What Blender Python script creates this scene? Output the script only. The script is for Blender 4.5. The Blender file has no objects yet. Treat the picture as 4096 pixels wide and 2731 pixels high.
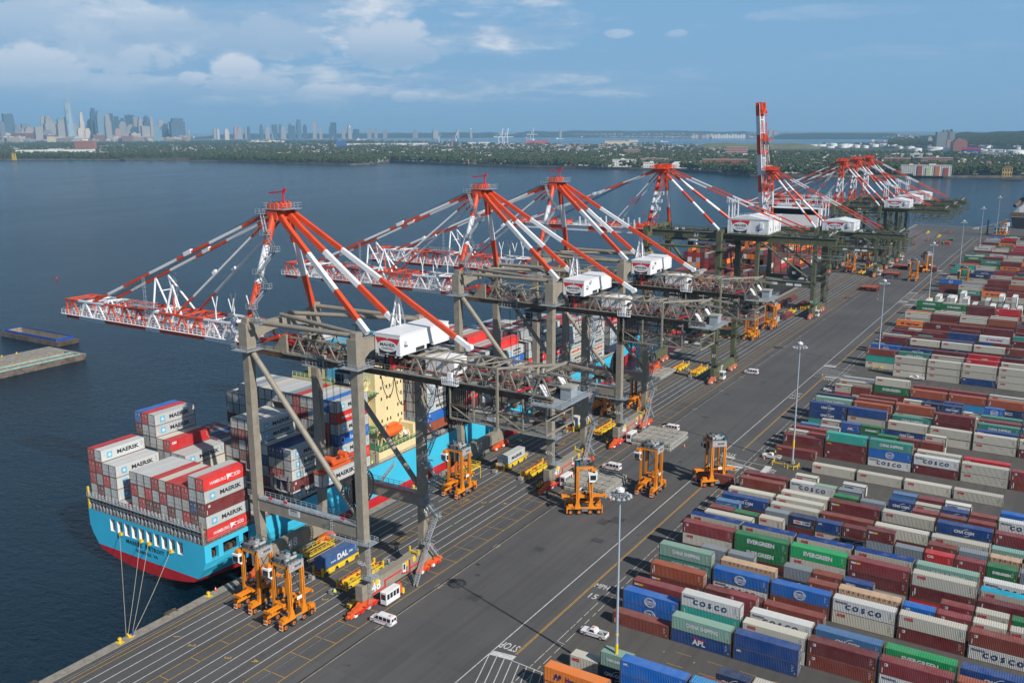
import bpy,bmesh,math,random
from mathutils import Vector,Matrix
random.seed(7)
PI=math.pi
D=bpy.data
scene=bpy.context.scene
col=scene.collection
R=math.radians

# ---------------------------------------------------------------- camera
cam=D.cameras.new("Camera")
cam_ob=D.objects.new("Camera",cam)
col.objects.link(cam_ob)
scene.camera=cam_ob
cam.sensor_width=36.0
cam.lens=36.0*3715.1/4096.0
cam.clip_start=1.0
cam.clip_end=60000.0
def cam_axes(yaw,pitch,roll):
    cy,sy,cp,sp=math.cos(yaw),math.sin(yaw),math.cos(pitch),math.sin(pitch)
    f=Vector((sy*cp,cy*cp,-sp));r=Vector((cy,-sy,0));u=r.cross(f)
    cr,sr=math.cos(roll),math.sin(roll)
    return cr*r+sr*u,-sr*r+cr*u,f
_r,_u,_f=cam_axes(-0.5543,0.2236,-0.0037)
cam_ob.matrix_world=Matrix(((_r.x,_u.x,-_f.x,84.585),(_r.y,_u.y,-_f.y,-104.568),(_r.z,_u.z,-_f.z,98.667),(0,0,0,1)))

# ---------------------------------------------------------------- sky, sun, exposure
SUN_EL,SUN_AZ=R(36.3),math.atan2(0.949,-0.316)
world=D.worlds.new("World");scene.world=world;world.use_nodes=True
wn,wl=world.node_tree.nodes,world.node_tree.links
wn.clear()
w_out=wn.new("ShaderNodeOutputWorld");w_bg=wn.new("ShaderNodeBackground")
sky=wn.new("ShaderNodeTexSky");sky.sky_type='NISHITA';sky.sun_disc=False
sky.sun_elevation=SUN_EL;sky.sun_rotation=SUN_AZ
sky.altitude=100.0;sky.air_density=1.25;sky.dust_density=0.6;sky.ozone_density=3.0
w_bg.inputs['Strength'].default_value=0.05
tc=wn.new("ShaderNodeTexCoord")
def wmath(op,a,b=None,clamp=False):
    n=wn.new("ShaderNodeMath");n.operation=op;n.use_clamp=clamp
    for i,v in enumerate((a,b)):
        if v is None:continue
        if isinstance(v,(int,float)):n.inputs[i].default_value=v
        else:wl.new(v,n.inputs[i])
    return n.outputs[0]
sep=wn.new("ShaderNodeSeparateXYZ");wl.new(tc.outputs['Generated'],sep.inputs[0])
# clouds lie on a high flat layer: direction projected on a plane
zz=wmath('MAXIMUM',sep.outputs[2],0.0)
zp=wmath('ADD',zz,0.10)
cu=wmath('DIVIDE',sep.outputs[0],zp);cv=wmath('DIVIDE',sep.outputs[1],zp)
comb=wn.new("ShaderNodeCombineXYZ");wl.new(cu,comb.inputs[0]);wl.new(cv,comb.inputs[1])
def wnoise(scale,detail,rough,vec,off=(0,0,0),stretch=(1,1,1),dist=0.0):
    mp=wn.new("ShaderNodeMapping");wl.new(vec,mp.inputs[0])
    mp.inputs['Location'].default_value=off;mp.inputs['Scale'].default_value=stretch
    n=wn.new("ShaderNodeTexNoise");wl.new(mp.outputs[0],n.inputs['Vector'])
    n.inputs['Scale'].default_value=scale;n.inputs['Detail'].default_value=detail
    n.inputs['Roughness'].default_value=rough;n.inputs['Distortion'].default_value=dist
    return n.outputs[0]
def wramp(v,a,b,c0=0.0,c1=1.0):
    n=wn.new("ShaderNodeMapRange");n.interpolation_type='SMOOTHSTEP';wl.new(v,n.inputs[0])
    n.inputs[1].default_value=a;n.inputs[2].default_value=b;n.inputs[3].default_value=c0;n.inputs[4].default_value=c1
    return n.outputs[0]
# azimuth measured from the camera's own heading is not used: the cloud bank fills the north-west
nw=wmath('ADD',wmath('MULTIPLY',sep.outputs[0],-0.866),wmath('MULTIPLY',sep.outputs[1],0.50))
bank=wramp(nw,0.66,0.96)
n_big=wnoise(1.25,7.0,0.60,comb.outputs[0],(3.1,1.7,0.0),(1,1,1),0.35)
n_low=wnoise(9.0,8.0,0.62,tc.outputs['Generated'],(0.4,2.2,0.0),(1,1,4.5),0.2)
mixn=wmath('ADD',wmath('MULTIPLY',n_big,0.35),wmath('MULTIPLY',n_low,0.65))
thr=wmath('SUBTRACT',mixn,wmath('MULTIPLY',wmath('SUBTRACT',1.0,bank),0.20))
cmask=wramp(thr,0.43,0.62)
wisp=wramp(wnoise(5.0,5.0,0.6,tc.outputs['Generated'],(5.4,0.2,0.0),(1,1,7.0)),0.50,0.80,0.0,0.35)
LUMPN=wmath('SUBTRACT',wnoise(30.0,4.0,0.62,tc.outputs['Generated'],(0.7,1.3,0.2),(1,1,1.7)),0.5)
def lump(dx,dy,dz,rx,rz,amt,fuzz=0.55,soft=0.9):
    # one cumulus: an ellipse round a direction, its rim broken up by noise
    L=math.sqrt(dx*dx+dy*dy);hx,hy=dy/L,-dx/L
    a=wmath('ADD',wmath('MULTIPLY',sep.outputs[0],hx/rx),wmath('MULTIPLY',sep.outputs[1],hy/rx))
    b=wmath('MULTIPLY',wmath('SUBTRACT',sep.outputs[2],dz),1.0/rz)
    r2=wmath('ADD',wmath('MULTIPLY',a,a),wmath('MULTIPLY',b,b))
    front=wmath('GREATER_THAN',wmath('ADD',wmath('MULTIPLY',sep.outputs[0],dx/L),wmath('MULTIPLY',sep.outputs[1],dy/L)),0.0)
    nz=wmath('MULTIPLY',LUMPN,fuzz*6.0)
    d=wmath('SUBTRACT',wmath('ADD',r2,nz),0.0)
    m=wramp(d,1.0+soft*.5,1.0-soft*.5,0.0,amt)
    return wmath('MULTIPLY',m,front),b
LUMPS=[(-0.6235,0.7771,0.0864,0.0431,0.0244,0.95,0.55),(-0.5848,0.8065,0.0866,0.0328,0.0103,0.3,0.6),(-0.7367,0.6734,0.0617,0.0244,0.0159,0.9,1.0),(-0.7542,0.6505,0.0897,0.0563,0.0141,0.8,0.2),(-0.7066,0.702,0.0883,0.0539,0.0188,0.85,0.15),(-0.6709,0.7405,0.0392,0.0366,0.0084,0.85,0.95),(-0.6554,0.7542,0.0393,0.015,0.0084,0.9,1.0),(-0.6788,0.7337,0.0297,0.0234,0.0047,0.7,0.9),(-0.6145,0.7882,0.0342,0.0159,0.0056,0.95,1.0),(-0.7338,0.6778,0.0451,0.0516,0.0113,0.7,0.75),(-0.8091,0.5825,0.0774,0.0703,0.0234,0.85,0.85),(-0.8342,0.5432,0.0952,0.075,0.0281,0.7,0.55),(-0.85,0.5233,0.0599,0.0563,0.0188,0.8,0.9),(-0.7834,0.6137,0.0983,0.0422,0.0188,0.8,0.4),(-0.426,0.8997,0.0953,0.0141,0.0047,0.5,0.8),(-0.3749,0.9223,0.0939,0.0131,0.0042,0.5,0.8),(-0.7635,0.6439,0.05,0.0159,0.0075,0.8,0.95),(-0.5347,0.8434,0.0523,0.1406,0.0075,0.15,0.5),(-0.2377,0.9651,0.1101,0.0703,0.0066,0.18,0.6),(-0.7937,0.5984,0.1094,0.0422,0.0141,0.7,0.9),(-0.8237,0.5654,0.0413,0.1219,0.0141,0.6,0.5)]
cl=wmath('MAXIMUM',cmask,wisp)
lit=None
shade=wramp(wnoise(11.0,5.0,0.6,tc.outputs['Generated'],(1.0,6.0,0.13),(1,1,3.2)),0.42,0.60)
for(dx,dy,dz,rx,rz,amt,white)in LUMPS:
    m,b=lump(dx,dy,dz,rx,rz,amt)
    cl=wmath('MAXIMUM',cl,m)
    top=wramp(b,-0.9,0.7,max(0.0,white-0.55),white)
    mm=wn.new("ShaderNodeMix");mm.data_type='FLOAT'
    wl.new(wmath('MULTIPLY',m,1.1,True),mm.inputs[0]);wl.new(shade,mm.inputs[2]);wl.new(top,mm.inputs[3])
    shade=mm.outputs[0]
up_fade=wramp(sep.outputs[2],0.004,0.05)
cl=wmath('MULTIPLY',cl,up_fade)
cl=wmath('MULTIPLY',cl,0.88)
ccol=wn.new("ShaderNodeMix");ccol.data_type='RGBA'
wl.new(shade,ccol.inputs[0])
ccol.inputs[6].default_value=(6.5,9.0,12.2,1);ccol.inputs[7].default_value=(15.5,15.6,16.2,1)
skt=wn.new("ShaderNodeMix");skt.data_type='RGBA';wl.new(wramp(sep.outputs[2],0.16,0.75,0.85,0.0),skt.inputs[0])
wl.new(sky.outputs[0],skt.inputs[6]);skt.inputs[7].default_value=(3.9,7.9,12.9,1)
smix=wn.new("ShaderNodeMix");smix.data_type='RGBA'
wl.new(cl,smix.inputs[0]);wl.new(skt.outputs[2],smix.inputs[6]);wl.new(ccol.outputs[2],smix.inputs[7])
wl.new(smix.outputs[2],w_bg.inputs['Color']);wl.new(w_bg.outputs[0],w_out.inputs['Surface'])

sun=D.lights.new("Sun",'SUN');sun.energy=5.0;sun.angle=R(0.53);sun.color=(1.0,0.945,0.87)
sun_ob=D.objects.new("Sun",sun);col.objects.link(sun_ob)
sd=Vector((0.949*math.cos(SUN_EL),-0.316*math.cos(SUN_EL),math.sin(SUN_EL)))
sun_ob.rotation_euler=sd.to_track_quat('Z','Y').to_euler();sun_ob.location=sd*300
scene.view_settings.view_transform='Standard';scene.view_settings.look='None'
scene.view_settings.gamma=1.0;scene.view_settings.use_curve_mapping=False
scene.view_settings.exposure=0.18
scene.render.engine='CYCLES'
scene.cycles.max_bounces=6;scene.cycles.volume_bounces=0
scene.cycles.volume_step_rate=10.0;scene.cycles.volume_max_steps=32

# ---------------------------------------------------------------- materials
MATS={}
def srgb(r,g,b):
    f=lambda c:(c/255.0/12.92)if c/255.0<=0.04045 else((c/255.0+0.055)/1.055)**2.4
    return(f(r),f(g),f(b),1.0)
def mat(name,c,rough=0.55,metal=0.0,var=0.12,scale=0.6,dirt=None,dirt_amt=0.0,dirt_scale=0.35,bump=0.0,spec=0.5,stretch=(1,1,1)):
    """painted / weathered surface: colour varies with noise, optional second (dirt or rust) colour in patches"""
    if name in MATS:return MATS[name]
    m=D.materials.new(name);m.use_nodes=True;MATS[name]=m
    n,l=m.node_tree.nodes,m.node_tree.links
    b=n['Principled BSDF'];b.inputs['Roughness'].default_value=rough;b.inputs['Metallic'].default_value=metal
    b.inputs['Specular IOR Level'].default_value=spec
    tc=n.new("ShaderNodeTexCoord");mp=n.new("ShaderNodeMapping");l.new(tc.outputs['Object'],mp.inputs[0]);mp.inputs['Scale'].default_value=stretch
    nz=n.new("ShaderNodeTexNoise");l.new(mp.outputs[0],nz.inputs['Vector'])
    nz.inputs['Scale'].default_value=scale;nz.inputs['Detail'].default_value=5.0;nz.inputs['Roughness'].default_value=0.65
    hi=[min(1.0,v*(1+var))for v in c[:3]]+[1];lo=[v*(1-var*1.6)for v in c[:3]]+[1]
    mx=n.new("ShaderNodeMix");mx.data_type='RGBA';mx.inputs[6].default_value=lo;mx.inputs[7].default_value=hi
    rp=n.new("ShaderNodeMapRange");l.new(nz.outputs[0],rp.inputs[0]);rp.inputs[1].default_value=0.32;rp.inputs[2].default_value=0.68
    l.new(rp.outputs[0],mx.inputs[0]);out=mx.outputs[2]
    if dirt:
        n2=n.new("ShaderNodeTexNoise");l.new(mp.outputs[0],n2.inputs['Vector']);n2.inputs['Scale'].default_value=dirt_scale
        n2.inputs['Detail'].default_value=8.0;n2.inputs['Roughness'].default_value=0.75
        r2=n.new("ShaderNodeMapRange");l.new(n2.outputs[0],r2.inputs[0]);r2.inputs[1].default_value=0.62-dirt_amt*.3;r2.inputs[2].default_value=0.80-dirt_amt*.2
        m2=n.new("ShaderNodeMix");m2.data_type='RGBA';l.new(r2.outputs[0],m2.inputs[0]);l.new(out,m2.inputs[6]);m2.inputs[7].default_value=dirt;out=m2.outputs[2]
    l.new(out,b.inputs['Base Color'])
    if bump:
        bp=n.new("ShaderNodeBump");bp.inputs['Strength'].default_value=1.0;bp.inputs['Distance'].default_value=bump;l.new(nz.outputs[0],bp.inputs['Height']);l.new(bp.outputs[0],b.inputs['Normal'])
    return m
RUST=(0.13,0.05,0.022,1)
M=dict(
    white=mat('white_paint',(0.74,0.75,0.76,1),.45,var=.05,dirt=(0.36,0.33,0.28,1),dirt_amt=.05),
    red=mat('safety_red_paint',(0.66,0.075,0.022,1),.42,var=.08,dirt=(0.30,0.05,0.03,1),dirt_amt=.12),
    beige=mat('crane_beige_paint',(0.27,0.24,0.19,1),.55,var=.10,dirt=(0.11,0.075,0.045,1),dirt_amt=.12),
    olive=mat('crane_olive_paint',(0.105,0.112,0.060,1),.55,var=.14,dirt=(0.07,0.05,0.03,1),dirt_amt=.15),
    rusty=mat('rusty_steel',(0.13,0.075,0.042,1),.75,var=.3,dirt=(0.06,0.045,0.035,1),dirt_amt=.3),
    galv=mat('galvanised_steel',(0.36,0.40,0.43,1),.5,metal=.25,var=.12),
    dark=mat('dark_machinery',(0.035,0.036,0.037,1),.6,var=.3),
    black=mat('black_rubber',(0.018,0.018,0.018,1),.8,var=.3),
    orange=mat('bogie_orange_paint',(0.66,0.105,0.022,1),.5,var=.12,dirt=(0.25,0.06,0.025,1),dirt_amt=.2,dirt_scale=1.0),
    strad=mat('straddle_orange_paint',(0.72,0.235,0.012,1),.42,var=.10,dirt=(0.28,0.11,0.03,1),dirt_amt=.16,dirt_scale=1.0),
    hub=mat('wheel_hub_orange',(0.62,0.16,0.02,1),.5,var=.15),
    grey=mat('light_grey_paint',(0.36,0.37,0.38,1),.5,var=.08,dirt=(0.2,0.19,0.17,1),dirt_amt=.1),
    midgrey=mat('mid_grey_paint',(0.17,0.175,0.18,1),.5,var=.12),
    glass=mat('tinted_glass',(0.02,0.028,0.032,1),.08,var=.1,spec=.8),
    yellow=mat('yellow_paint',(0.72,0.50,0.025,1),.5,var=.1,dirt=(0.3,0.17,0.04,1),dirt_amt=.2,dirt_scale=1.0),
    green=mat('green_paint',(0.03,0.20,0.07,1),.5,var=.1),
    signred=mat('sign_red',(0.60,0.020,0.030,1),.45,var=.03),
    signblack=mat('sign_black',(0.02,0.024,0.032,1),.45,var=.05),
    hull=mat('hull_light_blue',(0.05,0.48,0.70,1),.35,var=.045,scale=.12,dirt=(0.14,0.34,0.40,1),dirt_amt=.02,dirt_scale=.3),
    bottom=mat('hull_antifouling_red',(0.50,0.018,0.026,1),.5,var=.12,scale=.3,dirt=(0.22,0.02,0.02,1),dirt_amt=.2),
    deck=mat('deck_grey',(0.20,0.205,0.20,1),.7,var=.15,dirt=RUST,dirt_amt=.15),
    deckgreen=mat('deck_green',(0.035,0.17,0.075,1),.6,var=.15),
    cream=mat('superstructure_cream',(0.72,0.60,0.34,1),.5,var=.05,dirt=(0.4,0.27,0.12,1),dirt_amt=.03,stretch=(1,1,.3)),
    lifeboat=mat('lifeboat_orange',(0.80,0.13,0.02,1),.4,var=.05),
    concrete=mat('weathered_concrete',(0.27,0.245,0.205,1),.9,var=.2,scale=.5,dirt=(0.13,0.11,0.09,1),dirt_amt=.3,bump=.02),
    rope=mat('mooring_rope',(0.42,0.37,0.28,1),.9,var=.1),
    pole=mat('mast_blue_grey',(0.40,0.47,0.53,1),.45,metal=.2,var=.08,stretch=(1,1,.1)),
    lens=mat('floodlight_glass',(0.55,0.66,0.72,1),.15,metal=.5,var=.1),
    linewhite=mat('road_white',(0.55,0.55,0.53,1),.8,var=.18,scale=1.2,dirt=(0.17,0.17,0.17,1),dirt_amt=.22,dirt_scale=2.2),
    lineyellow=mat('road_yellow',(0.52,0.30,0.045,1),.8,var=.18,scale=1.2,dirt=(0.16,0.14,0.12,1),dirt_amt=.25,dirt_scale=2.2),
    rail=mat('crane_rail',(0.06,0.052,0.045,1),.6,metal=.3,var=.3),
    hatch=mat('hatch_cover_grey',(0.33,0.325,0.29,1),.7,var=.14,dirt=(0.22,0.12,0.07,1),dirt_amt=.18,dirt_scale=.8),
    platred=mat('flat_rack_red',(0.30,0.075,0.045,1),.7,var=.25,dirt=(0.35,0.25,0.2,1),dirt_amt=.2,dirt_scale=1.2),
    timber=mat('fender_timber',(0.10,0.075,0.05,1),.9,var=.35,dirt=(0.04,0.035,0.03,1),dirt_amt=.3),
    skin=mat('skin',(0.35,0.19,0.12,1),.6),hivis=mat('hi_vis_vest',(0.62,0.80,0.05,1),.7,var=.05),
    navycloth=mat('dark_trousers',(0.03,0.035,0.05,1),.9),brown=mat('hatch_tarp',(0.3,.2,.12,1)),
    blue=mat('deep_blue_paint',(0.01,0.07,0.35,1),.45),teal=mat('winch_teal',(0.02,0.16,0.20,1),.5),
    truckglass=mat('car_glass',(0.015,0.017,0.02,1),.06,spec=.8),taillight=mat('tail_light_red',(0.5,0.01,0.01,1),.3),
)

# ---------------------------------------------------------------- mesh builder
class MB:
    def __init__(s):s.v=[];s.f=[];s.m=[];s.mats=[];s.g=[]
    def mi(s,mt):
        if mt not in s.mats:s.mats.append(mt)
        return s.mats.index(mt)
    def add(s,vs,fs,mt):
        s.g.append((len(s.v),len(s.f)));k=len(s.v);s.v.extend(vs);i=s.mi(mt)
        for f in fs:s.f.append(tuple(a+k for a in f));s.m.append(i)
    def box(s,x0,y0,z0,x1,y1,z1,mt):
        s.add([(x0,y0,z0),(x1,y0,z0),(x1,y1,z0),(x0,y1,z0),(x0,y0,z1),(x1,y0,z1),(x1,y1,z1),(x0,y1,z1)],
              [(0,3,2,1),(4,5,6,7),(0,1,5,4),(1,2,6,5),(2,3,7,6),(3,0,4,7)],mt)
    def cbox(s,cx,cy,cz,sx,sy,sz,mt):s.box(cx-sx/2,cy-sy/2,cz-sz/2,cx+sx/2,cy+sy/2,cz+sz/2,mt)
    def beam(s,p,q,w,h,mt,w2=None,h2=None):
        p,q=Vector(p),Vector(q);d=q-p
        if d.length<1e-6:return
        d.normalize();up=Vector((0,0,1))if abs(d.z)<0.97 else Vector((0,1,0))
        a=d.cross(up).normalized();b=a.cross(d).normalized()
        w2=w if w2 is None else w2;h2=h if h2 is None else h2;vs=[]
        for o,ww,hh in((p,w,h),(q,w2,h2)):
            for sa,sb in((-1,-1),(1,-1),(1,1),(-1,1)):vs.append(tuple(o+a*(sa*ww/2)+b*(sb*hh/2)))
        s.add(vs,[(3,2,1,0),(4,5,6,7),(0,1,5,4),(1,2,6,5),(2,3,7,6),(3,0,4,7)],mt)
    def tube(s,p,q,r,mt,n=8,r2=None,caps=True):
        p,q=Vector(p),Vector(q);d=q-p
        if d.length<1e-6:return
        d.normalize();up=Vector((0,0,1))if abs(d.z)<0.97 else Vector((0,1,0))
        a=d.cross(up).normalized();b=a.cross(d).normalized();r2=r if r2 is None else r2;vs=[]
        for o,rr in((p,r),(q,r2)):
            for i in range(n):
                t=2*PI*(i+.5)/n;vs.append(tuple(o+a*(rr*math.cos(t))+b*(rr*math.sin(t))))
        fs=[(i,(i+1)%n,n+(i+1)%n,n+i)for i in range(n)]
        if caps:fs+=[tuple(range(n-1,-1,-1)),tuple(range(n,2*n))]
        s.add(vs,fs,mt)
    def striped(s,p,q,w,h,cuts,mts,kind='beam',w2=None,h2=None):
        p,q=Vector(p),Vector(q);cs=[0.0]+list(cuts)+[1.0]
        for i in range(len(cs)-1):
            a,b=p.lerp(q,cs[i]),p.lerp(q,cs[i+1]);mt=mts[i%len(mts)]
            if kind=='beam':s.beam(a,b,w,h,mt)
            else:s.tube(a,b,w,mt,10)
    def poly(s,pts,mt,flip=False):
        s.add([tuple(p)for p in pts],[tuple(range(len(pts)))[::-1]if flip else tuple(range(len(pts)))],mt)
    def prism(s,pts,ext,mt):
        n=len(pts);e=Vector(ext);vs=[tuple(p)for p in pts]+[tuple(Vector(p)+e)for p in pts]
        s.add(vs,[tuple(range(n-1,-1,-1)),tuple(range(n,2*n))]+[(i,(i+1)%n,n+(i+1)%n,n+i)for i in range(n)],mt)
    def rail(s,pts,mt,h=1.1,post=1.6,t=.07,closed=False,mid=True):
        """hand rail along a polyline at deck level"""
        P=[Vector(p)for p in pts]
        if closed:P.append(P[0])
        for a,b in zip(P[:-1],P[1:]):
            L=(b-a).length;k=max(1,round(L/post))
            for i in range(k+1):
                o=a.lerp(b,i/k);s.beam(o,o+Vector((0,0,h)),t,t,mt)
            s.beam(a+Vector((0,0,h)),b+Vector((0,0,h)),t,t,mt)
            if mid:s.beam(a+Vector((0,0,h*.55)),b+Vector((0,0,h*.55)),t*.8,t*.8,mt)
    def stair(s,p,q,w,mt,side):
        """open stair flight from p up to q, treads across `side`"""
        p,q=Vector(p),Vector(q);sv=Vector(side).normalized()*(w/2)
        for k in(-1,1):
            s.beam(p+sv*k,q+sv*k,.10,.28,mt)
            s.beam(p+sv*k+Vector((0,0,1)),q+sv*k+Vector((0,0,1)),.06,.06,mt)
            for t in(0,.33,.66,1):o=p.lerp(q,t)+sv*k;s.beam(o,o+Vector((0,0,1)),.05,.05,mt)
        n=max(2,int((q-p).length/.55))
        for i in range(1,n):
            o=p.lerp(q,i/n);s.beam(o-sv,o+sv,.22,.05,mt)
    def ladder(s,x,y,z0,z1,mt,d=(1,0),cage=True):
        dx,dy=d;w=.3
        for k in(-1,1):s.beam((x-dy*w*k,y+dx*w*k,z0),(x-dy*w*k,y+dx*w*k,z1),.07,.07,mt)
        z=z0+.4
        while z<z1:s.beam((x-dy*w,y+dx*w,z),(x+dy*w,y-dx*w,z),.05,.05,mt);z+=.6
        if cage:
            z=z0+2.4
            while z<z1:
                pts=[(x+dy*.4*math.cos(t)*-1+dx*(.75*math.sin(t)),y+dx*.4*math.cos(t)+dy*(.75*math.sin(t)),z)for t in(0,PI/3,2*PI/3,PI)]
                for a,b in zip(pts[:-1],pts[1:]):s.beam(a,b,.05,.05,mt)
                z+=1.2
    def ngon(s,cx,cy,cz,rx,rz,mt,n=24,axis='y',depth=.1):
        pts=[]
        for i in range(n):
            t=2*PI*i/n;a,b=rx*math.cos(t),rz*math.sin(t)
            pts.append((cx+a,cy,cz+b)if axis=='y' else((cx,cy+a,cz+b)if axis=='x' else(cx+a,cy+b,cz)))
        e={'y':(0,depth,0),'x':(depth,0,0),'z':(0,0,depth)}[axis]
        s.prism(pts,e,mt)
    def merge(s,o,off=(0,0,0)):
        k=len(s.v);s.v.extend((a+off[0],b+off[1],c+off[2])for a,b,c in o.v)
        mm=[s.mi(x)for x in o.mats]
        for f,m_ in zip(o.f,o.m):s.f.append(tuple(a+k for a in f));s.m.append(mm[m_])
    def mesh(s,name):
        me=D.meshes.new(name);me.from_pydata(s.v,[],s.f);
        for mt in s.mats:me.materials.append(mt)
        me.polygons.foreach_set('material_index',s.m);me.update()
        return me
    def build(s,name,parent=None,loc=None,fixn=True):
        me=s.mesh(name)
        if fixn:
            b=bmesh.new();b.from_mesh(me);bmesh.ops.recalc_face_normals(b,faces=b.faces);b.to_mesh(me);b.free()
        return link(name,me,parent,loc)
def link(name,me,parent=None,loc=None,rot=None):
    o=D.objects.new(name,me);col.objects.link(o)
    if parent:o.parent=parent
    if loc:o.location=loc
    if rot:o.rotation_euler=rot
    return o
def tag(o,label=None,cat=None,group=None,kind=None):
    if label:o['label']=label
    if cat:o['category']=cat
    if group:o['group']=group
    if kind:o['kind']=kind
    return o
def empty(name,loc,label,cat,group=None,rz=0.0):
    o=D.objects.new(name,None);col.objects.link(o);o.location=loc;o.rotation_euler=(0,0,rz);o.empty_display_size=.5
    return tag(o,label,cat,group)
def kids(o,allobs):
    return[c for c in allobs if c.parent==o]
def copy_tree(root,loc,rz=None,label=None,group=None):
    src={}
    for c in D.objects:
        if c.parent:src.setdefault(c.parent.name,[]).append(c)
    def cp(o,par):
        c=o.copy();col.objects.link(c)
        if par:c.parent=par
        for ch in src.get(o.name,[]):cp(ch,c)
        return c
    r=cp(root,None);r.location=loc
    if rz is not None:r.rotation_euler=(0,0,rz)
    if label:r['label']=label
    if group:r['group']=group
    return r
TXT={}
def text_mb(s,size,mt,bold=0.0,spacing=1.0,width=None):
    """lettering as flat geometry in the local XZ plane facing -Y, centred on the origin"""
    key=(s,size,bold,spacing,width)
    if key not in TXT:
        c=D.curves.new('t','FONT');c.body=s;c.size=size;c.offset=bold;c.space_character=spacing
        c.align_x='CENTER';c.align_y='CENTER';c.resolution_u=2
        o=D.objects.new('t',c);col.objects.link(o)
        dg=bpy.context.evaluated_depsgraph_get();dg.update();me=D.meshes.new_from_object(o.evaluated_get(dg))
        vs=[(v.co.x,v.co.y)for v in me.vertices];fs=[tuple(p.vertices)for p in me.polygons]
        if width and vs:
            w=max(v[0]for v in vs)-min(v[0]for v in vs);k=width/w;vs=[(a*k,b)for a,b in vs]
        D.objects.remove(o);D.curves.remove(c);D.meshes.remove(me);TXT[key]=(vs,fs)
    vs,fs=TXT[key];mb=MB();mb.add([(a,0.0,b)for a,b in vs],fs,mt);return mb
def xform(mb,mode,off):
    """mode: '-y' faces -Y (as is), '+x' faces +X, '-x' faces -X, 'z' lies on the ground readable looking along `off[3]`"""
    o=MB();o.mats=mb.mats;o.f=mb.f;o.m=mb.m;x,y,z=off[:3]
    if mode=='-y':o.v=[(a+x,b+y,c+z)for a,b,c in mb.v]
    elif mode=='+x':o.v=[(x-b,y+a,c+z)for a,b,c in mb.v]
    elif mode=='-x':o.v=[(x+b,y-a,c+z)for a,b,c in mb.v]
    elif mode=='g':
        t=off[3];ct,st=math.cos(t),math.sin(t);o.v=[(x+a*ct-c*st,y+a*st+c*ct,z+b)for a,b,c in mb.v]
    return o
# ---------------------------------------------------------------- ground and water
def node_mat(name):
    m=D.materials.new(name);m.use_nodes=True;return m,m.node_tree.nodes,m.node_tree.links
def nmath(n,l,op,a,b=None):
    k=n.new("ShaderNodeMath");k.operation=op
    for i,v in enumerate((a,b)):
        if v is None:continue
        if isinstance(v,(int,float)):k.inputs[i].default_value=v
        else:l.new(v,k.inputs[i])
    return k.outputs[0]
def nnoise(n,l,vec,scale,detail=5,rough=.6,dist=0.0,stretch=None):
    if stretch:
        mp=n.new("ShaderNodeMapping");mp.inputs['Scale'].default_value=stretch;l.new(vec,mp.inputs[0]);vec=mp.outputs[0]
    k=n.new("ShaderNodeTexNoise");l.new(vec,k.inputs['Vector']);k.inputs['Scale'].default_value=scale
    k.inputs['Detail'].default_value=detail;k.inputs['Roughness'].default_value=rough;k.inputs['Distortion'].default_value=dist;return k.outputs[0]
def nramp(n,l,v,a,b,c0=0.0,c1=1.0):
    k=n.new("ShaderNodeMapRange");l.new(v,k.inputs[0]);k.inputs[1].default_value=a;k.inputs[2].default_value=b;k.inputs[3].default_value=c0;k.inputs[4].default_value=c1;return k.outputs[0]
def nmix(n,l,f,a,b,blend='MIX'):
    k=n.new("ShaderNodeMix");k.data_type='RGBA';k.blend_type=blend
    for i,v in((0,f),(6,a),(7,b)):
        if isinstance(v,(int,float)):k.inputs[i].default_value=v
        elif isinstance(v,tuple):k.inputs[i].default_value=v
        else:l.new(v,k.inputs[i])
    return k.outputs[2]
def asphalt(name,base,patch):
    m,n,l=node_mat(name);b=n['Principled BSDF'];b.inputs['Roughness'].default_value=.9;b.inputs['Specular IOR Level'].default_value=.25
    tc=n.new("ShaderNodeTexCoord");v=tc.outputs['Object']
    big=nnoise(n,l,v,.022,4,.55,.4);mid=nnoise(n,l,v,.18,6,.7);fine=nnoise(n,l,v,3.0,4,.7)
    # tyre lanes run along the quay
    lane=nnoise(n,l,v,1.0,4,.6,.15,(.42,.012,1));spots=nnoise(n,l,v,.33,3,.5)
    c=nmix(n,l,nramp(n,l,big,.38,.62),base,patch)
    c=nmix(n,l,nramp(n,l,lane,.45,.72,0,.55),c,tuple(x*.62 for x in base[:3])+(1,))
    c=nmix(n,l,nramp(n,l,mid,.55,.78,0,.5),c,tuple(x*.70 for x in base[:3])+(1,))
    c=nmix(n,l,nramp(n,l,spots,.70,.76,0,.75),c,tuple(x*.38 for x in base[:3])+(1,))
    c=nmix(n,l,nramp(n,l,fine,.3,.7,0,.35),c,tuple(x*1.22 for x in base[:3])+(1,))
    # repaired rectangles
    br=n.new("ShaderNodeTexBrick");l.new(v,br.inputs[0]);br.inputs['Scale'].default_value=1.0;br.inputs['Brick Width'].default_value=17.0;br.inputs['Row Height'].default_value=11.3
    br.inputs['Mortar Size'].default_value=.045;br.inputs['Color1'].default_value=(1,1,1,1);br.inputs['Color2'].default_value=(.88,.88,.89,1);br.inputs['Mortar'].default_value=(.62,.62,.62,1);br.offset=.37
    c=nmix(n,l,.75,c,br.outputs[0],'MULTIPLY')
    l.new(c,b.inputs['Base Color']);bp=n.new("ShaderNodeBump");bp.inputs['Distance'].default_value=.02;l.new(fine,bp.inputs['Height']);l.new(bp.outputs[0],b.inputs['Normal'])
    return m
M['asphalt']=asphalt('asphalt',(.084,.083,.084,1),(.106,.104,.103,1))
M['asphalt2']=asphalt('yard_asphalt',(.082,.078,.074,1),(.105,.099,.092,1))
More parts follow.
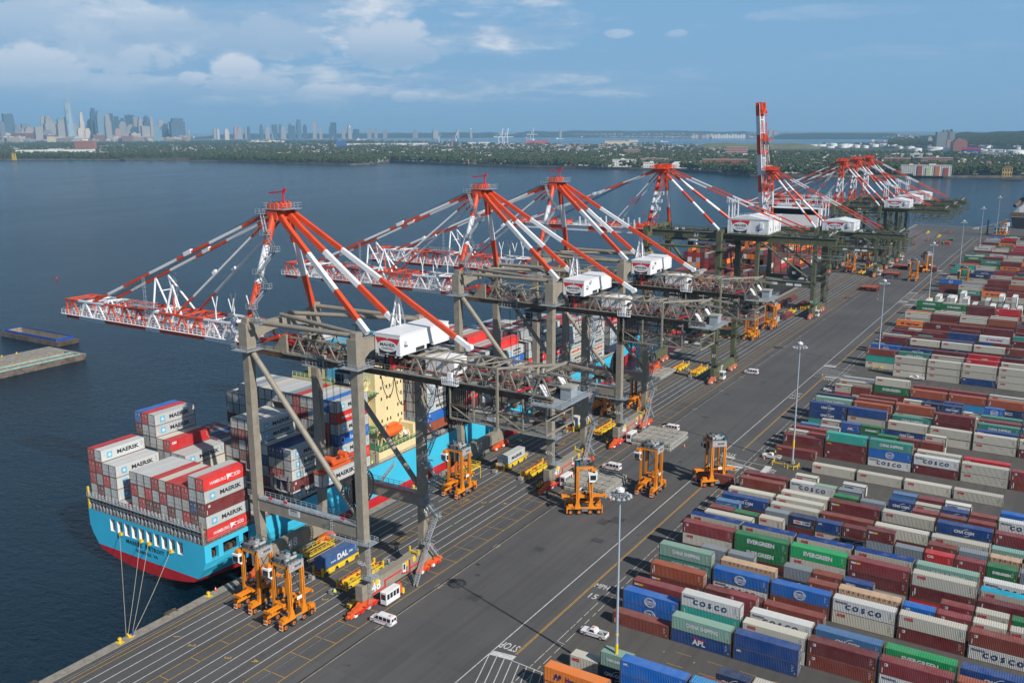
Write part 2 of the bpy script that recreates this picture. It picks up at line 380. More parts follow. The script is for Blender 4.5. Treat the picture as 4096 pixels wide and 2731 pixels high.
def water_mat():
    m,n,l=node_mat('bay_water');b=n['Principled BSDF']
    tc=n.new("ShaderNodeTexCoord");v=tc.outputs['Object']
    b.inputs['Roughness'].default_value=.13;b.inputs['IOR'].default_value=1.33;b.inputs['Specular IOR Level'].default_value=.32
    big=nnoise(n,l,v,.004,4,.6,.5,(1,.35,1));
    c=nmix(n,l,nramp(n,l,big,.35,.65),(.001,.010,.020,1),(.002,.018,.036,1));l.new(c,b.inputs['Base Color'])
    w1=nnoise(n,l,v,.38,5,.62,.5,(.62,1.25,1));w2=nnoise(n,l,v,1.6,4,.6,.3);w3=nnoise(n,l,v,.035,3,.5,.2,(.6,1,1))
    gust=nnoise(n,l,v,.0022,5,.6,.6,(1,.28,1))
    h=nmath(n,l,'ADD',nmath(n,l,'MULTIPLY',w1,1.0),nmath(n,l,'MULTIPLY',w2,.28));h=nmath(n,l,'ADD',h,nmath(n,l,'MULTIPLY',w3,1.2))
    h=nmath(n,l,'MULTIPLY',h,nramp(n,l,gust,.35,.65,1.3,1.9))
    bp=n.new("ShaderNodeBump");bp.inputs['Distance'].default_value=1.0;bp.inputs['Strength'].default_value=.8;l.new(h,bp.inputs['Height']);l.new(bp.outputs[0],b.inputs['Normal'])
    l.new(nramp(n,l,gust,.35,.65,.10,.2),b.inputs['Roughness'])
    return m
M['water']=water_mat()
WZ=-3.5
QX=-69.7  # quay edge
def sheet(name,pts,z,mt,kind='structure'):
    mb=MB();mb.poly([(x,y,z)for x,y in pts],mt);o=mb.build(name,fixn=False)
    me=o.data
    if me.polygons[0].normal.z<0:me.flip_normals()
    return tag(o,kind=kind)
mb=MB()
mb.add([(-40000,-6000,WZ),(40000,-6000,WZ),(40000,44000,WZ),(-40000,44000,WZ)],[(0,1,2,3)],M['water'])
tag(mb.build('water',fixn=False),kind='structure')
# terminal ground: one sheet with a real quay face
mb=MB()
YN,YF=-160,956
mb.add([(QX+1.8,YN,0),(900,YN,0),(900,YF,0),(QX+1.8,YF,0)],[(0,1,2,3)],M['asphalt'])
mb.add([(QX+.9,YF,0),(900,YF,0),(900,YF,-9),(QX+.9,YF,-9)],[(0,1,2,3)],M['concrete'])
tag(mb.build('ground',fixn=False),kind='structure')
mb=MB();mb.poly([(4.0,-160,.004),(900,-160,.004),(900,940,.004),(4.0,940,.004)],M['asphalt2']);tag(mb.build('yard_pavement',fixn=False),kind='structure')
# quay coping: cast in bays with open joints, each a real block, slightly uneven
coping=tag(D.objects.new('quay_coping',None),kind='structure');col.objects.link(coping)
y=YN;k=0
base_me={}
while y<YF:
    Ln=6.0;key=k%3
    if key not in base_me:
        mb=MB();dz=(.12,.10,.135)[key]
        mb.box(-.45-.02*key,0.03,-9.0,1.75,Ln-.03,dz,M['concrete']);mb.box(-.62,.5,-1.6,-.47-.02*key,1.1,-.1,M['timber'])
        base_me[key]=mb.mesh('coping_block')
    o=link('coping_block',base_me[key],coping,(QX,y,0));y+=Ln;k+=1
# far wharf end turns the corner to the right
mb=MB();mb.box(QX,YF-.8,-9,200,YF+.5,.12,M['concrete']);tag(mb.build('far_quay_wall'),kind='structure')
# timber fenders hung on the face (two near ones stand proud of the coping)
def fender(name,y,label):
    mb=MB()
    for i in range(7):mb.box(QX-1.25,y+i*.42,-5.5,QX-.85,y+i*.42+.36,.3+(.08 if i%2 else 0),M['timber'])
    mb.box(QX-.84,y,-.9,QX-.55,y+3.0,-.5,M['timber']);mb.box(QX-.84,y,-2.9,QX-.55,y+3.0,-2.5,M['timber'])
    for yy in(y+.2,y+2.4):mb.box(QX-.84,yy,-.1,QX+.1,yy+.35,.25,M['timber'])
    return tag(mb.build(name),label,'fender','timber fenders on the quay face')
fender('quay_fender',-23.5,'dark timber fender on the quay face nearest the lower left corner')
fender('quay_fender',7.5,'dark timber fender on the quay face left of the two yellow bollards near the stern')
# ---------------------------------------------------------------- painted markings (flat print on asphalt)
def strip(mb,x0,y0,x1,y1,w,mt,z=.012):
    d=Vector((x1-x0,y1-y0,0));d.normalize();n_=Vector((-d.y,d.x,0))*(w/2)
    mb.add([(x0-n_.x,y0-n_.y,z),(x1-n_.x,y1-n_.y,z),(x1+n_.x,y1+n_.y,z),(x0+n_.x,y0+n_.y,z)],[(0,1,2,3)],mt)
W_,Y_=M['linewhite'],M['lineyellow']
mk=MB()
for x in(-62.8,-60.2,-57.5,-55.0,-48.1,-45.4,-42.7,-40.0):
    if x in(-57.5,-45.4):
        y=-60.0
        while y<900:
            L_=1e9 if y<20 else random.uniform(5,16);y2=min(900,20 if y<20 else y+L_);strip(mk,x,y,x,y2,.16,W_);y=y2+(0 if y<20 else random.uniform(.5,2.5))
    else:strip(mk,x,-60,x,900,.18,W_)
strip(mk,-4.55,-60,-4.55,31.2,.2,W_)
segs=[(34,157.5),(161.8,274),(292.1,470),(478,600),(612,850)]
strip(mk,-4.55,31,-4.55,860,.22,W_)
tag(mk.build('white_lane_line',fixn=False),kind='structure')
my=MB()
strip(my,-66.0,-60,-66.0,900,.14,Y_);strip(my,-64.8,-60,-64.8,900,.14,Y_)
for x in(-52.9,-50.2):strip(my,x,-60,x,880,.14,Y_)
y=-58.0
while y<560:strip(my,-52.9,y,-50.2,y+random.uniform(-.1,.1),.13,Y_);y+=7.2 if y<60 else 3.4
for x in(-37.9,-32.4):strip(my,x,-60,x,880,.15,Y_)
y=-58.0
while y<560:strip(my,-37.9,y,-32.5,y+random.uniform(-.15,.15),.13,Y_);y+=6.9 if y<205 else 2.3
for(a,b)in((33.2,161.6),(170,275),(293.5,462),(474,600),(612,850),(-60,-20)):
    for x in(-.16,.16):strip(my,x,a,x,b,.15,Y_)
tag(my.build('yellow_lane_line',fixn=False),kind='structure')
md=MB()
y=-20.0
while y<560:
    L_=random.uniform(1.5,5)
    strip(md,4.5,y,4.5,y+L_,.13,W_);strip(md,6.1,y+.6,6.1,y+.6+L_*.8,.13,W_);y+=L_+random.uniform(.3,.9)
    if random.random()<.22:strip(md,4.6,y,6.3,y-.3,.12,W_)
tag(md.build('dashed_parking_line',fixn=False),kind='structure')
# stop bars, hatched crossings and words on the road
def zebra(ybar0,ybar1,x0,x1,xt):
    z=MB();lo,hi=(ybar0,ybar1)
    z.add([(-4.5,hi,.016),(.25,hi,.016),(.25,hi+1.5,.016),(-4.5,hi+1.5,.016)],[(0,1,2,3)],W_)
    if lo is not None:z.add([(.2,lo-1.4,.016),(4.9,lo-1.4,.016),(4.9,lo,.016),(.2,lo,.016)],[(0,1,2,3)],W_)
    strip(z,.3,hi,xt,hi-1.0,.2,W_)
    l0=lo if lo is not None else hi-18
    strip(z,-4.5,l0-2,xt,l0-.3,.18,W_)
    n_=max(5,int((hi-l0)/1.75))
    for i in range(n_):
        yy=hi-1.0-(hi-l0-1.5)*i/n_;strip(z,-4.5+.6*i/n_,yy,xt,max(l0-.5,yy-7.5+2*i/n_)if yy-7.5>l0 else l0-.2,.16,W_)
    return tag(z.build('hatched_crossing',fixn=False),kind='structure')
z=MB();z.add([(-4.5,30.4,.016),(.5,30.9,.016),(.4,32.6,.016),(-4.3,32.0,.016)],[(0,1,2,3)],W_)
strip(z,.5,30.9,9.5,30.2,.18,W_)
for i in range(9):strip(z,-4.5+i*1.7,30.7-.05*i,.3+i*1.7,16.0,.17,W_)
tag(z.build('hatched_crossing',fixn=False),kind='structure')
zebra(155.5,161.0,0,0,11);zebra(275.4,292.2,0,0,9);zebra(462,470,0,0,8.5);zebra(480,505,0,0,8);zebra(600,612,0,0,8)
z=MB();z.add([(10.5,153.4,.016),(12.3,153.8,.016),(12.3,160.2,.016),(10.3,160.2,.016)],[(0,1,2,3)],W_);tag(z.build('stop_bar',fixn=False),kind='structure')
zc=MB()
def word(s,x,y,size,rot,mt,stretch=1.0,width=None,bold=.02,z=.018):
    t=text_mb(s,size,mt,bold,1.0,width);t2=MB();t2.mats=t.mats;t2.f=t.f;t2.m=t.m;t2.v=[(a,b,c*stretch)for a,b,c in t.v]
    zc.merge(xform(t2,'g',(x,y,z,rot)))
for(x,y,r_)in((-2.5,34.9,PI),(-2.3,164.4,PI),(-2.0,295.4,PI),(-2.0,473,PI),(-2.0,615,PI),(2.5,152.0,0),(2.5,270.8,0),(2.5,455.5,0)):
    word('STOP',x,y,2.6,r_,W_,1.3,4.0,.03)
word('MPH',2.1,66.2,2.4,0,W_,1.2,3.3,.02);word('15',2.2,61.3,2.4,0,W_,1.3,1.9,.02)
word('STOP',13.5,156.6,2.4,R(90),W_,1.2,3.6)
for s_,y in(('STAY',264),('IN',260.5),('LANE',257)):word(s_,-2.4,y-20,1.9,PI,W_,1.3,2.8)
for i,(x,y)in enumerate(((-61.5,3.2),(-56.3,2.6),(-46.8,3.2),(-41.4,5.2))):word(str(i+1),x,y,2.0,R(-62),Y_,1,None,.02)
for i,(x,y)in enumerate(((-46.6,30.0),(-41.4,33.0),(-46.8,92.5),(-41.4,95.0),(-46.8,186),(-41.4,190),(-61.4,178))):word('3434341'[i],x,y,2.0,R(-62),Y_,1,None,.02)
for(x,y)in((-51.5,62),(-51.5,90.6),(-51.5,146),(-51.5,213)):word('BUS' if False else 'CLEAR',x,y,1.3,R(90),Y_,1,None,.0)
tag(zc.build('road_lettering',fixn=False),kind='structure')
# small worn slot numbers in the yard aisles
zc=MB()
for yy in(44.0,48.5,71.0,73.5,150.0,169.5,283.0):
    for i in range(7):
        x=24+i*6.34
        word(str(random.randint(1,9)),x,yy+random.uniform(-.3,.3),.9,0,random.choice((W_,Y_,Y_)),1,None,0.0,.014);strip(zc,x+2,yy+1.5,x+5.2,yy+1.5,.09,Y_,.014)
tag(zc.build('yard_slot_mark',fixn=False),kind='structure')
# crane rails and the drain channel
rl=MB()
for x in(-66.7,-35.9):
    rl.box(x-.16,-160,.004,x-.05,930,.022,M['rail']);rl.box(x+.05,-160,.004,x+.16,930,.022,M['rail']);rl.box(x-.045,-160,.003,x+.045,930,.03,M['galv'])
tag(rl.build('crane_rail',fixn=False),kind='structure')
rl=MB();y=-150.0
while y<900:
    L_=random.uniform(16,30)
    rl.box(-29.35,y,.004,-28.95,y+L_,.018,M['rail']);rl.box(-28.93,y,.004,-28.70,y+L_,.022,M['concrete'])
    if random.random()<.7:rl.box(-29.6,y+L_-2.2,.004,-28.4,y+L_-.3,.014,M['concrete'])
    y+=L_+.25
tag(rl.build('drain_channel',fixn=False),kind='structure')
mp=MB();pm=mat('repair_asphalt',(.05,.05,.052,1),.9,var=.2)
for(x,y,w,h)in((-14.5,96,2.6,3.6),(-12.2,98.5,3.4,4),(-11,86,3,2.2),(-20.6,74,2.6,2.6),(-21,46,3,3.2),(-23.5,196,2.2,2),(-26.5,228,2.2,2.2),(-19.5,252,1.8,1.8),(-42,220,2.4,2)):mp.box(x,y,.004,x+w,y+h,.009,pm)
for(x,y)in((-27.5,61),(-24.5,56.5),(3.2,83),(-13,150),(-22,176)):mp.ngon(x,y,.004,.55,.55,M['rail'],16,'z',.012)
tag(mp.build('asphalt_repair',fixn=False),kind='structure')

# ---------------------------------------------------------------- light masts
def make_mast():
    t=empty('light_mast',(0,0,0),'x','light mast','tall light masts along the roadway')
    mb=MB()
    for i in range(5):mb.tube((0,0,.9+i*7.25),(0,0,.9+(i+1)*7.25),.30-.035*i,M['pole'],12,.30-.035*(i+1))
    mb.build('pole',t)
    mb=MB();mb.tube((0,0,0),(0,0,.95),.75,M['concrete'],12);mb.build('footing',t)
    for z0,z1 in((9.2,9.5),(4.9,7.5)):
        mb=MB();mb.tube((0,0,z0),(0,0,z1),.315,M['yellow'],12,.31);mb.build('yellow_band',t)
    mb=MB();
    for i in range(12):
        a,b=2*PI*i/12,2*PI*(i+1)/12;mb.beam((1.0*math.cos(a),1.0*math.sin(a),36.3),(1.0*math.cos(b),1.0*math.sin(b),36.3),.12,.12,M['galv'])
        mb.beam((.2*math.cos(a),.2*math.sin(a),36.8),(1.55*math.cos(a),1.55*math.sin(a),36.4),.07,.07,M['galv'])
    mb.ngon(0,0,37.0,.75,.75,M['white'],14,'z',.5);mb.tube((0,0,37.5),(0,0,37.8),.5,M['white'],12,.1);mb.tube((0,0,37.5),(0,0,38.6),.03,M['galv'],5)
    mb.build('head_ring',t)
    me=None
    for i in range(12):
        a=2*PI*(i+.5)/12
        if me is None:
            mb=MB();mb.tube((0,0,0),(.12,0,-.42),.14,M['grey'],8,.36);mb.tube((.12,0,-.42),(.125,0,-.45),.33,M['lens'],8,.33);me=mb.mesh('floodlight')
        link('floodlight',me,t,(1.7*math.cos(a),1.7*math.sin(a),36.35),(0,R(-12),a))
    return t
mast0=make_mast()
MASTS=[(20.2,35.3),(16.6,166.4),(15.6,300.8),(13.7,452.0),(12.6,598.0),(12.4,728.0),(12.8,869.0)]
ML=['tall light mast nearest the camera, rising beside the orange container','tall light mast behind the yellow guard rail left of the yard',
      'tall light mast beside the small yellow barrier at the second aisle','tall light mast standing at the end of the green containers by the reefer racks',
      'tall light mast just before the far orange straddle carrier in the yard','light mast beyond the far orange and green containers','farthest light mast near the white control building']
for i,(x,y)in enumerate(MASTS):
    if i==0:mast0.location=(x,y,0);mast0['label']=ML[0]
    else:copy_tree(mast0,(x,y,0),label=ML[i])
# ---------------------------------------------------------------- quay cranes
XL,XW,CX=-36.0,-66.6,-51.3
RD,WH=M['red'],M['white']
def part(mb,name,parent,sub=False):
    me=mb.mesh(name);me.transform(Matrix.Translation((-CX,0,0)))
    b=bmesh.new();b.from_mesh(me);bmesh.ops.recalc_face_normals(b,faces=b.faces);b.to_mesh(me);b.free()
    o=link(name,me,parent)
    if name in STUFFY:o['kind']='stuff'
    return o
STUFFY={'hinge_machinery','boom_walkway','girder_walkway','girder_machinery','tail_platform','mast_stair','stair_tower','access_ladder','handrail','girder_handrail','boom_handrail','boom_machinery','rear_gantry','festoon_cable','red_conduit','yellow_bracket','trolley','hoist_rope','house_cladding','house_handrail','house_support','platform','mast_platform','maintenance_platform','boom_tip_platform','floodlight','notice_board','service_cabinet','mast_head','festoon_basket','tube_bracket','stay_support','boom_platform'}
def split_part(mb,name,parent):
    """every member of a lattice as an object of its own"""
    gs=mb.g+[(len(mb.v),len(mb.f))]
    for(v0,f0),(v1,f1)in zip(gs[:-1],gs[1:]):
        o=MB();o.v=mb.v[v0:v1];o.f=[tuple(a-v0 for a in f)for f in mb.f[f0:f1]];o.mats=[mb.mats[mb.m[f0]]];o.m=[0]*(f1-f0);part(o,name,parent)
def sign_maher(parent,x0,x1,y,z0,z1,name='company_sign'):
    """white panel, red crown, black foot, white oval and two lines of black lettering; faces -Y"""
    w,h=x1-x0,z1-z0;cx,cz=(x0+x1)/2,(z0+z1)/2
    mb=MB();mb.box(x0,y-.06,z0,x1,y,z1,M['white'])
    e=y-.075
    top=[(x0+.01*w,e,z1-.02*h),(cx-.04*w,e,z1-.02*h),(cx,e,z1-.10*h),(cx+.04*w,e,z1-.02*h),(x1-.01*w,e,z1-.02*h),(x1-.13*w,e,cz),(x0+.13*w,e,cz)]
    bot=[(x0+.13*w,e,cz),(x1-.13*w,e,cz),(x1-.17*w,e,z0+.02*h),(cx+.08*w,e,z0+.02*h),(cx,e,z0+.10*h),(cx-.08*w,e,z0+.02*h),(x0+.17*w,e,z0+.02*h)]
    mb.poly(top,M['signred']);mb.poly(bot,M['signblack'])
    n=28;mb.poly([(cx+.40*w*math.cos(2*PI*i/n),e-.012,cz+.335*h*math.sin(2*PI*i/n))for i in range(n)],M['white'])
    o=part(mb,name,parent)
    t1=text_mb('MAHER',h*.27,M['signblack'],.006*h,1.0,w*.62);t2=text_mb('TERMINALS',h*.12,M['signblack'],.002*h,1.0,w*.50)
    mb=MB();mb.merge(t1,(cx,e-.026,cz+.07*h));mb.merge(t2,(cx,e-.026,cz-.15*h))
    l=part(mb,'sign_lettering',o);return o
def bogie(parent,x,y0,sgn,mt=None):
    """equaliser beams and eight wheels under one leg; sgn = direction of the end buffer"""
    mt=mt or M['orange']
    mb=MB();y1=y0+8.2
    mb.prism([(x-.5,y0+2.0,1.75),(x-.5,y0+6.2,1.75),(x-.5,y0+4.8,2.9),(x-.5,y0+3.4,2.9)],(1.1,0,0),mt)
    for yy in(y0+.1,y0+4.3):
        mb.prism([(x-.48,yy+.1,1.1),(x-.48,yy+3.7,1.1),(x-.48,yy+2.6,1.95),(x-.48,yy+1.2,1.95)],(.96,0,0),mt)
        for k in(0,1):mb.box(x-.62,yy+.05+1.95*k,.45,x+.62,yy+1.8+1.95*k,1.12,mt);mb.box(x+.62,yy+.4+1.95*k,.5,x+.95,yy+1.2+1.95*k,1.0,M['signred']if k else WH)
    ye=y0 if sgn<0 else y1
    mb.tube((x,ye,.9),(x,ye+sgn*1.0,.9),.42,mt,8);mb.box(x-.5,ye-.3,.4,x+.5,ye+.3,1.7,mt)
    o=part(mb,'bogie',parent)
    for i in range(8):
        mb=MB();yy=y0+.62+i*.99;mb.tube((x-.16,yy,.36),(x+.16,yy,.36),.34,M['rusty'],10);
        if i==0:me=mb.mesh('wheel');me.transform(Matrix.Translation((-CX,-yy,0)))
        link('wheel',me,o,(0,yy,0))
    return o
def truss(mb,x0,x1,y,zb,zt,n,matf,dw=.32,cw=.5,ch=.45,bottom=True):
    """plane truss along X; matf(x) gives the paint at x"""
    dx=(x1-x0)/n
    for i in range(n):
        a,b=x0+i*dx,x0+(i+1)*dx;mt=matf((a+b)/2)
        mb.beam((a,y,zt),(b,y,zt),cw,ch,mt)
        if bottom:mb.beam((a,y,zb),(b,y,zb),.75,.95,mt)
        c=(a+b)/2;mb.beam((a,y,zb),(c,y,zt),dw,dw,mt);mb.beam((c,y,zt),(b,y,zb),dw,dw,mt)
def boommat(x):
    for e,mt in((-133.4,RD),(-123.5,WH),(-111.5,RD),(-103,WH),(-88.5,RD),(-79,WH),(-70,RD)):
        if x<e:return mt
    return RD
BG=M['beige']
def number(parent,s,x,y,z,size,mode='+x',name='painted_number',mt=None):
    t=text_mb(s,size,mt or M['white'],size*.012);return part(xform(t,mode,(x,y,z)),name,parent)

def beige_crane():
    t=empty('container_crane',(CX,0,0),'x','container crane','beige lattice boom container cranes')
    ya,yb=-10.2,10.2;sh=1.8
    for x in(XW,XL):
        # legs: tapered foot, straight shaft
        for y in(ya,yb):
            mb=MB()
            mb.beam((x,y+(.9 if y<0 else-.9)*.5,6.2),(x,y,16.4),1.5,1.55,BG,sh,sh);mb.box(x-sh/2,y-sh/2,16.4,x+sh/2,y+sh/2,52.9,BG)
            for z in(23,29.5,36,42.5,48.5):mb.box(x-sh/2-.035,y-sh/2-.035,z,x+sh/2+.035,y+sh/2+.035,z+.12,BG)
            lg=part(mb,'leg',t)
            mb=MB();mb.box(x-1.2,y-1.3,52.9,x+1.2,y+1.3,58.7,BG);part(mb,'leg_head',t)
            mb=MB();mb.box(x-2.5,y-2.6,52.75,x+2.5,y+2.6,52.86,M['galv']);mb.rail([(x-2.5,y-2.6,52.86),(x+2.5,y-2.6,52.86),(x+2.5,y+2.6,52.86),(x-2.5,y+2.6,52.86)],M['galv'],closed=True)
            part(mb,'platform',t)
        mb=MB();mb.box(x-.95,-12.4,2.9,x+.95,12.4,6.3,BG)
        for y in(-8.6,-4,0,4,8.6):mb.box(x-.985,y,2.92,x+.985,y+.1,6.28,BG)
        sb=part(mb,'sill_beam',t)
        # arched portal beam between the leg heads
        mb=MB();z1=58.2
        pts=[(x-.8,ya+1.31,z1),(x-.8,ya+1.31,54.0),(x-.8,ya+3.4,55.4),(x-.8,-3,56.1),(x-.8,3,56.1),(x-.8,yb-3.4,55.4),(x-.8,yb-1.31,54.0),(x-.8,yb-1.31,z1)]
        mb.prism(pts,(1.6,0,0),BG);part(mb,'portal_beam',t)
        for y0,s in((-15.4,-1),(7.4,1)):bogie(t,x,y0,s)
    for y in(ya,yb):
        mb=MB();mb.box(XW+sh/2,y-.75,16.2,XL-sh/2,y+.75,19.0,BG);mb.box(XW+sh/2,y-1.0,19.0,XL-sh/2,y+1.0,19.06,M['galv'])
        part(mb,'cross_beam',t)
        mb=MB();
        for s in(-1,1):mb.rail([(XW+1.3,y+s*.98,19.06),(XL-1.3,y+s*.98,19.06)],M['galv'])
        if y>0:mb.box(XW+2,y-1.02,18.9,XL-2,y-.9,19.15,M['signred'])
        part(mb,'handrail',t)
        mb=MB();mb.tube((XW+1.2,y,52.4),(XL-.8,y,20.4),.62,BG,12);part(mb,'diagonal_brace',t)
        mb=MB();mb.tube((XW+.6,y,59.1),(XL+.5,y,59.1),.52,BG,12);part(mb,'tie_tube',t)
        mb=MB();mb.tube((XW+1.2,0+(1.2 if y>0 else-1.2),59.0),(XL+.6,y-(1.0 if y>0 else-1.0),59.2),.48,BG,12);part(mb,'tie_tube',t)
        mb=MB();mb.box(XW-.4,y-1.0,58.7,XW+1.3,y+1.0,59.9,BG);mb.box(XL-.4,y-1.0,58.7,XL+1.0,y+1.0,59.9,BG);part(mb,'tube_bracket',t)
    # A-frame mast
    ax,az=-65.0,81.6
    for y,ye in((ya,-1.7),(yb,1.9)):
        mb=MB();mb.striped((XW+.4,y*.97,58.6),(ax,ye,az),.78,0,(.36,.70),(RD,WH,RD),'tube');part(mb,'mast_leg',t)
    mb=MB();mb.box(ax-1.3,-2.6,80.0,ax+1.5,2.8,82.2,RD);
    for y in(-1.8,-.6,.6,1.8):mb.tube((ax-1.0,y-.25,83.0),(ax-1.0,y+.25,83.0),.75,M['rusty'],12);mb.tube((ax+.8,y-.25,83.0),(ax+.8,y+.25,83.0),.75,RD,12);mb.box(ax-1.4,y-.38,82.2,ax+1.2,y-.28,83.6,RD)
    part(mb,'mast_head',t)
    mb=MB();mb.box(ax-2.4,-2.8,82.2,ax+3.6,3.0,82.3,M['galv']);mb.rail([(ax-2.4,-2.8,82.3),(ax+3.6,-2.8,82.3),(ax+3.6,3.0,82.3),(ax-2.4,3.0,82.3)],M['galv'],h=1.2,post=1.1,closed=True);part(mb,'mast_platform',t)
    mb=MB();mb.beam((ax+1.2,0,82.3),(ax+1.2,0,86.2),.3,.3,M['signred']);mb.beam((ax-3.0,0,85.5),(ax+2.0,0,86.0),.24,.3,M['signred']);mb.beam((ax+1.2,0,86.2),(ax+2.2,0,86.6),.3,.3,M['signred']);part(mb,'service_jib',t)
    # zigzag stair up the near mast leg
    st=MB();g=M['galv']
    P=[(-62.6,-9.2,59.6),(-61.4,-11.6,61.6)]
    legp=lambda u:Vector((XW+.4,ya*.97,58.6)).lerp(Vector((ax,-1.7,az)),u)
    pts=[];
    for i,(u,off)in enumerate(((.02,4.2),(.14,1.2),(.33,4.0),(.45,.8),(.66,3.8),(.80,.2),(.985,-2.6))):
        p=legp(u);pts.append(Vector((p.x+off,p.y-1.25,p.z)))
    for a,b in zip(pts[:-1],pts[1:]):st.stair(a,b,.8,g,(0,1,0))
    for p in pts:st.cbox(p.x,p.y,p.z,1.9,1.5,.1,g);st.rail([(p.x-.95,p.y-.75,p.z),(p.x+.95,p.y-.75,p.z),(p.x+.95,p.y+.75,p.z)],g,post=.9);st.beam(p,(p.x-1.0,p.y+1.3,p.z-.9),.12,.12,g)
    part(st,'mast_stair',t)
    # boom
    bh=MB();bt_=MB()
    for y in(-3.6,3.6):truss(bh,-141.0,-72.0,y,51.6,56.0,13,boommat)
    split_part(bh,'boom_member',t)
    dx=69.0/13
    cb=MB()
    for i in range(13):
        a=-141+dx*(i+.5);mt=boommat(a);cb.beam((a,-3.6,56),(a,3.6,56),.28,.28,mt)
        if i<12:cb.beam((a,-3.6 if i%2 else 3.6,56),(a+dx,3.6 if i%2 else-3.6,56),.22,.22,mt)
        cb.beam((a-dx/2,-3.6,51.7),(a-dx/2,3.6,51.7),.3,.4,mt)
    cb.beam((-141,-3.6,51.6),(-141,-3.6,56),.35,.35,RD);cb.beam((-141,3.6,51.6),(-141,3.6,56),.35,.35,RD);cb.beam((-141,-3.6,56),(-138,-3.6,56),.4,.4,RD);cb.beam((-141,-3.6,56),(-141,3.6,56),.3,.3,RD);cb.beam((-141,3.6,56),(-138,3.6,56),.4,.4,RD)
    split_part(cb,'boom_brace',t)
    wk=MB()
    for s in(-1,1):
        wk.box(-142.5,s*2.3-.6,52.2,-72,s*2.3+.6,52.28,WH);wk.rail([(-142.5,s*1.75,52.28),(-72,s*1.75,52.28)],WH,post=1.5,t=.09);wk.rail([(-142.5,s*4.3,52.3),(-72,s*4.3,52.3)],WH,post=1.5,t=.09);wk.box(-142.5,s*4.35-.35,52.2,-72,s*4.35+.35,52.25,WH)
    for x in(-121,-99,-83):wk.ladder(x,-2.5,52.3,56.5,WH,(1,0),True)
    for i in range(14):wk.cbox(-138+i*5,random.choice((-1.6,1.6,.4)),52.6,random.uniform(.8,2),.9,.8,random.choice((WH,M['grey'],WH)))
    part(wk,'boom_walkway',t)
    mb=MB();mb.box(-145.2,-2.2,51.4,-141.3,2.2,51.5,g);mb.rail([(-145.2,-2.2,51.5),(-145.2,2.2,51.5),(-141.3,2.2,51.5),(-141.3,-2.2,51.5)],g,post=.9,closed=True,h=1.6);mb.box(-144.5,-1,51.5,-143,1,52.6,M['grey']);part(mb,'boom_tip_platform',t)
    mb=MB()
    for(x,zt)in((-106.2,64.2),(-99.4,62.4)):
        for y in(-3.4,3.4):
            if x<-103:mb.tube((x+0,y,56.2),(x-.2,y*.55+(0 if y<0 else 0),zt),.24,WH);mb.tube((x+6.6,y,56.2),(x-.2,y*.55,zt),.24,WH)
            elif y<0:mb.tube((x-2,y,56.2),(x,y*.8,zt+.6),.25,WH);mb.tube((x+3.4,y,56.2),(x,y*.8,zt+.6),.22,WH);mb.tube((x+.8,y,56.2),(x+.2,y*.8,zt-2),.2,RD)
    mb.beam((-105.0,-2.3,61),(-105.0,2.3,61),.2,.2,WH)
    for x in(-84.8,-79.4):
        for y in(-2.7,2.7):mb.tube((x,y,56),(x,y,58.6),.16,WH);mb.tube((x,y,58.6),(x-.9,y,61.4),.13,WH);mb.tube((x,y,58.6),(x+.9,y,61.6),.13,WH);mb.beam((x-.5,y,57.6),(x+.5,y,57.6),.1,.1,WH)
    split_part(mb,'rope_support',t)
    mb=MB();mb.box(-114,-4.8,57.1,-104.5,-3.4,57.18,g);mb.rail([(-114,-4.8,57.2),(-104.5,-4.8,57.2),(-104.5,-3.4,57.2),(-114,-3.4,57.2)],g,closed=True,post=1.2);mb.ladder(-108,-4.2,52.5,64.5,g,(1,0));mb.ladder(-107,4.2,56.5,64.5,g,(1,0));part(mb,'maintenance_platform',t)
    # stays
    for y,ye in((-3.5,-2.0),(3.5,2.2)):
        m_=Vector((-106.4,y*.6,64.3));
        q=Vector((-129.5,y,56.3));p=Vector((ax-1.3,ye,az-.2))
        mb=MB();mb.striped(p,q,.62,.62,(.13,.30,.48,.64,.80,.90),(RD,WH,RD,WH,RD,WH),w2=.6)
        mb.beam(p.lerp(q,.40)+Vector((0,0,.25)),p.lerp(q,.44)+Vector((0,0,.25)),.85,1.0,WH);part(mb,'forestay',t)
        q2=Vector((-97.6,y,56.3));mb=MB();mb.striped(p-Vector((0,0,1.2)),q2,.42,.42,(.18,.62,.80),(RD,WH,WH,RD));mb.beam(p.lerp(q2,.55),p.lerp(q2,.58),.7,.8,WH);part(mb,'inner_forestay',t)
    for y in(-1.4,-.5,.5,1.4):
        mb=MB();mb.tube((ax-1.2,y,az+1.0),(-127,y,56.6),.05,M['black'],5);part(mb,'hoist_rope',t)
    for y,ye in((-6.2,-1.6),(3.4,.9)):
        mb=MB();p=Vector((ax+1.0,ye,az-.4));q=Vector((XL-.2,y,59.0))
        mb.striped(p,q,.92,1.05,(.35,.66,.90),(RD,WH,RD,WH));mb.striped(p+Vector((-.5,0,.9)),p.lerp(q,.1),.8,1.3,(),(RD,));part(mb,'backstay',t)
    mb=MB();p=Vector((ax+1.3,2.2,az));q=Vector((-18.0,3.4,56.2));mb.striped(p,q,.78,.98,(.30,.52,.74,.93),(RD,WH,RD,WH,WH));mb.striped(p.lerp(q,.74),p.lerp(q,.93),.79,.99,(),(RD,));mb.tube(q+Vector((0,-.5,0)),q+Vector((0,.5,0)),.7,WH,14);part(mb,'long_backstay',t)
    mb=MB();sx,sz=-36.0,65.4
    for a,b in((-1.6,2.2),(1.6,2.2),(-1.6,4.8),(1.6,4.8)):mb.tube((sx+a,b,56.0),(sx+a*.15,3.4,sz),.2,WH)
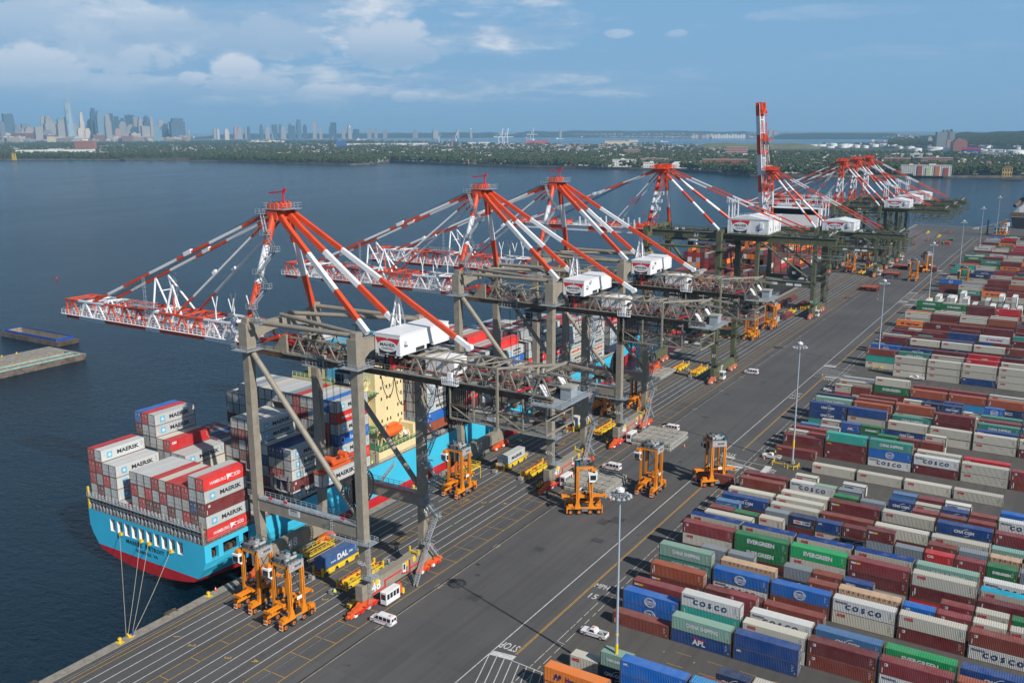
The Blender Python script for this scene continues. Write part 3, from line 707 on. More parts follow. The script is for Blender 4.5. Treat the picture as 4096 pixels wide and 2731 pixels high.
    for z in(58,60.2,62.4):k=(z-56)/9.4;mb.rail([(sx-1.7*(1-k),2.2+k,z),(sx+1.7*(1-k),2.2+k,z),(sx+1.7*(1-k),4.8-k,z),(sx-1.7*(1-k),4.8-k,z)],WH,closed=True,h=.9,mid=False)
    part(mb,'stay_support',t)
    # landside girder
    gm=lambda x:BG
    mb=MB()
    for y in(-3.6,3.6):
        mb.beam((-72,y,50.6),(5.0,y,50.2),.8,1.1,M['rusty']);mb.beam((-72,y,51.3),(5.0,y,50.9),1.0,.3,BG)
        truss(mb,-60.5,-34.5,y,51.3,54.9,6,gm,.26,.34,.34,False);truss(mb,-28.0,4.5,y,51.1,54.9,9,gm,.26,.34,.34,False)
        mb.prism([(-66.0,y-.3,51.2),(-61.5,y-.3,51.2),(-61.5,y-.3,55.3),(-62.5,y-.3,55.3)],(0,.6,0),BG)
    split_part(mb,'girder_member',t)
    mb=MB()
    for i in range(5):a=-58.3+i*5.4;mb.beam((a,-3.6,54.9),(a,3.6,54.9),.25,.25,BG);mb.beam((a-2,-3.6,51.2),(a-2,3.6,51.2),.3,.4,BG)
    for i in range(9):
        a=-26.2+i*3.6;mb.beam((a,-3.6,54.9),(a,3.6,54.9),.25,.25,BG);mb.beam((a,-3.6,51.2),(a,3.6,51.2),.25,.35,BG)
        if i<8:mb.beam((a,(-3.6,3.6)[i%2],54.9),(a+3.6,(3.6,-3.6)[i%2],54.9),.2,.2,BG)
    mb.beam((-6,-5.2,55.4),(-6,-5.2,43.6),.4,.4,BG);mb.beam((4.5,-3.6,55.6),(9.0,-3.6,55.2),.4,.4,BG);mb.beam((4.5,3.6,55.6),(9.5,3.6,55.2),.4,.4,BG);mb.beam((-6,-5.2,55.4),(3.5,3.8,55.6),.4,.4,BG);mb.beam((3.5,-3.8,55.8),(3.5,4.4,55.8),.4,.4,BG)
    split_part(mb,'girder_brace',t)
    mb=MB()
    for s in(-1,1):
        mb.box(-70,s*2.4-.6,51.5,4.5,s*2.4+.6,51.58,M['midgrey']);mb.rail([(-62,s*1.8,51.6),(4.5,s*1.8,51.6)],BG,t=.06);mb.rail([(-62,s*4.5,51.4),(4.5,s*4.5,51.4)],BG,t=.06);mb.box(-62,s*4.4-.35,51.2,4.5,s*4.4+.35,51.26,M['midgrey'])
    mb.beam((-58,-2.9,52.2),(1,-2.9,52.0),.22,.16,M['signred']);mb.beam((-20,2.9,52.2),(1,2.9,52.0),.22,.16,M['signred'])
    part(mb,'girder_walkway',t)
    mb=MB()
    for i in range(60):x=random.uniform(-66,2);mb.cbox(x,random.uniform(-3,3),random.uniform(51.6,53.2),random.uniform(.3,1.6),random.uniform(.3,1.2),random.uniform(.2,1.0),random.choice((M['dark'],M['rusty'],BG,M['midgrey'],M['dark'])))
    for y in(-1.4,1.4):mb.tube((-64.5,y-.5,53),(-64.5,y+.5,53),1.3,RD,14);mb.beam((-72,y,52),(-66,y,54.2),.5,.6,RD)
    mb.tube((-63.0,-2.6,53.2),(-60.5,-2.6,53.2),.6,M['signred'],12);part(mb,'hinge_machinery',t)
    # machinery house
    x0,x1,y0,y1,z0,z1=-35.0,-28.6,-5.4,10.9,54.9,59.0
    mb=MB();mb.box(x0,y0,z0+.9,x1,y1,z1,WH);mb.box(x0,y0,z0,x1,y0+8.6,z0+.9,WH);mb.box(x0,y0+11,z0+.2,x1,y1,z0+.9,WH)
    mb.box(x0-.12,y0-.12,z1,x1+.12,y1+.12,z1+.22,WH)
    mb.box(x1,y0+1.1,z0+2.2,x1+.8,y0+2.2,z0+3.0,WH);mb.box(x1+.02,y0+5,z0+.1,x1+.05,y0+7.8,z0+.88,M['dark'])
    ho=part(mb,'machinery_house',t)
    mb=MB()
    for i in range(27):a=x0+.1+i*.235;mb.box(a,y0-.09,z1-.55,a+.1,y0,z1,WH)
    mb.box(x1,y1-.3,z0+.3,x1+.3,y1-.1,z1-.3,WH);part(mb,'house_cladding',ho)
    sign_maher(ho,x0+.05,x1-.05,y0-.02,z0+.05,z1-.6)
    mb=MB()
    for i in range(8):mb.beam((x0+.5+(i%2)*.8,-3.6+(i//4)*7.2,51.3),(x0+1.3+(i%4)*1.4,-3.6+(i//4)*7.2,z0+.2),.35,.35,M['dark'])
    mb.box(x0+1,-4.6,54.4,x1-1,9,54.9,M['dark']);mb.beam((x0+2.6,-3.4,51.5),(x0+2.6,-3.4,55),.8,.8,M['signred']);part(mb,'house_support',t)
    mb=MB();mb.box(-25.0,-2.0,51.6,-18.0,2.4,54.3,WH);mb.prism([(-25.1,-2.1,54.3),(-17.9,-2.1,54.3),(-18.2,-2.1,54.7),(-21,-2.1,54.95),(-24.8,-2.1,54.7)],(0,4.6,0),WH)
    for i in range(5):mb.box(-25.0+i*1.35,-2.05,51.8,-24.92+i*1.35,-2.0,54.1,M['grey'])
    part(mb,'switchgear_house',t)
    # rear gantry cage and tail equipment
    mb=MB()
    xs=[-17,-11.5,-6,-.5,4.5]
    for y in(-5.0,5.0):
        for i,x in enumerate(xs):
            mb.beam((x,y,44.0),(x,y,50.2),.28,.28,BG)
            if i<4:mb.beam((x,y,44.0),(xs[i+1],y,44.0),.32,.32,BG);mb.beam((x,y,46.8),(xs[i+1],y,46.8),.26,.26,M['rusty']);mb.beam((x,y,44.0)if i%2 else(x,y,46.8),(xs[i+1],y,46.8)if i%2 else(xs[i+1],y,44.0),.22,.22,BG)
        mb.rail([(-17,y,44.2),(4.5,y,44.2)],M['midgrey'])
    for x in xs:mb.beam((x,-5,44.0),(x,5,44.0),.28,.3,BG);mb.beam((x,-5,46.8),(x,5,46.8),.2,.2,BG)
    for y in(-4,4):mb.box(-17,y-.9,44.1,4.5,y+.9,44.18,M['midgrey'])
    for i in range(16):mb.cbox(random.uniform(-8,4),random.uniform(-4,4),random.uniform(44.6,49),random.uniform(.5,1.8),random.uniform(.4,1.4),random.uniform(.4,1.2),random.choice((M['dark'],BG,M['rusty'],M['grey'])))
    part(mb,'rear_gantry',t)
    mb=MB();mb.box(1.5,-6.2,49.8,8.2,6.4,49.9,g);mb.rail([(1.5,-6.2,49.9),(8.2,-6.2,49.9),(8.2,6.4,49.9),(1.5,6.4,49.9)],g,closed=True,post=1.0);mb.box(5.0,-.6,50,7.2,2.0,52.2,M['galv']);mb.box(4.8,-.8,52.2,7.4,2.2,52.5,M['hatch'])
    for y in(-3.4,-2.6,3.6,4.4):mb.tube((2.2,y,53.0),(4.4,y-.3,50.2),.28,WH,8);mb.tube((1.6,y,53.8),(2.2,y,53.0),.34,M['dark'],8)
    for y in(-3,4):mb.beam((1.2,y-1.6,52.8),(-1.5,y-2.4,51.6),.4,.3,M['signred']);mb.tube((1.4,y,53.6),(.2,y,52.2),.7,M['midgrey'],10)
    part(mb,'tail_platform',t)
    # trolley, cab and festoon
    def trolley(xc):
        tr=MB();tr.box(xc-3.6,-4.4,49.2,xc+3.6,4.4,49.5,M['grey']);tr.rail([(xc-3.6,-4.4,49.5),(xc+3.6,-4.4,49.5),(xc+3.6,4.4,49.5),(xc-3.6,4.4,49.5)],M['grey'],closed=True,post=1.1,h=1.3)
        tr.box(xc-2.6,-4.2,51.4,xc+2.6,-1.8,52.0,M['hatch']);
        for x in(-2.4,2.4):tr.cbox(xc+x,-4.1,50.6,.5,.3,2.4,M['hatch'])
        for i in range(12):tr.cbox(xc+random.uniform(-3,3),random.uniform(-3.5,3.5),random.uniform(49.3,50.4),random.uniform(.5,1.4),random.uniform(.5,1.4),random.uniform(.4,1),random.choice((M['dark'],M['rusty'],M['dark'])))
        for i,y in enumerate((-2.5,-2.2,2.2,2.5)):
            for x in(-1.2,1.2):tr.tube((xc+x,y,49.2),(xc+x*.6,y*.8,30.4),.035,M['black'],4)
        part(tr,'trolley',t)
        cb_=MB();c=xc+6.6;cb_.box(c-2.2,-3.0,48.6,c+2.8,1.2,48.9,M['dark']);cb_.prism([(c-2.0,-3.1,46.3),(c+1.8,-3.1,46.3),(c+1.8,-3.1,48.6),(c-2.0,-3.1,48.6)],(0,2.6,0),M['grey'])
        cb_.box(c-2.02,-3.13,46.6,c-.4,-3.10,48.3,M['glass']);cb_.box(c-.2,-3.13,46.5,c+.4,-3.10,48.4,M['glass']);cb_.box(c-2.04,-3.05,46.5,c-2.0,-.6,48.3,M['glass']);cb_.box(c-2.6,-3.4,45.9,c+2.9,0,46.0,M['dark']);cb_.rail([(c-2.6,-3.4,46.0),(c+2.9,-3.4,46.0)],M['dark'],post=.9)
        part(cb_,'operator_cab',t)
    trolley(-53.0)
    fs=MB()
    def loop(x0,x1,y,z,sag,r=.07):
        n=8;pr_=None
        for i in range(n+1):
            u=i/n;p=(x0+(x1-x0)*u,y,z-sag*(1-(2*u-1)**2)**.75)
            if pr_:fs.tube(pr_,p,r,M['black'],5,caps=False)
            pr_=p
    x=-34.5
    while x<-19:loop(x,x+3.5,-4.6,50.2,5.0+random.uniform(-.6,.6),.09);loop(x+.15,x+3.4,-4.75,50.2,2.6+random.uniform(-.8,.8),.04);x+=3.5
    x=-19
    while x<-14:loop(x,x+.9,-4.6,50.2,7.5,.08);loop(x+.3,x+1.1,-4.7,50.2,7.0,.08);x+=.45
    x=-14
    while x<-3:loop(x,x+3.4,-4.6,50.1,4.2,.07);x+=3.4
    part(fs,'festoon_cable',t)
    mb=MB();mb.box(-18.6,-5.4,50.6,-15.2,-4.2,50.8,WH);mb.rail([(-18.6,-5.4,50.8),(-15.2,-5.4,50.8),(-15.2,-4.2,50.8)],WH,post=.5,h=1.4,t=.1);mb.box(-17.6,-5.0,50.8,-16.6,-4.4,53,WH);part(mb,'festoon_basket',t)
    # cable reel at portal level
    mb=MB();rx,ry,rz=-38.2,ya+2.2,26.0
    for i in range(32):
        a=2*PI*i/32;mb.beam((rx,ry+1.0*math.cos(a),rz+1.0*math.sin(a)),(rx,ry+4.1*math.cos(a),rz+4.1*math.sin(a)),.12,.3,M['dark']);b_=2*PI*(i+1)/32
        mb.beam((rx,ry+4.1*math.cos(a),rz+4.1*math.sin(a)),(rx,ry+4.1*math.cos(b_),rz+4.1*math.sin(b_)),.5,.1,M['dark'])
    mb.tube((rx-.22,ry,rz),(rx+.1,ry,rz),3.4,M['black'],28);mb.tube((rx-.8,ry,rz),(rx+.6,ry,rz),.6,M['grey'],10);part(mb,'cable_reel',t)
    # stair tower up the far landside leg
    st=MB();x0=XL+1.9;yy=yb
    zs=[3.6,8.4,13.2,18.0,22.8,27.6,32.4,37.2,42.0,46.8,51.6]
    for i in range(len(zs)-1):
        s=1 if i%2 else-1;st.stair((x0+.4,yy-1.9*s,zs[i]),(x0+.4,yy+1.9*s,zs[i+1]),.8,g,(1,0,0))
        st.cbox(x0+.4,yy+2.4*s,zs[i+1],1.7,1.3,.1,g);st.rail([(x0-.4,yy+3.0*s,zs[i+1]),(x0+1.2,yy+3.0*s,zs[i+1]),(x0+1.2,yy+1.8*s,zs[i+1])],g,post=.8)
        st.beam((XL+1.0,yy,zs[i+1]-.2),(x0+1.2,yy,zs[i+1]-.2),.16,.16,g)
    st.stair((x0+.9,yy-7.2,.2),(x0+.6,yy-1.6,8.4),.8,g,(1,0,0));part(st,'stair_tower',t)
    st=MB();st.ladder(XL+1.35,ya-.3,1.0,8.0,g);st.ladder(XL+1.35,ya-.3,8,15.4,g)
    for z in(8,15.6):st.cbox(XL+1.9,ya-.4,z,2.2,3.0,.1,g);st.rail([(XL+.9,ya-1.9,z),(XL+3.0,ya-1.9,z),(XL+3.0,ya+1.1,z),(XL+.9,ya+1.1,z)],g,post=.9)
    st.box(XL-8,ya-2.0,15.5,XL+1.6,ya-1.1,15.58,g);st.rail([(XL-8,ya-2.0,15.6),(XL+1.6,ya-2.0,15.6)],g);st.ladder(XL-7.6,ya-1.4,15.6,19.4,g);part(st,'access_ladder',t)
    # things bolted to the landside sill beam
    mb=MB();rr=M['signred'];X=XL+1.0
    for a,b in(((X,-9.6,3.4),(X,-5.2,3.4)),((X,-5.2,3.4),(X,-5.2,4.8)),((X,-5.2,4.8),(X,.6,4.8)),((X,.6,4.0),(X,3.4,3.2)),((X,3.4,3.2),(X,3.4,6.0)),((X,3.4,4.0),(X,8.2,4.0)),((X,8.2,4.0),(X,8.2,6.2)),((X,8.2,6.2),(X,12,6.2)),((X+.2,-14.8,1.5),(X+.2,-7.8,1.5))):mb.beam((a[0]+.14,a[1],a[2]),(b[0]+.14,b[1],b[2]),.22,.22,rr)
    part(mb,'red_conduit',t)
    mb=MB();x=XL+1.7;mb.box(x,-7.6,.6,x+1.6,-3.0,3.2,WH);mb.box(x-.05,-7.65,3.2,x+1.65,-2.95,3.35,WH)
    for i in range(4):mb.box(x+1.6,-7.3+i*1.05,1.7,x+1.63,-6.5+i*1.05,2.9,M['glass'])
    mb.box(x+.2,-7.63,1.7,x+1.4,-7.6,2.9,M['glass']);part(mb,'checker_cabin',t)
    mb=MB();mb.box(x,-2.8,.8,x+1.0,-1.6,3.0,M['orange']);mb.tube((x+.9,-1.1,.5),(x+.9,-1.1,1.6),.36,M['yellow'],10);mb.box(X,1.0,3.6,X+.04,2.0,5.9,WH);mb.box(X+.04,1.2,4.4,X+.06,1.8,5.7,M['glass']);part(mb,'service_cabinet',t)
    mb=MB()
    for y in(-10.0,5.6):mb.beam((XL-.5,y,6.9),(XL+1.9,y,6.9),.35,.35,M['yellow']);mb.beam((XL-.5,y,6.3),(XL-.5,y,8.0),.3,.3,M['yellow']);mb.beam((XL+1.9,y,6.4),(XL+1.9,y,7.7),.3,.3,M['yellow'])
    for y in(-8.2,1.9,4.6):mb.box(X,y,4.9,X+.05,y+1.0,6.1,M['yellow'])
    part(mb,'yellow_bracket',t)
    mb=MB();mb.box(-56.5,ya-.80,17.1,-53.2,ya-.76,18.5,WH)
    for i in range(5):mb.box(-56.2,ya-.815,17.3+i*.2,-53.6-.3*(i%2),ya-.80,17.38+i*.2,M['midgrey'])
    mb.box(-56,ya-.815,18.2,-54,ya-.80,18.4,M['signblack']);part(mb,'notice_board',t)
    mb=MB()
    for x in(-62,-57.5,-41):mb.box(x,ya-1.25,19.8,x+1.0,ya-1.0,20.2,M['signred']);mb.beam((x+.5,ya-1.0,19.1),(x+.5,ya-1.0,20),.08,.08,g)
    part(mb,'floodlight',t)
    return t
def crane_numbers(t,n,house=True):
    number(t,n,XL+1.0,-8.0,4.6,2.9);number(t,n,XW+1.0,-1.5,4.5,3.0);number(t,n+'4' if False else n+'A',XL+.2,-10.2-1.13,11.0,1.5,'-y');number(t,n,XL+1.1,9.6,15.2,1.9)
    if house:number(t,n,-28.55,-1.8,58.05,1.5,mt=M['signblack'])
c48=beige_crane()
c47=copy_tree(c48,(CX,120.6,0),label='beige lattice crane with numeral 47 on its white machinery house, second from the camera')
c46=copy_tree(c48,(CX,165.0,0),label='beige lattice crane with numeral 46 on its white machinery house, next to the olive cranes')
c48.location=(CX,41.6,0);c48['label']='nearest beige lattice crane, numeral 48 on its landside sill, white container hanging under it'
crane_numbers(c48,'48',False);crane_numbers(c47,'47');crane_numbers(c46,'46')

OL=M['olive']
def green_crane(dz,apz,raised=False,tail=True,yh=11.6):
    """olive plate-girder crane; dz lowers the girder, apz is the mast head height"""
    t=empty('container_crane',(CX,0,0),'x','container crane','olive plate girder container cranes')
    G=56.4+dz;ya,yb=-yh,yh;sh=2.0;g=M['olive'];PB=19.0 if dz<-5 else 17.0
    for x in(XW,XL):
        for y in(ya,yb):
            mb=MB();mb.beam((x,y*.95,5.6),(x,y,PB-2.8),1.7,1.6,OL,sh,sh);mb.box(x-sh/2,y-sh/2,PB-2.8,x+sh/2,y+sh/2,G-3.4,OL)
            for z in range(int(PB)+5,int(G-5),7):mb.box(x-sh/2-.035,y-sh/2-.035,z,x+sh/2+.035,y+sh/2+.035,z+.14,OL)
            part(mb,'leg',t)
            mb=MB();mb.box(x-1.0,y-1.1,G-3.4,x+1.0,y+1.1,G+(4.6 if x==XW else 4.0),OL);part(mb,'leg_head',t)
            mb=MB();mb.box(x-2.4,y-2.5,G-3.5,x+2.4,y+2.5,G-3.4,OL);mb.rail([(x-2.4,y-2.5,G-3.4),(x+2.4,y-2.5,G-3.4),(x+2.4,y+2.5,G-3.4),(x-2.4,y+2.5,G-3.4)],OL,closed=True,t=.09);mb.rail([(x-1.9,y-2.0,G-.6),(x+1.9,y-2.0,G-.6),(x+1.9,y+2.0,G-.6),(x-1.9,y+2.0,G-.6)],OL,closed=True,t=.09);part(mb,'platform',t)
        mb=MB();mb.box(x-.95,ya-1.4,2.8,x+.95,yb+1.4,6.0,OL);part(mb,'sill_beam',t)
        mb=MB();mb.box(x-.9,ya+1.1,G+2.9,x+.9,yb-1.1,G+4.4,OL)
        if x==XW:mb.box(x-1.8,ya+1.1,G+.2,x+.8,ya+4,G+2.9,OL)
        part(mb,'portal_beam',t)
        for y0,s in((ya-4.4,-1),(yb-3.8,1)):bogie(t,x,y0,s,mat('faded_bogie_orange',(0.50,0.15,0.075,1),.6,var=.2,dirt=(0.25,0.1,0.06,1),dirt_amt=.3,dirt_scale=1.0))
    for y in(ya,yb):
        mb=MB();mb.box(XW+sh/2,y-.7,PB-2.8,XL-sh/2,y+.7,PB,OL);part(mb,'cross_beam',t)
        mb=MB();mb.box(XW+1.2,y-1.2,PB,XL-1.2,y+1.2,PB+.06,M['midgrey']);mb.rail([(XW+1.3,y-1.2,PB+.06),(XL-1.3,y-1.2,PB+.06)],OL,t=.08);mb.rail([(XW+1.3,y+1.2,PB+.06),(XL-1.3,y+1.2,PB+.06)],OL,t=.08);part(mb,'handrail',t)
        mb=MB();mb.tube((XW+1.1,y,G-4.2),(XL-1.0,y,PB+1.2),.6,OL,12);part(mb,'diagonal_brace',t)
        mb=MB();mb.tube((XW+1.1,y,G-2.6),(XL-1.1,y,G-2.6),.5,OL,12);part(mb,'tie_tube',t)
        mb=MB();mb.box(-50,y-.74,PB-2.2,-46.4,y-.70,PB-.8,WH);mb.box(-45.4,y-.74,PB-2.2,-41.8,y-.70,PB-.8,WH);mb.box(-58,y-.74,PB-2.2,-54.6,y-.70,PB-.8,WH);part(mb,'notice_board',t)
    # girder: two plate webs
    for y in(-4.4,4.4):
        mb=MB();mb.box(-67.5,y-.55,G,6.4,y+.55,G+2.5,OL)
        for i in range(24):x=-66+i*3;mb.box(x,y-.585,G+.05,x+.1,y+.585,G+2.45,OL)
        mb.box(-67.5,y-.95,G+2.5,7.0,y+.95,G+2.56,M['midgrey']);part(mb,'girder',t)
        mb=MB();mb.rail([(-64,y-.9 if y<0 else y+.9,G+2.56),(7,y-.9 if y<0 else y+.9,G+2.56)],OL,t=.08,post=2);mb.rail([(-64,y+.9 if y<0 else y-.9,G+2.56),(7,y+.9 if y<0 else y-.9,G+2.56)],OL,t=.07,post=2);part(mb,'girder_handrail',t)
    mb=MB()
    for x in(-60,-52,-44,-17,-9,-1,5):mb.beam((x,-4.4,G+2.2),(x,4.4,G+2.2),.4,.5,OL)
    for i in range(34):
        x=random.choice((random.uniform(-64,-38),random.uniform(-17,6),random.uniform(-17,6)))
        mb.cbox(x,random.uniform(-4.6,4.6),G+3.1,random.uniform(.4,2.0),random.uniform(.4,1.4),random.uniform(.5,1.3),random.choice((OL,M['dark'],OL,M['midgrey'],OL,WH if random.random()<.4 else OL)))
    for x in(-14,-8,-3,3):mb.rail([(x,-4.6,G+4),(x+4,-4.6,G+4)],OL,t=.09);mb.beam((x,-4.6,G+2.5),(x,-4.6,G+5),.14,.14,OL);mb.beam((x,4.6,G+2.5),(x+3,4.6,G+5),.16,.16,OL)
    for y in(-3.6,3.8):mb.beam((2.6,y,G+2.6),(3.6,y,G+6.2),1.4,1.0,OL,.3,.4);mb.tube((4.6,y,G+4.8),(3.2,y,G+3.4),.3,WH)
    part(mb,'girder_machinery',t)
    # A frame
    ax,az=-65.0,apz
    for y,ye in((ya+.4,-2.6),(yb-.4,2.6)):
        mb=MB();mb.striped((XW+.4,y,G+4.3),(ax,ye,az-1.0),.72,0,(.30,.62),(RD,WH,RD),'tube');part(mb,'mast_leg',t)
    mb=MB();mb.box(ax-1.5,-3.6,az-1.6,ax+1.7,3.6,az+.4,RD);
    for y in(-3,-1.8,-.6,.6,1.8,3):mb.tube((ax-.6,y-.3,az+1),(ax-.6,y+.3,az+1),.8,RD,12);mb.box(ax-2.4,y+.35,az+.2,ax+2.2,y+.45,az+1.7,RD)
    part(mb,'mast_head',t)
    mb=MB();mb.box(ax-3.6,-5.2,az-.1,ax+3.4,5.2,az,RD);mb.rail([(ax-3.6,-5.2,az),(ax+3.4,-5.2,az),(ax+3.4,5.2,az),(ax-3.6,5.2,az)],RD,closed=True,post=1.0,t=.1);part(mb,'mast_platform',t)
    st=MB();legp=lambda u:Vector((XW+.4,ya+.4,G+4.3)).lerp(Vector((ax,-2.6,az-1.0)),u);pv=None
    for i,u in enumerate((.02,.16,.30,.44,.58,.72,.86,.98)):
        p=legp(u);mt=RD if(u<.3 or u>.62)else WH;q=Vector((p.x+(1.2 if i%2 else 3.2),p.y-1.0,p.z))
        if pv:st.stair(pv,q,.8,mt,(0,1,0))
        st.cbox(p.x+2.2,p.y-1.0,p.z,3.4,1.5,.12,mt);st.rail([(p.x+.5,p.y-1.8,p.z),(p.x+3.9,p.y-1.8,p.z),(p.x+3.9,p.y-.3,p.z)],mt,t=.1,post=.9);pv=q
    part(st,'mast_stair',t)
    # machinery house with sign and gable roof
    x0,x1,y0,y1,z0,z1=-33.8,-17.9,-9.2,7.2,G+3.1,G+8.7
    if dz<-5:z1=G+7.9;y1=6.0
    mb=MB();mb.box(x0,y0,z0,x1,y1,z1,WH);cy_=(x0+x1)/2
    mb.prism([(x0-.25,y0-.2,z1),(x1+.25,y0-.2,z1),(cy_,y0-.2,z1+1.5)],(0,y1-y0+.4,0),WH)
    ho=part(mb,'machinery_house',t)
    mb=MB();n_=44
    for i in range(n_):a=x0+(x1-x0)*i/n_;mb.box(a,y0-.05,z0,a+.10,y0,z1,WH)
    for i in range(40):a=y0+(y1-y0)*i/40;mb.box(x1,a,z0,x1+.05,a+.10,z1,WH)
    mb.box(x1-3.2,y0-.6,z0+2.4,x1-2.0,y0,z0+4.4,WH);mb.box(x1-4.1,y0-.1,z0+1.2,x1-3.6,y0-.04,z0+1.9,M['glass'])
    for i in range(4):mb.box(x1+.05,y0+2+i*3.4,z0+1.2,x1+.09,y0+3.0+i*3.4,z0+2.6,M['grey'])
    part(mb,'house_cladding',ho)
    mb=MB();mb.rail([(x0,y0,z1+.25),(cy_,y0,z1+1.5),(x1,y0,z1+.25),(x1,y1,z1+.25)],WH,t=.08,h=1.0)if dz>-5 else mb.box(x0,y0,z0-.3,x1,y1,z0-.05,OL)
    mb.box(x0-1,y0-1.2,z0-.45,x1+1,y1+1,z0-.32,OL);mb.rail([(x0-1,y0-1.2,z0-.3),(x1+1,y0-1.2,z0-.3),(x1+1,y1+1,z0-.3)],OL,t=.08);part(mb,'house_handrail',ho)
    sw=7.6;sign_maher(ho,x0+1.2+(.8 if dz<-5 else 0),x0+1.2+sw+(2.2 if dz<-5 else 0),y0-.07,z0+.25,z1-.3)
    # stays
    for y,ye in((-4.4,-2.6),(4.4,2.6)):
        mb=MB();mb.striped((ax+1.0,ye,az-.8),(XL-.6,y*2.2-(1 if y<0 else-1)*1.4,G+4.4),.56,0,(.17,.36,.55,.74,.90),(RD,WH),'tube');part(mb,'backstay',t)
        mb=MB();mb.striped((ax+1.4,ye,az),(-6.0,y,G+4.6),.42,.5,(.17,.32,.47,.62,.74),(RD,WH,RD,WH,RD,RD));part(mb,'long_backstay',t)
        mb=MB();u=.50;c=Vector((ax+1.4,ye,az)).lerp(Vector((-6.0,y,G+4.6)),u)
        for a in(-.8,.8):
            mb.striped((c.x+a,c.y-.5,G+2.6),(c.x+a*.8,c.y-.4,c.z),.2,.2,(.45,),(RD,WH));mb.striped((c.x+a,c.y+.5,G+2.6),(c.x+a*.8,c.y+.4,c.z),.2,.2,(.45,),(RD,WH))
        for k in range(5):zz_=G+3+(c.z-G-3)*k/5;mb.beam((c.x-.8,c.y,zz_),(c.x+.8,c.y,zz_+1.0),.12,.12,RD if k<2 else WH)
        mb.box(c.x-1.4,c.y-.9,c.z-1.3,c.x+1.4,c.y+.9,c.z-1.2,WH);mb.rail([(c.x-1.4,c.y-.9,c.z-1.2),(c.x+1.4,c.y-.9,c.z-1.2)],WH,t=.1,post=.9);part(mb,'stay_support',t)
    # rear cage
    mb=MB();xs=[-16,-11,-6,-1,4,8]
    for y in(-6.2,6.2):
        for i,x in enumerate(xs):
            mb.beam((x,y,G-5.2),(x,y,G),.26,.26,OL)
            if i<5:
                mb.beam((x,y,G-5.2),(xs[i+1],y,G-5.2),.26,.26,OL);mb.beam((x,y,G-2.6),(xs[i+1],y,G-2.6),.2,.2,OL);mb.beam((x,y,G-.1),(xs[i+1],y,G-.1),.26,.26,OL)
                mb.beam((x,y,G-5.2),(xs[i+1],y,G-2.6),.16,.16,OL)
        mb.rail([(-16,y,G-5.1),(8,y,G-5.1)],OL,t=.08)
    for x in xs:mb.beam((x,-6.2,G-5.2),(x,6.2,G-5.2),.26,.26,OL)
    for y in(-5,5):mb.box(-16,y-.9,G-5.15,8,y+.9,G-5.08,M['midgrey'])
    mb.box(6.2,-3,G-.4,9.4,3,G-.3,OL);mb.rail([(6.2,-3,G-.3),(9.4,-3,G-.3),(9.4,3,G-.3)],OL,t=.09);part(mb,'rear_gantry',t)
    # trolley and cab under the girder, festoon loops
    mb=MB();tx=-56 if not raised else-48
    mb.box(tx-3,-4.6,G-1.1,tx+3,4.6,G-.5,M['dark']);mb.box(tx+3.4,-2.4,G-3.8,tx+6.6,.6,G-1.2,WH);mb.box(tx+3.36,-2.2,G-3.4,tx+3.4,.4,G-1.8,M['glass']);mb.box(tx+3.6,-2.44,G-3.3,tx+6,-2.4,G-1.8,M['glass']);part(mb,'trolley',t)
    fs=MB();x=-64.0
    while x<-2:
        n=8;pr_=None;sg=random.uniform(2.6,4.4)
        for i in range(n+1):
            u=i/n;p=(x+5.4*u,-5.4,G-.2-sg*(1-(2*u-1)**2)**.8)
            if pr_:fs.tube(pr_,p,.07,M['black'],5,caps=False)
            pr_=p
        x+=5.4
    part(fs,'festoon_cable',t)
    # cable reel
    mb=MB();rx,ry,rz=-47.0,ya+3.4,PB+4.4
    mb.tube((rx,ry-.4,rz),(rx,ry+.4,rz),3.9,M['black'],30);mb.tube((rx,ry-.55,rz),(rx,ry-.4,rz),4.1,M['dark'],30);mb.box(rx-.9,ry-1.3,rz-.7,rx+1.4,ry-.56,rz+.7,M['grey']);mb.box(rx-1.5,ry-1,PB,rx+1.5,ry+1,rz-3,M['dark']);part(mb,'cable_reel',t)
    # stair tower on far landside leg, ladder on the near one
    st=MB();x0=XL+2.0;z=3.4;i=0
    while z<G-7:
        s=1 if i%2 else-1;st.stair((x0,yb-1.8*s,z),(x0,yb+1.8*s,z+4.2),.8,OL,(1,0,0));st.cbox(x0,yb+2.3*s,z+4.2,1.7,1.3,.12,OL);st.rail([(x0-.8,yb+2.9*s,z+4.2),(x0+.8,yb+2.9*s,z+4.2)],OL,t=.09);z+=4.2;i+=1
    part(st,'stair_tower',t)
    st=MB();st.ladder(XL+1.45,ya,1.0,PB-1,OL);st.ladder(XL+1.45,ya,PB,G-4,OL)
    for z in(7.5,PB,PB+12,G-10):st.cbox(XL+2,ya,z,2.0,2.6,.1,OL);st.rail([(XL+1,ya-1.3,z),(XL+3,ya-1.3,z),(XL+3,ya+1.3,z)],OL,t=.08)
    part(st,'access_ladder',t)
    mb=MB();x=XL+1.2;mb.box(x,-8.2,.7,x+1.9,-5.4,3.6,WH);mb.box(x-.05,-8.25,3.6,x+1.95,-5.35,3.75,WH)
    for i in range(3):mb.box(x+1.9,-8+i*.95,2.0,x+1.93,-7.3+i*.95,3.3,M['glass'])
    mb.box(x+.2,-8.23,2.0,x+1.7,-8.2,3.3,M['glass']);mb.stair((x+1.2,-12.6,.1),(x+1.2,-8.6,3.0),.8,OL,(1,0,0));part(mb,'checker_cabin',t)
    # boom: two box girders, painted in bands
    ang=R(85)if raised else 0.0;L=72.0;hx=-67.6
    def bt(x,y,z):
        dx_,dz_=x-hx,z-(G+1.2);return(hx+dx_*math.cos(ang)+dz_*math.sin(ang),y,G+1.2-dx_*math.sin(ang)+dz_*math.cos(ang))
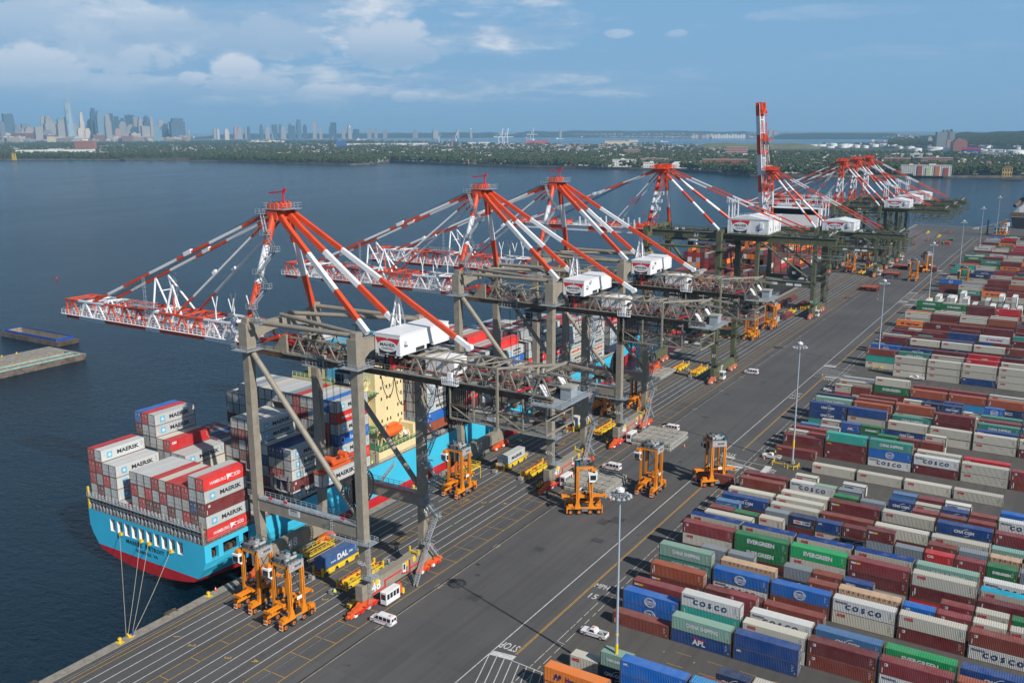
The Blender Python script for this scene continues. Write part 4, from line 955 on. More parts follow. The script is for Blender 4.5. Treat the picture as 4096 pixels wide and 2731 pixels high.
    cuts=[-67.6,-76.5,-88.0,-97.0,-108,-118.5,-128.5,-135.5];cmat=[RD,WH,RD,WH,RD,WH,RD]
    def bpart(mb,name):mb.v=[bt(*v)for v in mb.v];return part(mb,name,t)
    for y in(-3.0,3.0):
        mb=MB()
        for i in range(7):mb.box(cuts[i+1],y-.5,G+.1,cuts[i],y+.5,G+2.4,cmat[i])
        mb.box(-135.5,y-.5,G+2.4,-131,y+.5,G+3.6,RD);bpart(mb,'boom_girder')
    mb=MB()
    for i in range(10):x=-72-i*6.8;mb.beam((x,-3,G+1.8),(x,3,G+1.8),.5,.6,cmat[min(6,[j for j in range(7)if cuts[j]>=x][-1])])
    for(x,w,m_)in((-86.5,4.5,RD),(-117,4,RD),(-109,2,RD),(-131,3,RD),(-74,3,RD)):mb.cbox(x,0,G+3.1,w,4.6,1.5,m_);mb.cbox(x-.6,-2.2,G+4.0,w*.5,.5,1.2,m_);mb.cbox(x+.6,2.2,G+4.0,w*.5,.5,1.2,m_)
    for x in(-91.5,-101.5,-76,-81):mb.beam((x,-2.6,G+2.4),(x-.2,-2.6,G+6.0),.5,.4,WH);mb.beam((x,2.6,G+2.4),(x-.2,2.6,G+6.2),.5,.4,WH)
    bpart(mb,'boom_machinery')
    mb=MB()
    for y in(-3.9,3.9):
        for i in range(7):mb.rail([(cuts[i],y,G+2.4),(cuts[i+1],y,G+2.4)],(WH if 0<i<5 else RD),t=.1,post=1.8)
        mb.box(-135,y-.3,G+2.34,-68,y+.3,G+2.4,WH)
    bpart(mb,'boom_handrail')
    if not raised:
        for y,ye in((-3.2,-2.4),(3.2,2.4)):
            mb=MB();mb.striped((ax-1.2,ye,az-.4),(-130.0,y,G+3.0),.42,.46,(.12,.24,.37,.50,.62,.75,.88),(RD,WH));mb.beam(Vector((ax-1.2,ye,az-.4)).lerp(Vector((-130,y,G+3)),.44),Vector((ax-1.2,ye,az-.4)).lerp(Vector((-130,y,G+3)),.46),.8,.9,WH);part(mb,'forestay',t)
            mb=MB();mb.striped((ax-1.2,ye,az-1.4),(-86.5,y,G+3.0),.34,.34,(.2,.45,.62),(RD,WH,RD,WH));part(mb,'inner_forestay',t)
            mb=MB();
            for k in(-.5,0,.5):mb.tube((ax-1,ye*.5+k,az+.8),(-117,y*.5+k,G+3.6),.05,M['black'],4)
            part(mb,'hoist_rope',t)
    else:
        for y,ye in((-3.2,-2.4),(3.2,2.4)):
            mb=MB();a=bt(-110,y,G+3.4);b_=bt(-95,y,G+5.0);mb.striped((ax-1.2,ye,az-.4),b_,.34,.34,(.5,),(RD,WH));mb.striped(b_,bt(-125,y,G+3.6),.34,.34,(.3,.6),(RD,WH,RD));part(mb,'forestay',t)
            mb=MB()
            for k in(-.5,0,.5):mb.tube((ax+1,ye*.5+k,az+.8),bt(-118,y*.5+k,G+4),.05,M['black'],4)
            part(mb,'hoist_rope',t)
        mb=MB();c=bt(-117,0,G+4.6);mb.box(c[0]-2.0,-4,c[2]-2,c[0]+2.2,4,c[2]-1.9,RD);mb.rail([(c[0]-2,-4,c[2]-1.9),(c[0]+2.2,-4,c[2]-1.9),(c[0]+2.2,4,c[2]-1.9)],RD,t=.12,post=1);part(mb,'boom_platform',t)
    return t,G
g37,G37=green_crane(0.0,83.3);g37.location=(CX,254.6,0);g37['label']='nearest olive plate girder crane, numeral 37 on its girder, boom lowered over the ship bow'
number(g37,'37',-48.0,-4.96,G37+1.2,2.2,'-y');number(g37,'37',XL+.2,-12.77,11.0,1.8,'-y');number(g37,'37',XW+.2,-12.77,15.0,1.8,'-y');number(g37,'37',XL+.97,-4.5,4.5,2.6)
g45,G45=green_crane(-12.7,77.2,True);g45.location=(CX,405.4,0);g45['label']='olive crane with its red and white boom raised upright'
number(g45,'45',XL+.2,-12.77,9.0,1.8,'-y');number(g45,'45',XL+.97,-4.5,4.5,2.6)
g44,G44=green_crane(-12.7,77.0);g44.location=(CX,573.6,0);g44['label']='olive crane with numeral 44 on its girder, first of the three farthest cranes'
c43=copy_tree(g44,(CX,617.0,0),label='olive crane in the middle of the three farthest cranes')
c42=copy_tree(g44,(CX,659.5,0),label='farthest olive crane, last of the three at the end of the quay')
for t_,n_ in((g44,'44'),(c43,'43'),(c42,'42')):
    number(t_,n_,-50.5,-4.96,G44+1.2,2.2,'-y');number(t_,n_,XL+.2,-12.77,9.0,1.8,'-y');number(t_,n_,XL+.97,-4.5,4.5,2.6)
# ---------------------------------------------------------------- containers
def container_paint(from_vcol):
    m,n,l=node_mat('container_paint_stuff' if from_vcol else 'container_paint');b=n['Principled BSDF']
    b.inputs['Roughness'].default_value=.55;b.inputs['Specular IOR Level'].default_value=.35
    tc=n.new("ShaderNodeTexCoord")
    if from_vcol:
        a=n.new("ShaderNodeVertexColor");a.layer_name='paint';base=a.outputs[0];vec=tc.outputs['Object']
    else:
        oi=n.new("ShaderNodeObjectInfo");base=oi.outputs['Color']
        ad=n.new("ShaderNodeVectorMath");ad.operation='MULTIPLY_ADD';l.new(oi.outputs['Random'],ad.inputs[0]);ad.inputs[1].default_value=(97,53,31);l.new(tc.outputs['Object'],ad.inputs[2]);vec=ad.outputs[0]
    fade=nnoise(n,l,vec,.35,4,.6);c=nmix(n,l,nramp(n,l,fade,.3,.7,0,.45),base,nmix(n,l,.22,base,(.42,.40,.38,1)))
    str_=nnoise(n,l,vec,1.0,4,.6,.0,(2.2,2.2,.35));c=nmix(n,l,nramp(n,l,str_,.55,.85,0,.5),c,nmix(n,l,.6,base,(.05,.04,.035,1),'MIX'))
    rs=nnoise(n,l,vec,.9,8,.78);c=nmix(n,l,nramp(n,l,rs,.66,.76,0,.8),c,(.16,.07,.035,1))
    # upward faces patchily paler: some paint fading, mostly sunlight on roofs put into the colour
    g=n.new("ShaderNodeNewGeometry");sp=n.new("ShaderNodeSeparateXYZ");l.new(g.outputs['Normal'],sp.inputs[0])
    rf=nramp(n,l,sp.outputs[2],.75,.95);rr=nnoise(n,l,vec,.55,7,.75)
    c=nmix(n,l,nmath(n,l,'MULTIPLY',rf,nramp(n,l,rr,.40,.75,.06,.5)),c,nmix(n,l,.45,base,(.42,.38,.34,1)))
    l.new(c,b.inputs['Base Color']);return m
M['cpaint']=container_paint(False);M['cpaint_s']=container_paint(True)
M['frame']=mat('container_frame_rusty',(0.12,0.085,0.06,1),.7,var=.35,dirt=(0.2,0.09,0.045,1),dirt_amt=.5,dirt_scale=1.3)
M['lockbar']=mat('door_locking_bar',(0.30,0.31,0.31,1),.5,var=.15)
COL=dict(maroon=(.135,.014,.016),brown=(.19,.036,.022),rust=(.31,.065,.025),red=(.46,.012,.016),hsred=(.60,.016,.014),pink=(.21,.026,.030),green=(.0,.165,.050),dgreen=(.01,.11,.045),bgreen=(.0,.30,.085),
           teal=(.045,.235,.19),lteal=(.19,.33,.27),bteal=(.02,.31,.26),navy=(.006,.028,.10),dblue=(.004,.045,.19),blue=(.003,.115,.43),sky=(.02,.22,.48),lblue=(.05,.155,.33),grey=(.20,.235,.27),lgrey=(.33,.35,.36),white=(.52,.50,.43),cream=(.50,.475,.40),mwhite=(.46,.475,.47),reefer=(.66,.66,.62),orange=(.74,.19,.015),tan=(.50,.33,.21),magenta=(.40,.01,.09),cyan=(.02,.32,.45),offw=(.58,.58,.56),dal=(.02,.085,.25))
CW,CL40,CL20=2.438,12.19,6.06
def corr_panel(mb,p0,du,dv,nrm,L,Hh,pitch,depth,mt):
    """trapezoidal sheet: p0 corner, du along, dv up, ribs stand out by depth along nrm"""
    n=max(1,int(round(L/pitch)));w=L/n;us=[];ds=[]
    for i in range(n):
        a=i*w;us+=[a,a+w*.28,a+w*.5,a+w*.78];ds+=[0,0,1,1]
    us.append(L);ds.append(0);p0,du,dv,nrm=map(Vector,(p0,du,dv,nrm));vs=[]
    for u,d in zip(us,ds):
        q=p0+du*u+nrm*(depth*d);vs.append(tuple(q));vs.append(tuple(q+dv*Hh))
    mb.add(vs,[(2*i,2*i+2,2*i+3,2*i+1)for i in range(len(us)-1)],mt)
def body_mesh(L,H):
    """container body along X from the origin, y 0..CW, corrugated sides, front wall at x=0, doors at x=L"""
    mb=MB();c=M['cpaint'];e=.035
    corr_panel(mb,(.12,e,.12),(1,0,0),(0,0,1),(0,-1,0),L-.24,H-.22,.31,.05,c)
    corr_panel(mb,(.12,CW-e,.12),(1,0,0),(0,0,1),(0,1,0),L-.24,H-.22,.31,.05,c)
    corr_panel(mb,(e,.10,.12),(0,1,0),(0,0,1),(-1,0,0),CW-.2,H-.22,.25,.034,c)
    corr_panel(mb,(.1,.08,H-.03),(1,0,0),(0,1,0),(0,0,1),L-.2,CW-.16,.42,.045,c)
    mb.add([(L-.05,.08,.12),(L-.05,CW-.08,.12),(L-.05,CW-.08,H-.1),(L-.05,.08,H-.1)],[(0,1,2,3)],c)
    # top and bottom side rails in body colour
    mb.box(.1,0,H-.12,L-.1,.07,H-.02,c);mb.box(.1,CW-.07,H-.12,L-.1,CW,H-.02,c)
    return mb
def frame_mesh(L,H):
    mb=MB();f=M['frame']
    for x in(0,L-.12):
        for y in(0,CW-.12):mb.box(x,y,0,x+.12,y+.12,H,f)
        mb.box(x+.01,.12,0,x+.11,CW-.12,.13,f);mb.box(x+.01,.12,H-.11,x+.11,CW-.12,H,f)
    for y in(0.004,CW-.094):mb.box(.12,y,0,L-.12,y+.09,.14,f)
    return mb
def door_mesh(H):
    """one door leaf set with four locking bars, in the plane x=0 facing +X, y 0..CW"""
    mb=MB();c=M['cpaint'];b=M['lockbar']
    for k in(0,1):
        y=.1+k*1.13
        mb.box(0,y,.15,.03,y+1.10,H-.12,c)
        for z in(.18+(H-.35)/3,.18+2*(H-.35)/3):mb.box(.03,y+.05,z-.03,.035,y+1.05,z+.03,M['frame'])
    for y in(.40,.92,1.50,2.02):
        mb.box(.04,y,.1,.08,y+.05,H-.08,b)
        for z in(.9,1.15):mb.box(.05,y-.02,z,.10,y+.30,z+.05,b)
    mb.box(.03,1.5,H*.62,.045,2.0,H*.86,M['offw_mark']);mb.box(.03,.45,H*.7,.045,.85,H*.80,M['offw_mark'])
    return mb
M['offw_mark']=mat('door_marking_white',(.5,.5,.5,1),.6)
CM={}
def cmesh(kind,L,H):
    k=(kind,L,H)
    if k not in CM:
        mb={'body':lambda:body_mesh(L,H),'frame':lambda:frame_mesh(L,H),'door':lambda:door_mesh(H)}[kind]()
        CM[k]=mb.mesh('container_'+kind)
    return CM[k]
NV=mat('lettering_navy',(.006,.022,.13,1),.5,var=.03);WT=mat('lettering_white',(.66,.66,.66,1),.5,var=.04);RT=mat('lettering_red',(.55,.012,.018,1),.5,var=.04)
BK=mat('lettering_dark',(.022,.03,.04,1),.5,var=.04);MB_=mat('star_square_blue',(.10,.42,.62,1),.5,var=.04);YT=mat('lettering_yellow',(.65,.48,.02,1),.5);MGT=mat('lettering_magenta',(.42,.02,.12,1),.5)
def star(cx,cz,r,mt,y=-.02,n=7):
    pts=[]
    for i in range(2*n):a=PI/2+PI*i/n;rr=r if i%2==0 else r*.42;pts.append((cx+rr*math.cos(a),y,cz+rr*math.sin(a)))
    mb=MB();mb.poly(pts,mt,True);return mb
def logo_mb(key,L,H):
    """flat lettering on the -Y side; x 0..L, z 0..H; drawn 6 cm proud of the ribs"""
    mb=MB();y=-.055;h=H/2
    def T(s,size,mt,x,z,bold=.02,w=None,sp=1.0):mb.merge(text_mb(s,size,mt,bold,sp,w),(x,y,z))
    big=L>8
    if key=='evergreen':T('EVERGREEN',1.35 if big else .8,WT,L*.5,h+.1,.055,6.2 if big else 3.6)
    elif key=='china':T('CHINA SHIPPING',1.15 if big else .7,WT,L*.52,h+.1,.05,6.6 if big else 3.8)
    elif key=='cosco':
        T('COSCO',1.35 if big else .8,NV,L*.5,h+.05,.05,6.0 if big else 3.6,1.3)if False else[T(ch,1.45 if big else .85,NV,L*(.26+.12*i),h,.05)for i,ch in enumerate('COSCO')]
        T('FLORENS',.55,NV,1.8,H-.62,.02)
    elif key=='globe':
        for i in range(20):
            a,b=2*PI*i/20,2*PI*(i+.8)/20
            for r in(1.0,.86):mb.beam((L*.5+1.25*r*math.cos(a),y,h+r*math.sin(a)),(L*.5+1.25*r*math.cos(b),y,h+r*math.sin(b)),.03,.09,WT)
        T('COSCO',.62,WT,L*.5,h+.12,.03,2.4);T('SHIPPING',.3,WT,L*.5,h-.38,.015,2.0)
        for s in(-1,1):mb.beam((L*.5+.55*s,y,h-.8),(L*.5+.9*s,y,h+.1),.03,.06,WT);mb.beam((L*.5+.55*s,y,h+.85),(L*.5+.9*s,y,h+.3),.03,.06,WT)
    elif key=='oocl':T('OOCL',.78,RT,L*.16 if big else L*.22,H-.68,.05,1.65)
    elif key=='cma':
        T('CMA CGM',1.0 if big else .9,WT,L*.5,h,.05,4.4 if big else 4.0)
        for i in range(8):
            a,b=PI*(.5+.06*i),PI*(.5+.06*(i+1));mb.beam((L*.5+.9+1.3*math.cos(a),y,h+.0+.95*math.sin(a)),(L*.5+.9+1.3*math.cos(b),y,h+.0+.95*math.sin(b)),.03,.1,WT);mb.beam((L*.5+.1-1.3*math.cos(a),y,h-.95*math.sin(a)),(L*.5+.1-1.3*math.cos(b),y,h-.95*math.sin(b)),.03,.1,WT)
    elif key=='cmabox':
        mb.box(L*.5-2,y-.01,h-.45,L*.5+2,y,h+.45,WT);mb.merge(text_mb('CMA',.8,RT,.04,1,1.7),(L*.5-1.0,y-.02,h));mb.merge(text_mb('CGM',.8,NV,.04,1,1.8),(L*.5+1.0,y-.02,h))
    elif key=='apl':
        T('APL',1.5 if big else 1.05,WT,L*.48,h-.25,.06,2.7 if big else 1.9)
        mb.prism([(L*.48-1.3,y-.02,h+.72),(L*.48,y-.02,h+.56),(L*.48+1.3,y-.02,h+.72),(L*.48+1.1,y-.02,h+.42),(L*.48-1.1,y-.02,h+.42)],(0,.015,0),RT)
    elif key=='aplsmall':T('APL',.55,WT,1.1,H-.6,.03)
    elif key=='hapag':
        T('Hapag-Lloyd',1.35,NV,L*.60,h,.045,5.6)
        for k in(0,.75):mb.prism([(L*.17+k,y,h-.6),(L*.17+k+.3,y,h-.6),(L*.17+k+.42,y,h-.1),(L*.17+k+.85,y,h-.1),(L*.17+k+.7,y,h+.6),(L*.17+k+.35,y,h+.55),(L*.17+k+.25,y,h+.15)],(0,.01,0),NV)
    elif key in('maersk','sealand'):
        mb.box(L*.13,y-.01,h-.72,L*.13+1.44,y,h+.72,MB_);mb.merge(star(L*.13+.72,h,.62,WT,y-.03))
        if key=='maersk':T('MAERSK',1.35,BK,L*.60,h,.045,6.0)
        else:T('MAERSK',1.0,BK,L*.58,h+.55,.04,5.0);T('SEALAND',1.0,BK,L*.58,h-.55,.01,5.0)
    elif key in('hamburg','hamburgr'):
        c_=WT if key=='hamburg' else RT
        T('HAMBURG',1.05,c_,L*.33,h-.05,.02,4.4);T('S\u00dcD',1.1,c_,L*.78,h+.0,.03,1.9);mb.prism([(L*.53,y,h+.7),(L*.70,y,h+.45),(L*.62,y,h+.1),(L*.70,y,h-.5),(L*.60,y,h-.1),(L*.545,y,h-.75)],(0,.01,0),c_)
    elif key=='saf':T('Safmarine',1.4,WT,L*.62,h,.02,6.2);mb.ngon(L*.14,y-.01,h,.8,.8,WT,16,'y',.01);mb.ngon(L*.14,y-.025,h,.66,.66,NV,16,'y',.01)
    elif key=='mcc':T('MCC',1.3,WT,L*.6,h+.1,.06,2.6);T('TRANSPORT',.35,WT,L*.6,h-.7,.02)
    elif key=='dal':T('www.',.8,WT,L*.30,h-.25,.02,1.9);T('DAL',1.9,WT,L*.55,h+.1,.09,3.6);T('.biz',.8,WT,L*.78,h+.1,.03,1.4)
    elif key=='uasc':[T(ch,1.1,WT,L*(.28+.16*i),h,.05)for i,ch in enumerate('UASC')]
    elif key=='yang':T('YANG MING',1.0,MGT,L*.56,h,.04,5.4);mb.box(L*.24,y,h+.25,L*.24+1,y+.01,h+.45,MGT);mb.box(L*.24+.35,y,h-.45,L*.24+.65,y+.01,h+.25,MGT)
    elif key=='acl':T('ACL',1.1,WT,L*.5,h+.2,.05,2.0);mb.beam((L*.5-.9,y,h-.6),(L*.5+.9,y,h-.6),.02,.15,WT)
    elif key=='cai':T('CAI',.8,WT,1.25,H-.75,.05)
    elif key=='one':T('ONE',1.0,WT,L*.5,h,.05)
    elif key=='tex':T('tex',.8,WT,1.0,H-.6,.04);mb.box(1.6,y,H-.85,2.4,y+.01,H-.45,YT)
    elif key=='mark':mb.box(.9,y,H-.95,1.45,y+.01,H-.4,WT);mb.box(1.0,y-.01,H-.8,1.2,y,H-.5,BK)
    elif key=='vert':
        t=text_mb('textainer',.42,WT,.02);o=MB();o.mats=t.mats;o.f=t.f;o.m=t.m;o.v=[(c+.95,b+y,-a+H*.55)for a,b,c in t.v];mb.merge(o)
    elif key=='tyellow':T('Triton',.5,YT,1.3,H-.55,.04)
    elif key=='seaco':T('GESeaCo',.5,WT,1.6,H-.6,.03)
    # small data panel near the door end, on every box
    if key!='none':
        for i in range(5):mb.box(L-1.15,y,H-.55-i*.28,L-1.15+(.5 if i%2 else .3),y+.01,H-.5-i*.28,WT if key not in('oocl','cosco','maersk','sealand')else NV)
        mb.box(L-.55,y,.55,L-.35,y+.01,.85,YT)
        if key in('maersk','mark','tex','vert'):mb.box(.5,y,.4,.62,y+.01,1.4,WT)
    return mb
LGM={}
def logo_mesh(key,L,H):
    k=(key,L,H)
    if k not in LGM:LGM[k]=logo_mb(key,L,H).mesh('lettering')
    return LGM[k]
CONT=[]# every container spec, made at the end
def cont(x,y,z,L,color,logo='mark',H=2.75,orient='x',doors=True,**kw):
    """orient 'x': length along +X, long side faces -Y, doors +X.  'y': length along +Y, long side with lettering faces +X, doors face -Y"""
    CONT.append(dict(x=x,y=y,z=z,L=L,H=H,color=color,logo=logo,orient=orient,doors=doors,**kw))
ORD=['zeroth','first','second','third','fourth','fifth','sixth','seventh','eighth','ninth','tenth','eleventh','twelfth','thirteenth','fourteenth','fifteenth','sixteenth','seventeenth','eighteenth','nineteenth','twentieth']
CNAME=dict(maroon='maroon',brown='brown',rust='rust orange',red='red',hsred='bright red',pink='faded maroon',green='green',dgreen='dark green',bgreen='bright green',teal='teal',lteal='pale teal',bteal='bright teal',navy='navy blue',dblue='dark blue',blue='blue',sky='sky blue',lblue='light blue',grey='grey',lgrey='light grey',white='white',cream='cream white',mwhite='pale grey',reefer='white refrigerated',orange='orange',tan='beige',magenta='magenta',cyan='cyan',offw='off-white',dal='mid blue')
LNAME=dict(evergreen='large white name',china='white two-word name',cosco='large navy letters',globe='white globe emblem',oocl='small red name',cma='white name with arcs',cmabox='red and navy name plate',apl='white name under red wings',aplsmall='small white name',hapag='navy name',maersk='black name and star',sealand='two-line black name',hamburg='white name and flag',hamburgr='red name',saf='white script name',mcc='white letters',dal='large white letters',uasc='spaced white letters',yang='magenta name',acl='white letters',cai='small white name',one='white letters',tex='yellow patch',mark='small badge',vert='upright lettering',tyellow='small yellow name',seaco='small white name',none='no lettering')

# ---------------------------------------------------------------- the container ship alongside
SX0,SX1=-112.2,-71.3;SC=(SX0+SX1)/2;HW=(SX1-SX0)/2;DZ=10.5
ship=empty('container_ship',(0,0,0),'light blue container ship moored at the quay, stern towards the camera','container ship')
def hull_sec(s):
    """half widths at the given heights for station s (metres from the transom)"""
    full=[(.9,-8),(.97,-7),(.985,-5),(.99,-3.5),(1,-1),(1,2.0),(1,4.5),(1,6.3),(1,DZ)]
    aft=[(0,-1.05),(.15,-1.0),(.39,-.62),(.62,.1),(.79,.85),(.865,2.0),(.955,4.5),(.992,6.3),(1,DZ)]
    if s<45:
        k=min(1,s/45.0)**.8;P=[(a[0]+(f[0]-a[0])*k,a[1]+(f[1]-a[1])*k)for a,f in zip(aft,full)];return[p[1]for p in P],[p[0]for p in P]
    zs=[p[1]for p in full]
    if s>195:
        u=(s-195)/78.0;w=[]
        for z in zs:p=2.6 if z>5 else 1.35;w.append(max(.004,(1-min(1,u*(1.0 if z>5 else 1.08))**p))*(1 if z>5 else 1-.05*u))
        return zs,w
    return zs,[p[0]for p in full]
mb=MB();mb2=MB();stns=[0,6,14.5,25,40,60,90,130,170,195,205,215,225,235,243,251,258,264,269,272]
rows=[]
for s in stns:
    zs,w=hull_sec(s);rows.append([(SC+d*HW*wi,19.5+s,z+(max(0,(s-195))/78*4.0 if z>5 else 0))for d in(1,-1)for z,wi in zip(zs,w)])
for i in range(len(stns)-1):
    for side in(0,1):
        for j in range(8):
            o=side*9;q=[rows[i][o+j],rows[i+1][o+j],rows[i+1][o+j+1],rows[i][o+j+1]]
            if side==0 and j==7 and stns[i]<14:continue  # mooring-deck openings are built below
            tgt=mb2 if j<5 else mb;tgt.add(q,[(0,1,2,3)],M['bottom']if j<5 else M['hull'])
# transom below the mooring deck
for j in range(7):
    a,b=rows[0][j],rows[0][j+1];c,d=rows[0][9+j+1],rows[0][9+j]
    (mb2 if j<5 else mb).add([a,b,c,d],[(0,1,2,3)],M['bottom']if j<5 else M['hull'])
def holes(mb,us,vs,hole,P,mt,depth,n,inner):
    """wall with rectangular openings: us/vs are grid lines, hole(i,j) tells which cells are open"""
    for i in range(len(us)-1):
        for j in range(len(vs)-1):
            a,b,c,d=P(us[i],vs[j]),P(us[i+1],vs[j]),P(us[i+1],vs[j+1]),P(us[i],vs[j+1])
            if not hole(i,j):mb.add([a,b,c,d],[(0,1,2,3)],mt)
            else:
                e=[tuple(Vector(q)+Vector(n)*depth)for q in(a,b,c,d)]
                for k in range(4):mb.add([(a,b,c,d)[k],(a,b,c,d)[(k+1)%4],e[(k+1)%4],e[k]],[(0,1,2,3)],inner)
us=[SX0];x=-104.2
for i in range(10):us+=[x,x+1.85];x+=2.64
us.append(SX1)
holes(mb,us,[6.3,6.55,9.6,DZ],lambda i,j:j==1 and i%2==1,lambda u,v:(u,19.5,v),M['hull'],1.2,(0,1,0),WH)
ys=[19.5,21.3,23.3,24.6,29.2,30.4,32.8,34.0]
holes(mb,ys,[6.3,6.5,9.4,DZ],lambda i,j:j==1 and i in(1,3,5),lambda u,v:(SX1,u,v),M['hull'],1.0,(-1,0,0),M['hull'])
hull=mb.build('hull',ship);mb2.build('hull_bottom',ship)
mb=MB()
mb.box(SX0+1.4,20.8,5.9,SX1-1.2,33.8,6.0,M['deck']);mb.box(SX0+1.4,24.5,6.0,SX1-2.6,24.7,10.2,WH)
for i in range(24):mb.cbox(random.uniform(SX0+6,SX1-3),random.uniform(21.0,24),6.6,random.uniform(.6,2),random.uniform(.6,1.6),random.uniform(.8,1.6),random.choice((M['dark'],M['grey'],M['midgrey'],M['dark'])))
for i in range(8):mb.cbox(SX1-2.2,22+i*1.5,6.7,1.4,.9,1.5,random.choice((M['dark'],M['grey'],M['rusty'])))
tag(mb.build('mooring_deck',ship),kind='stuff')
mb=MB();mb.box(SX0+.2,19.7,DZ-.25,SX1-.2,233,DZ,M['deck'])
pts=[(SX1-.2,233),(SX1-4,255),(SC+9,274),(SC,289),(SC-9,274),(SX0+4,255),(SX0+.2,233)];mb.poly([(a,b,DZ+.9+max(0,b-240)*.06)for a,b in pts],M['deck'])
mb.build('main_deck',ship)
mb=MB()
for y in(46.0,62,100,114.5,129,143.5,158,172.5,187,201.5,216,230):mb.box(SX0+1.5,y-1.4,DZ,SX1-1.5,y-1.2,12.4,M['midgrey']);
for y in(20.2,33.9,46.4,62.8,100.4,114.8,129.2,143.6,158,172.4,186.8,201.2,215.6):mb.box(SX0+2.0,y+.3,DZ,SX1-1.4,y+12.0,11.2,M['hatch'])
mb.build('hatch_coaming',ship)
# stern lashing bridge and rails
mb=MB();x=SX0+.4;i=0
while x<SX1-.3:
    mb.beam((x,19.9,DZ),(x,19.9,DZ+4.2),.22,.22,M['lgal'])if 'lgal' in M else mb.beam((x,19.9,DZ),(x,19.9,DZ+4.2),.22,.3,M['grey'])
    if i%5==2:mb.beam((x,19.9,DZ),(x+2.0,19.9,DZ+4),.14,.14,M['grey'])
    x+=1.28;i+=1
mb.box(SX0+.3,19.3,DZ+3.1,SX1-.2,20.3,DZ+3.2,M['grey']);mb.box(SX0+.2,19.6,DZ+2.0,SX1-.2,20.2,DZ+2.1,M['midgrey'])
mb.rail([(SX0+.2,19.6,DZ),(SX1-.2,19.6,DZ)],M['galv']);mb.rail([(SX0+.2,19.3,DZ+3.2),(SX1-.2,19.3,DZ+3.2)],M['galv'],t=.08)
for x in(SX0+.3,SX1-.5):mb.beam((x,19.7,DZ),(x,19.7,DZ+5.5),.4,.4,M['beige']if x>-90 else M['yellow']);
tag(mb.build('stern_lashing_bridge',ship),kind='stuff')
mb=MB();mb.rail([(SX1-.1,20,DZ),(SX1-.1,233,DZ)],M['galv'],post=2.2);
for y in(33.5,46,60.6,61.6,78.2,99.6,113.5,128,142.5,157,171.5,186,200.5,215,229.5):
    for x in(SX1-.7,SX1-3.2,SX1-5.8,SX1-11):mb.beam((x,y,DZ),(x,y,DZ+7),.3,.3,M['midgrey'])
    mb.box(SX0+1,y-.4,DZ+6.2,SX1-.5,y+.4,DZ+6.3,M['grey']);mb.box(SX0+1,y-.4,DZ+3.1,SX1-.5,y+.4,DZ+3.2,M['grey']);mb.rail([(SX1-12,y-.4,DZ+6.3),(SX1-.5,y-.4,DZ+6.3),(SX1-.5,y+.4,DZ+6.3)],M['galv'],post=1.2)
tag(mb.build('lashing_bridge',ship),kind='stuff')
mb=MB()
for j in range(26):
    y=34+random.random()*26;x=SX1-random.uniform(.6,8);mb.cbox(x,y,DZ+random.uniform(.3,1.2),random.uniform(.3,1.4),random.uniform(.3,1.4),random.uniform(.4,1.8),random.choice((M['grey'],M['deck'],M['yellow'],M['midgrey'],M['midgrey'])))
tag(mb.build('deck_fitting',ship),kind='stuff')
t1=text_mb('MAERSK  DETROIT',1.35,BK,.035,1.12,13.5);t2=text_mb('NORFOLK  VA',1.1,BK,.02,1.05,7.6)
mb=MB();mb.merge(t1,(-91.9,19.44,5.3));mb.build('ship_name',ship);mb=MB();mb.merge(t2,(-91.4,19.44,3.7));mb.build('ship_name',ship)
# orange fairleads
for i,x in enumerate((-100.3,-92.9,-90.1,-82.5)):
    mb=MB();mb.cbox(x,19.3,6.7,.9,.5,.7,M['yellow']);mb.tube((x,19.0,6.5),(x,19.45,6.5),.35,M['yellow'],8);mb.build('fairlead',ship)
# bow thruster mark on the side
mb=MB();X=SX1+.03
for a,b in(((52.6,4.4),(54.0,3.0)),((54.0,3.0),(55.4,4.4)),((53.4,4.4),(53.4,7.4)),((54.6,4.4),(54.6,7.4)),((53.4,7.4),(54.6,7.4)),((52.6,4.4),(53.4,4.4)),((54.6,4.4),(55.4,4.4))):mb.beam((X,a[0],a[1]),(X,b[0],b[1]),.04,.14,WT)
mb.merge(xform(text_mb('TUG',.9,WT,.02),'+x',(X,54,8.2)));mb.build('tug_mark',ship)
# superstructure
CR=M['cream'];GD=M['deckgreen']
mb=MB();mb.box(-104,86.0,DZ,-78.0,98.2,37.5,CR);mb.build('accommodation_block',ship)
mb=MB();mb.box(-103,79.6,DZ,-80.5,85.96,30.5,CR);mb.box(-103,79.6,30.5,-80.5,86,31,CR);mb.box(-111,79.8,DZ,-72.2,98,13.4,CR);mb.box(-98,81,31,-84,86,38,CR);mb.build('aft_deckhouse',ship)
mb=MB();mb.box(-80.5,80.2,27.9,-76.6,86.0,28.1,GD);mb.box(-111,80.2,13.42,-72.0,98,13.52,GD);mb.box(-80.5,80.2,17.9,-75.2,88.0,18.0,GD);mb.box(-80.3,79.8,31.02,-80.2,80,31.1,GD);mb.box(-103,79.8,31.02,-80.6,86,31.1,GD);mb.box(-78,96,13.6,-73,98,17,CR);mb.build('green_deck',ship)
mb=MB()
for z,a,b,c in((28.1,-80.5,-76.6,80.2),(31.1,-103,-80.6,79.8),(18.0,-80.5,-75.2,80.2)):mb.rail([(a,c,z),(b,c,z),(b,86,z)],CR,t=.09)
mb.rail([(-72.1,80,13.5),(-72.1,98,13.5)],CR,t=.09);mb.rail([(-104,86,37.5),(-78,86,37.5),(-78,98,37.5)],CR,t=.09);mb.stair((-79,81.5,24.4),(-79,85.4,28),.8,CR,(1,0,0));mb.stair((-79.4,85.2,31.1),(-79.4,81,28.1),.8,CR,(1,0,0));tag(mb.build('deck_railing',ship),kind='stuff')
mwin=None
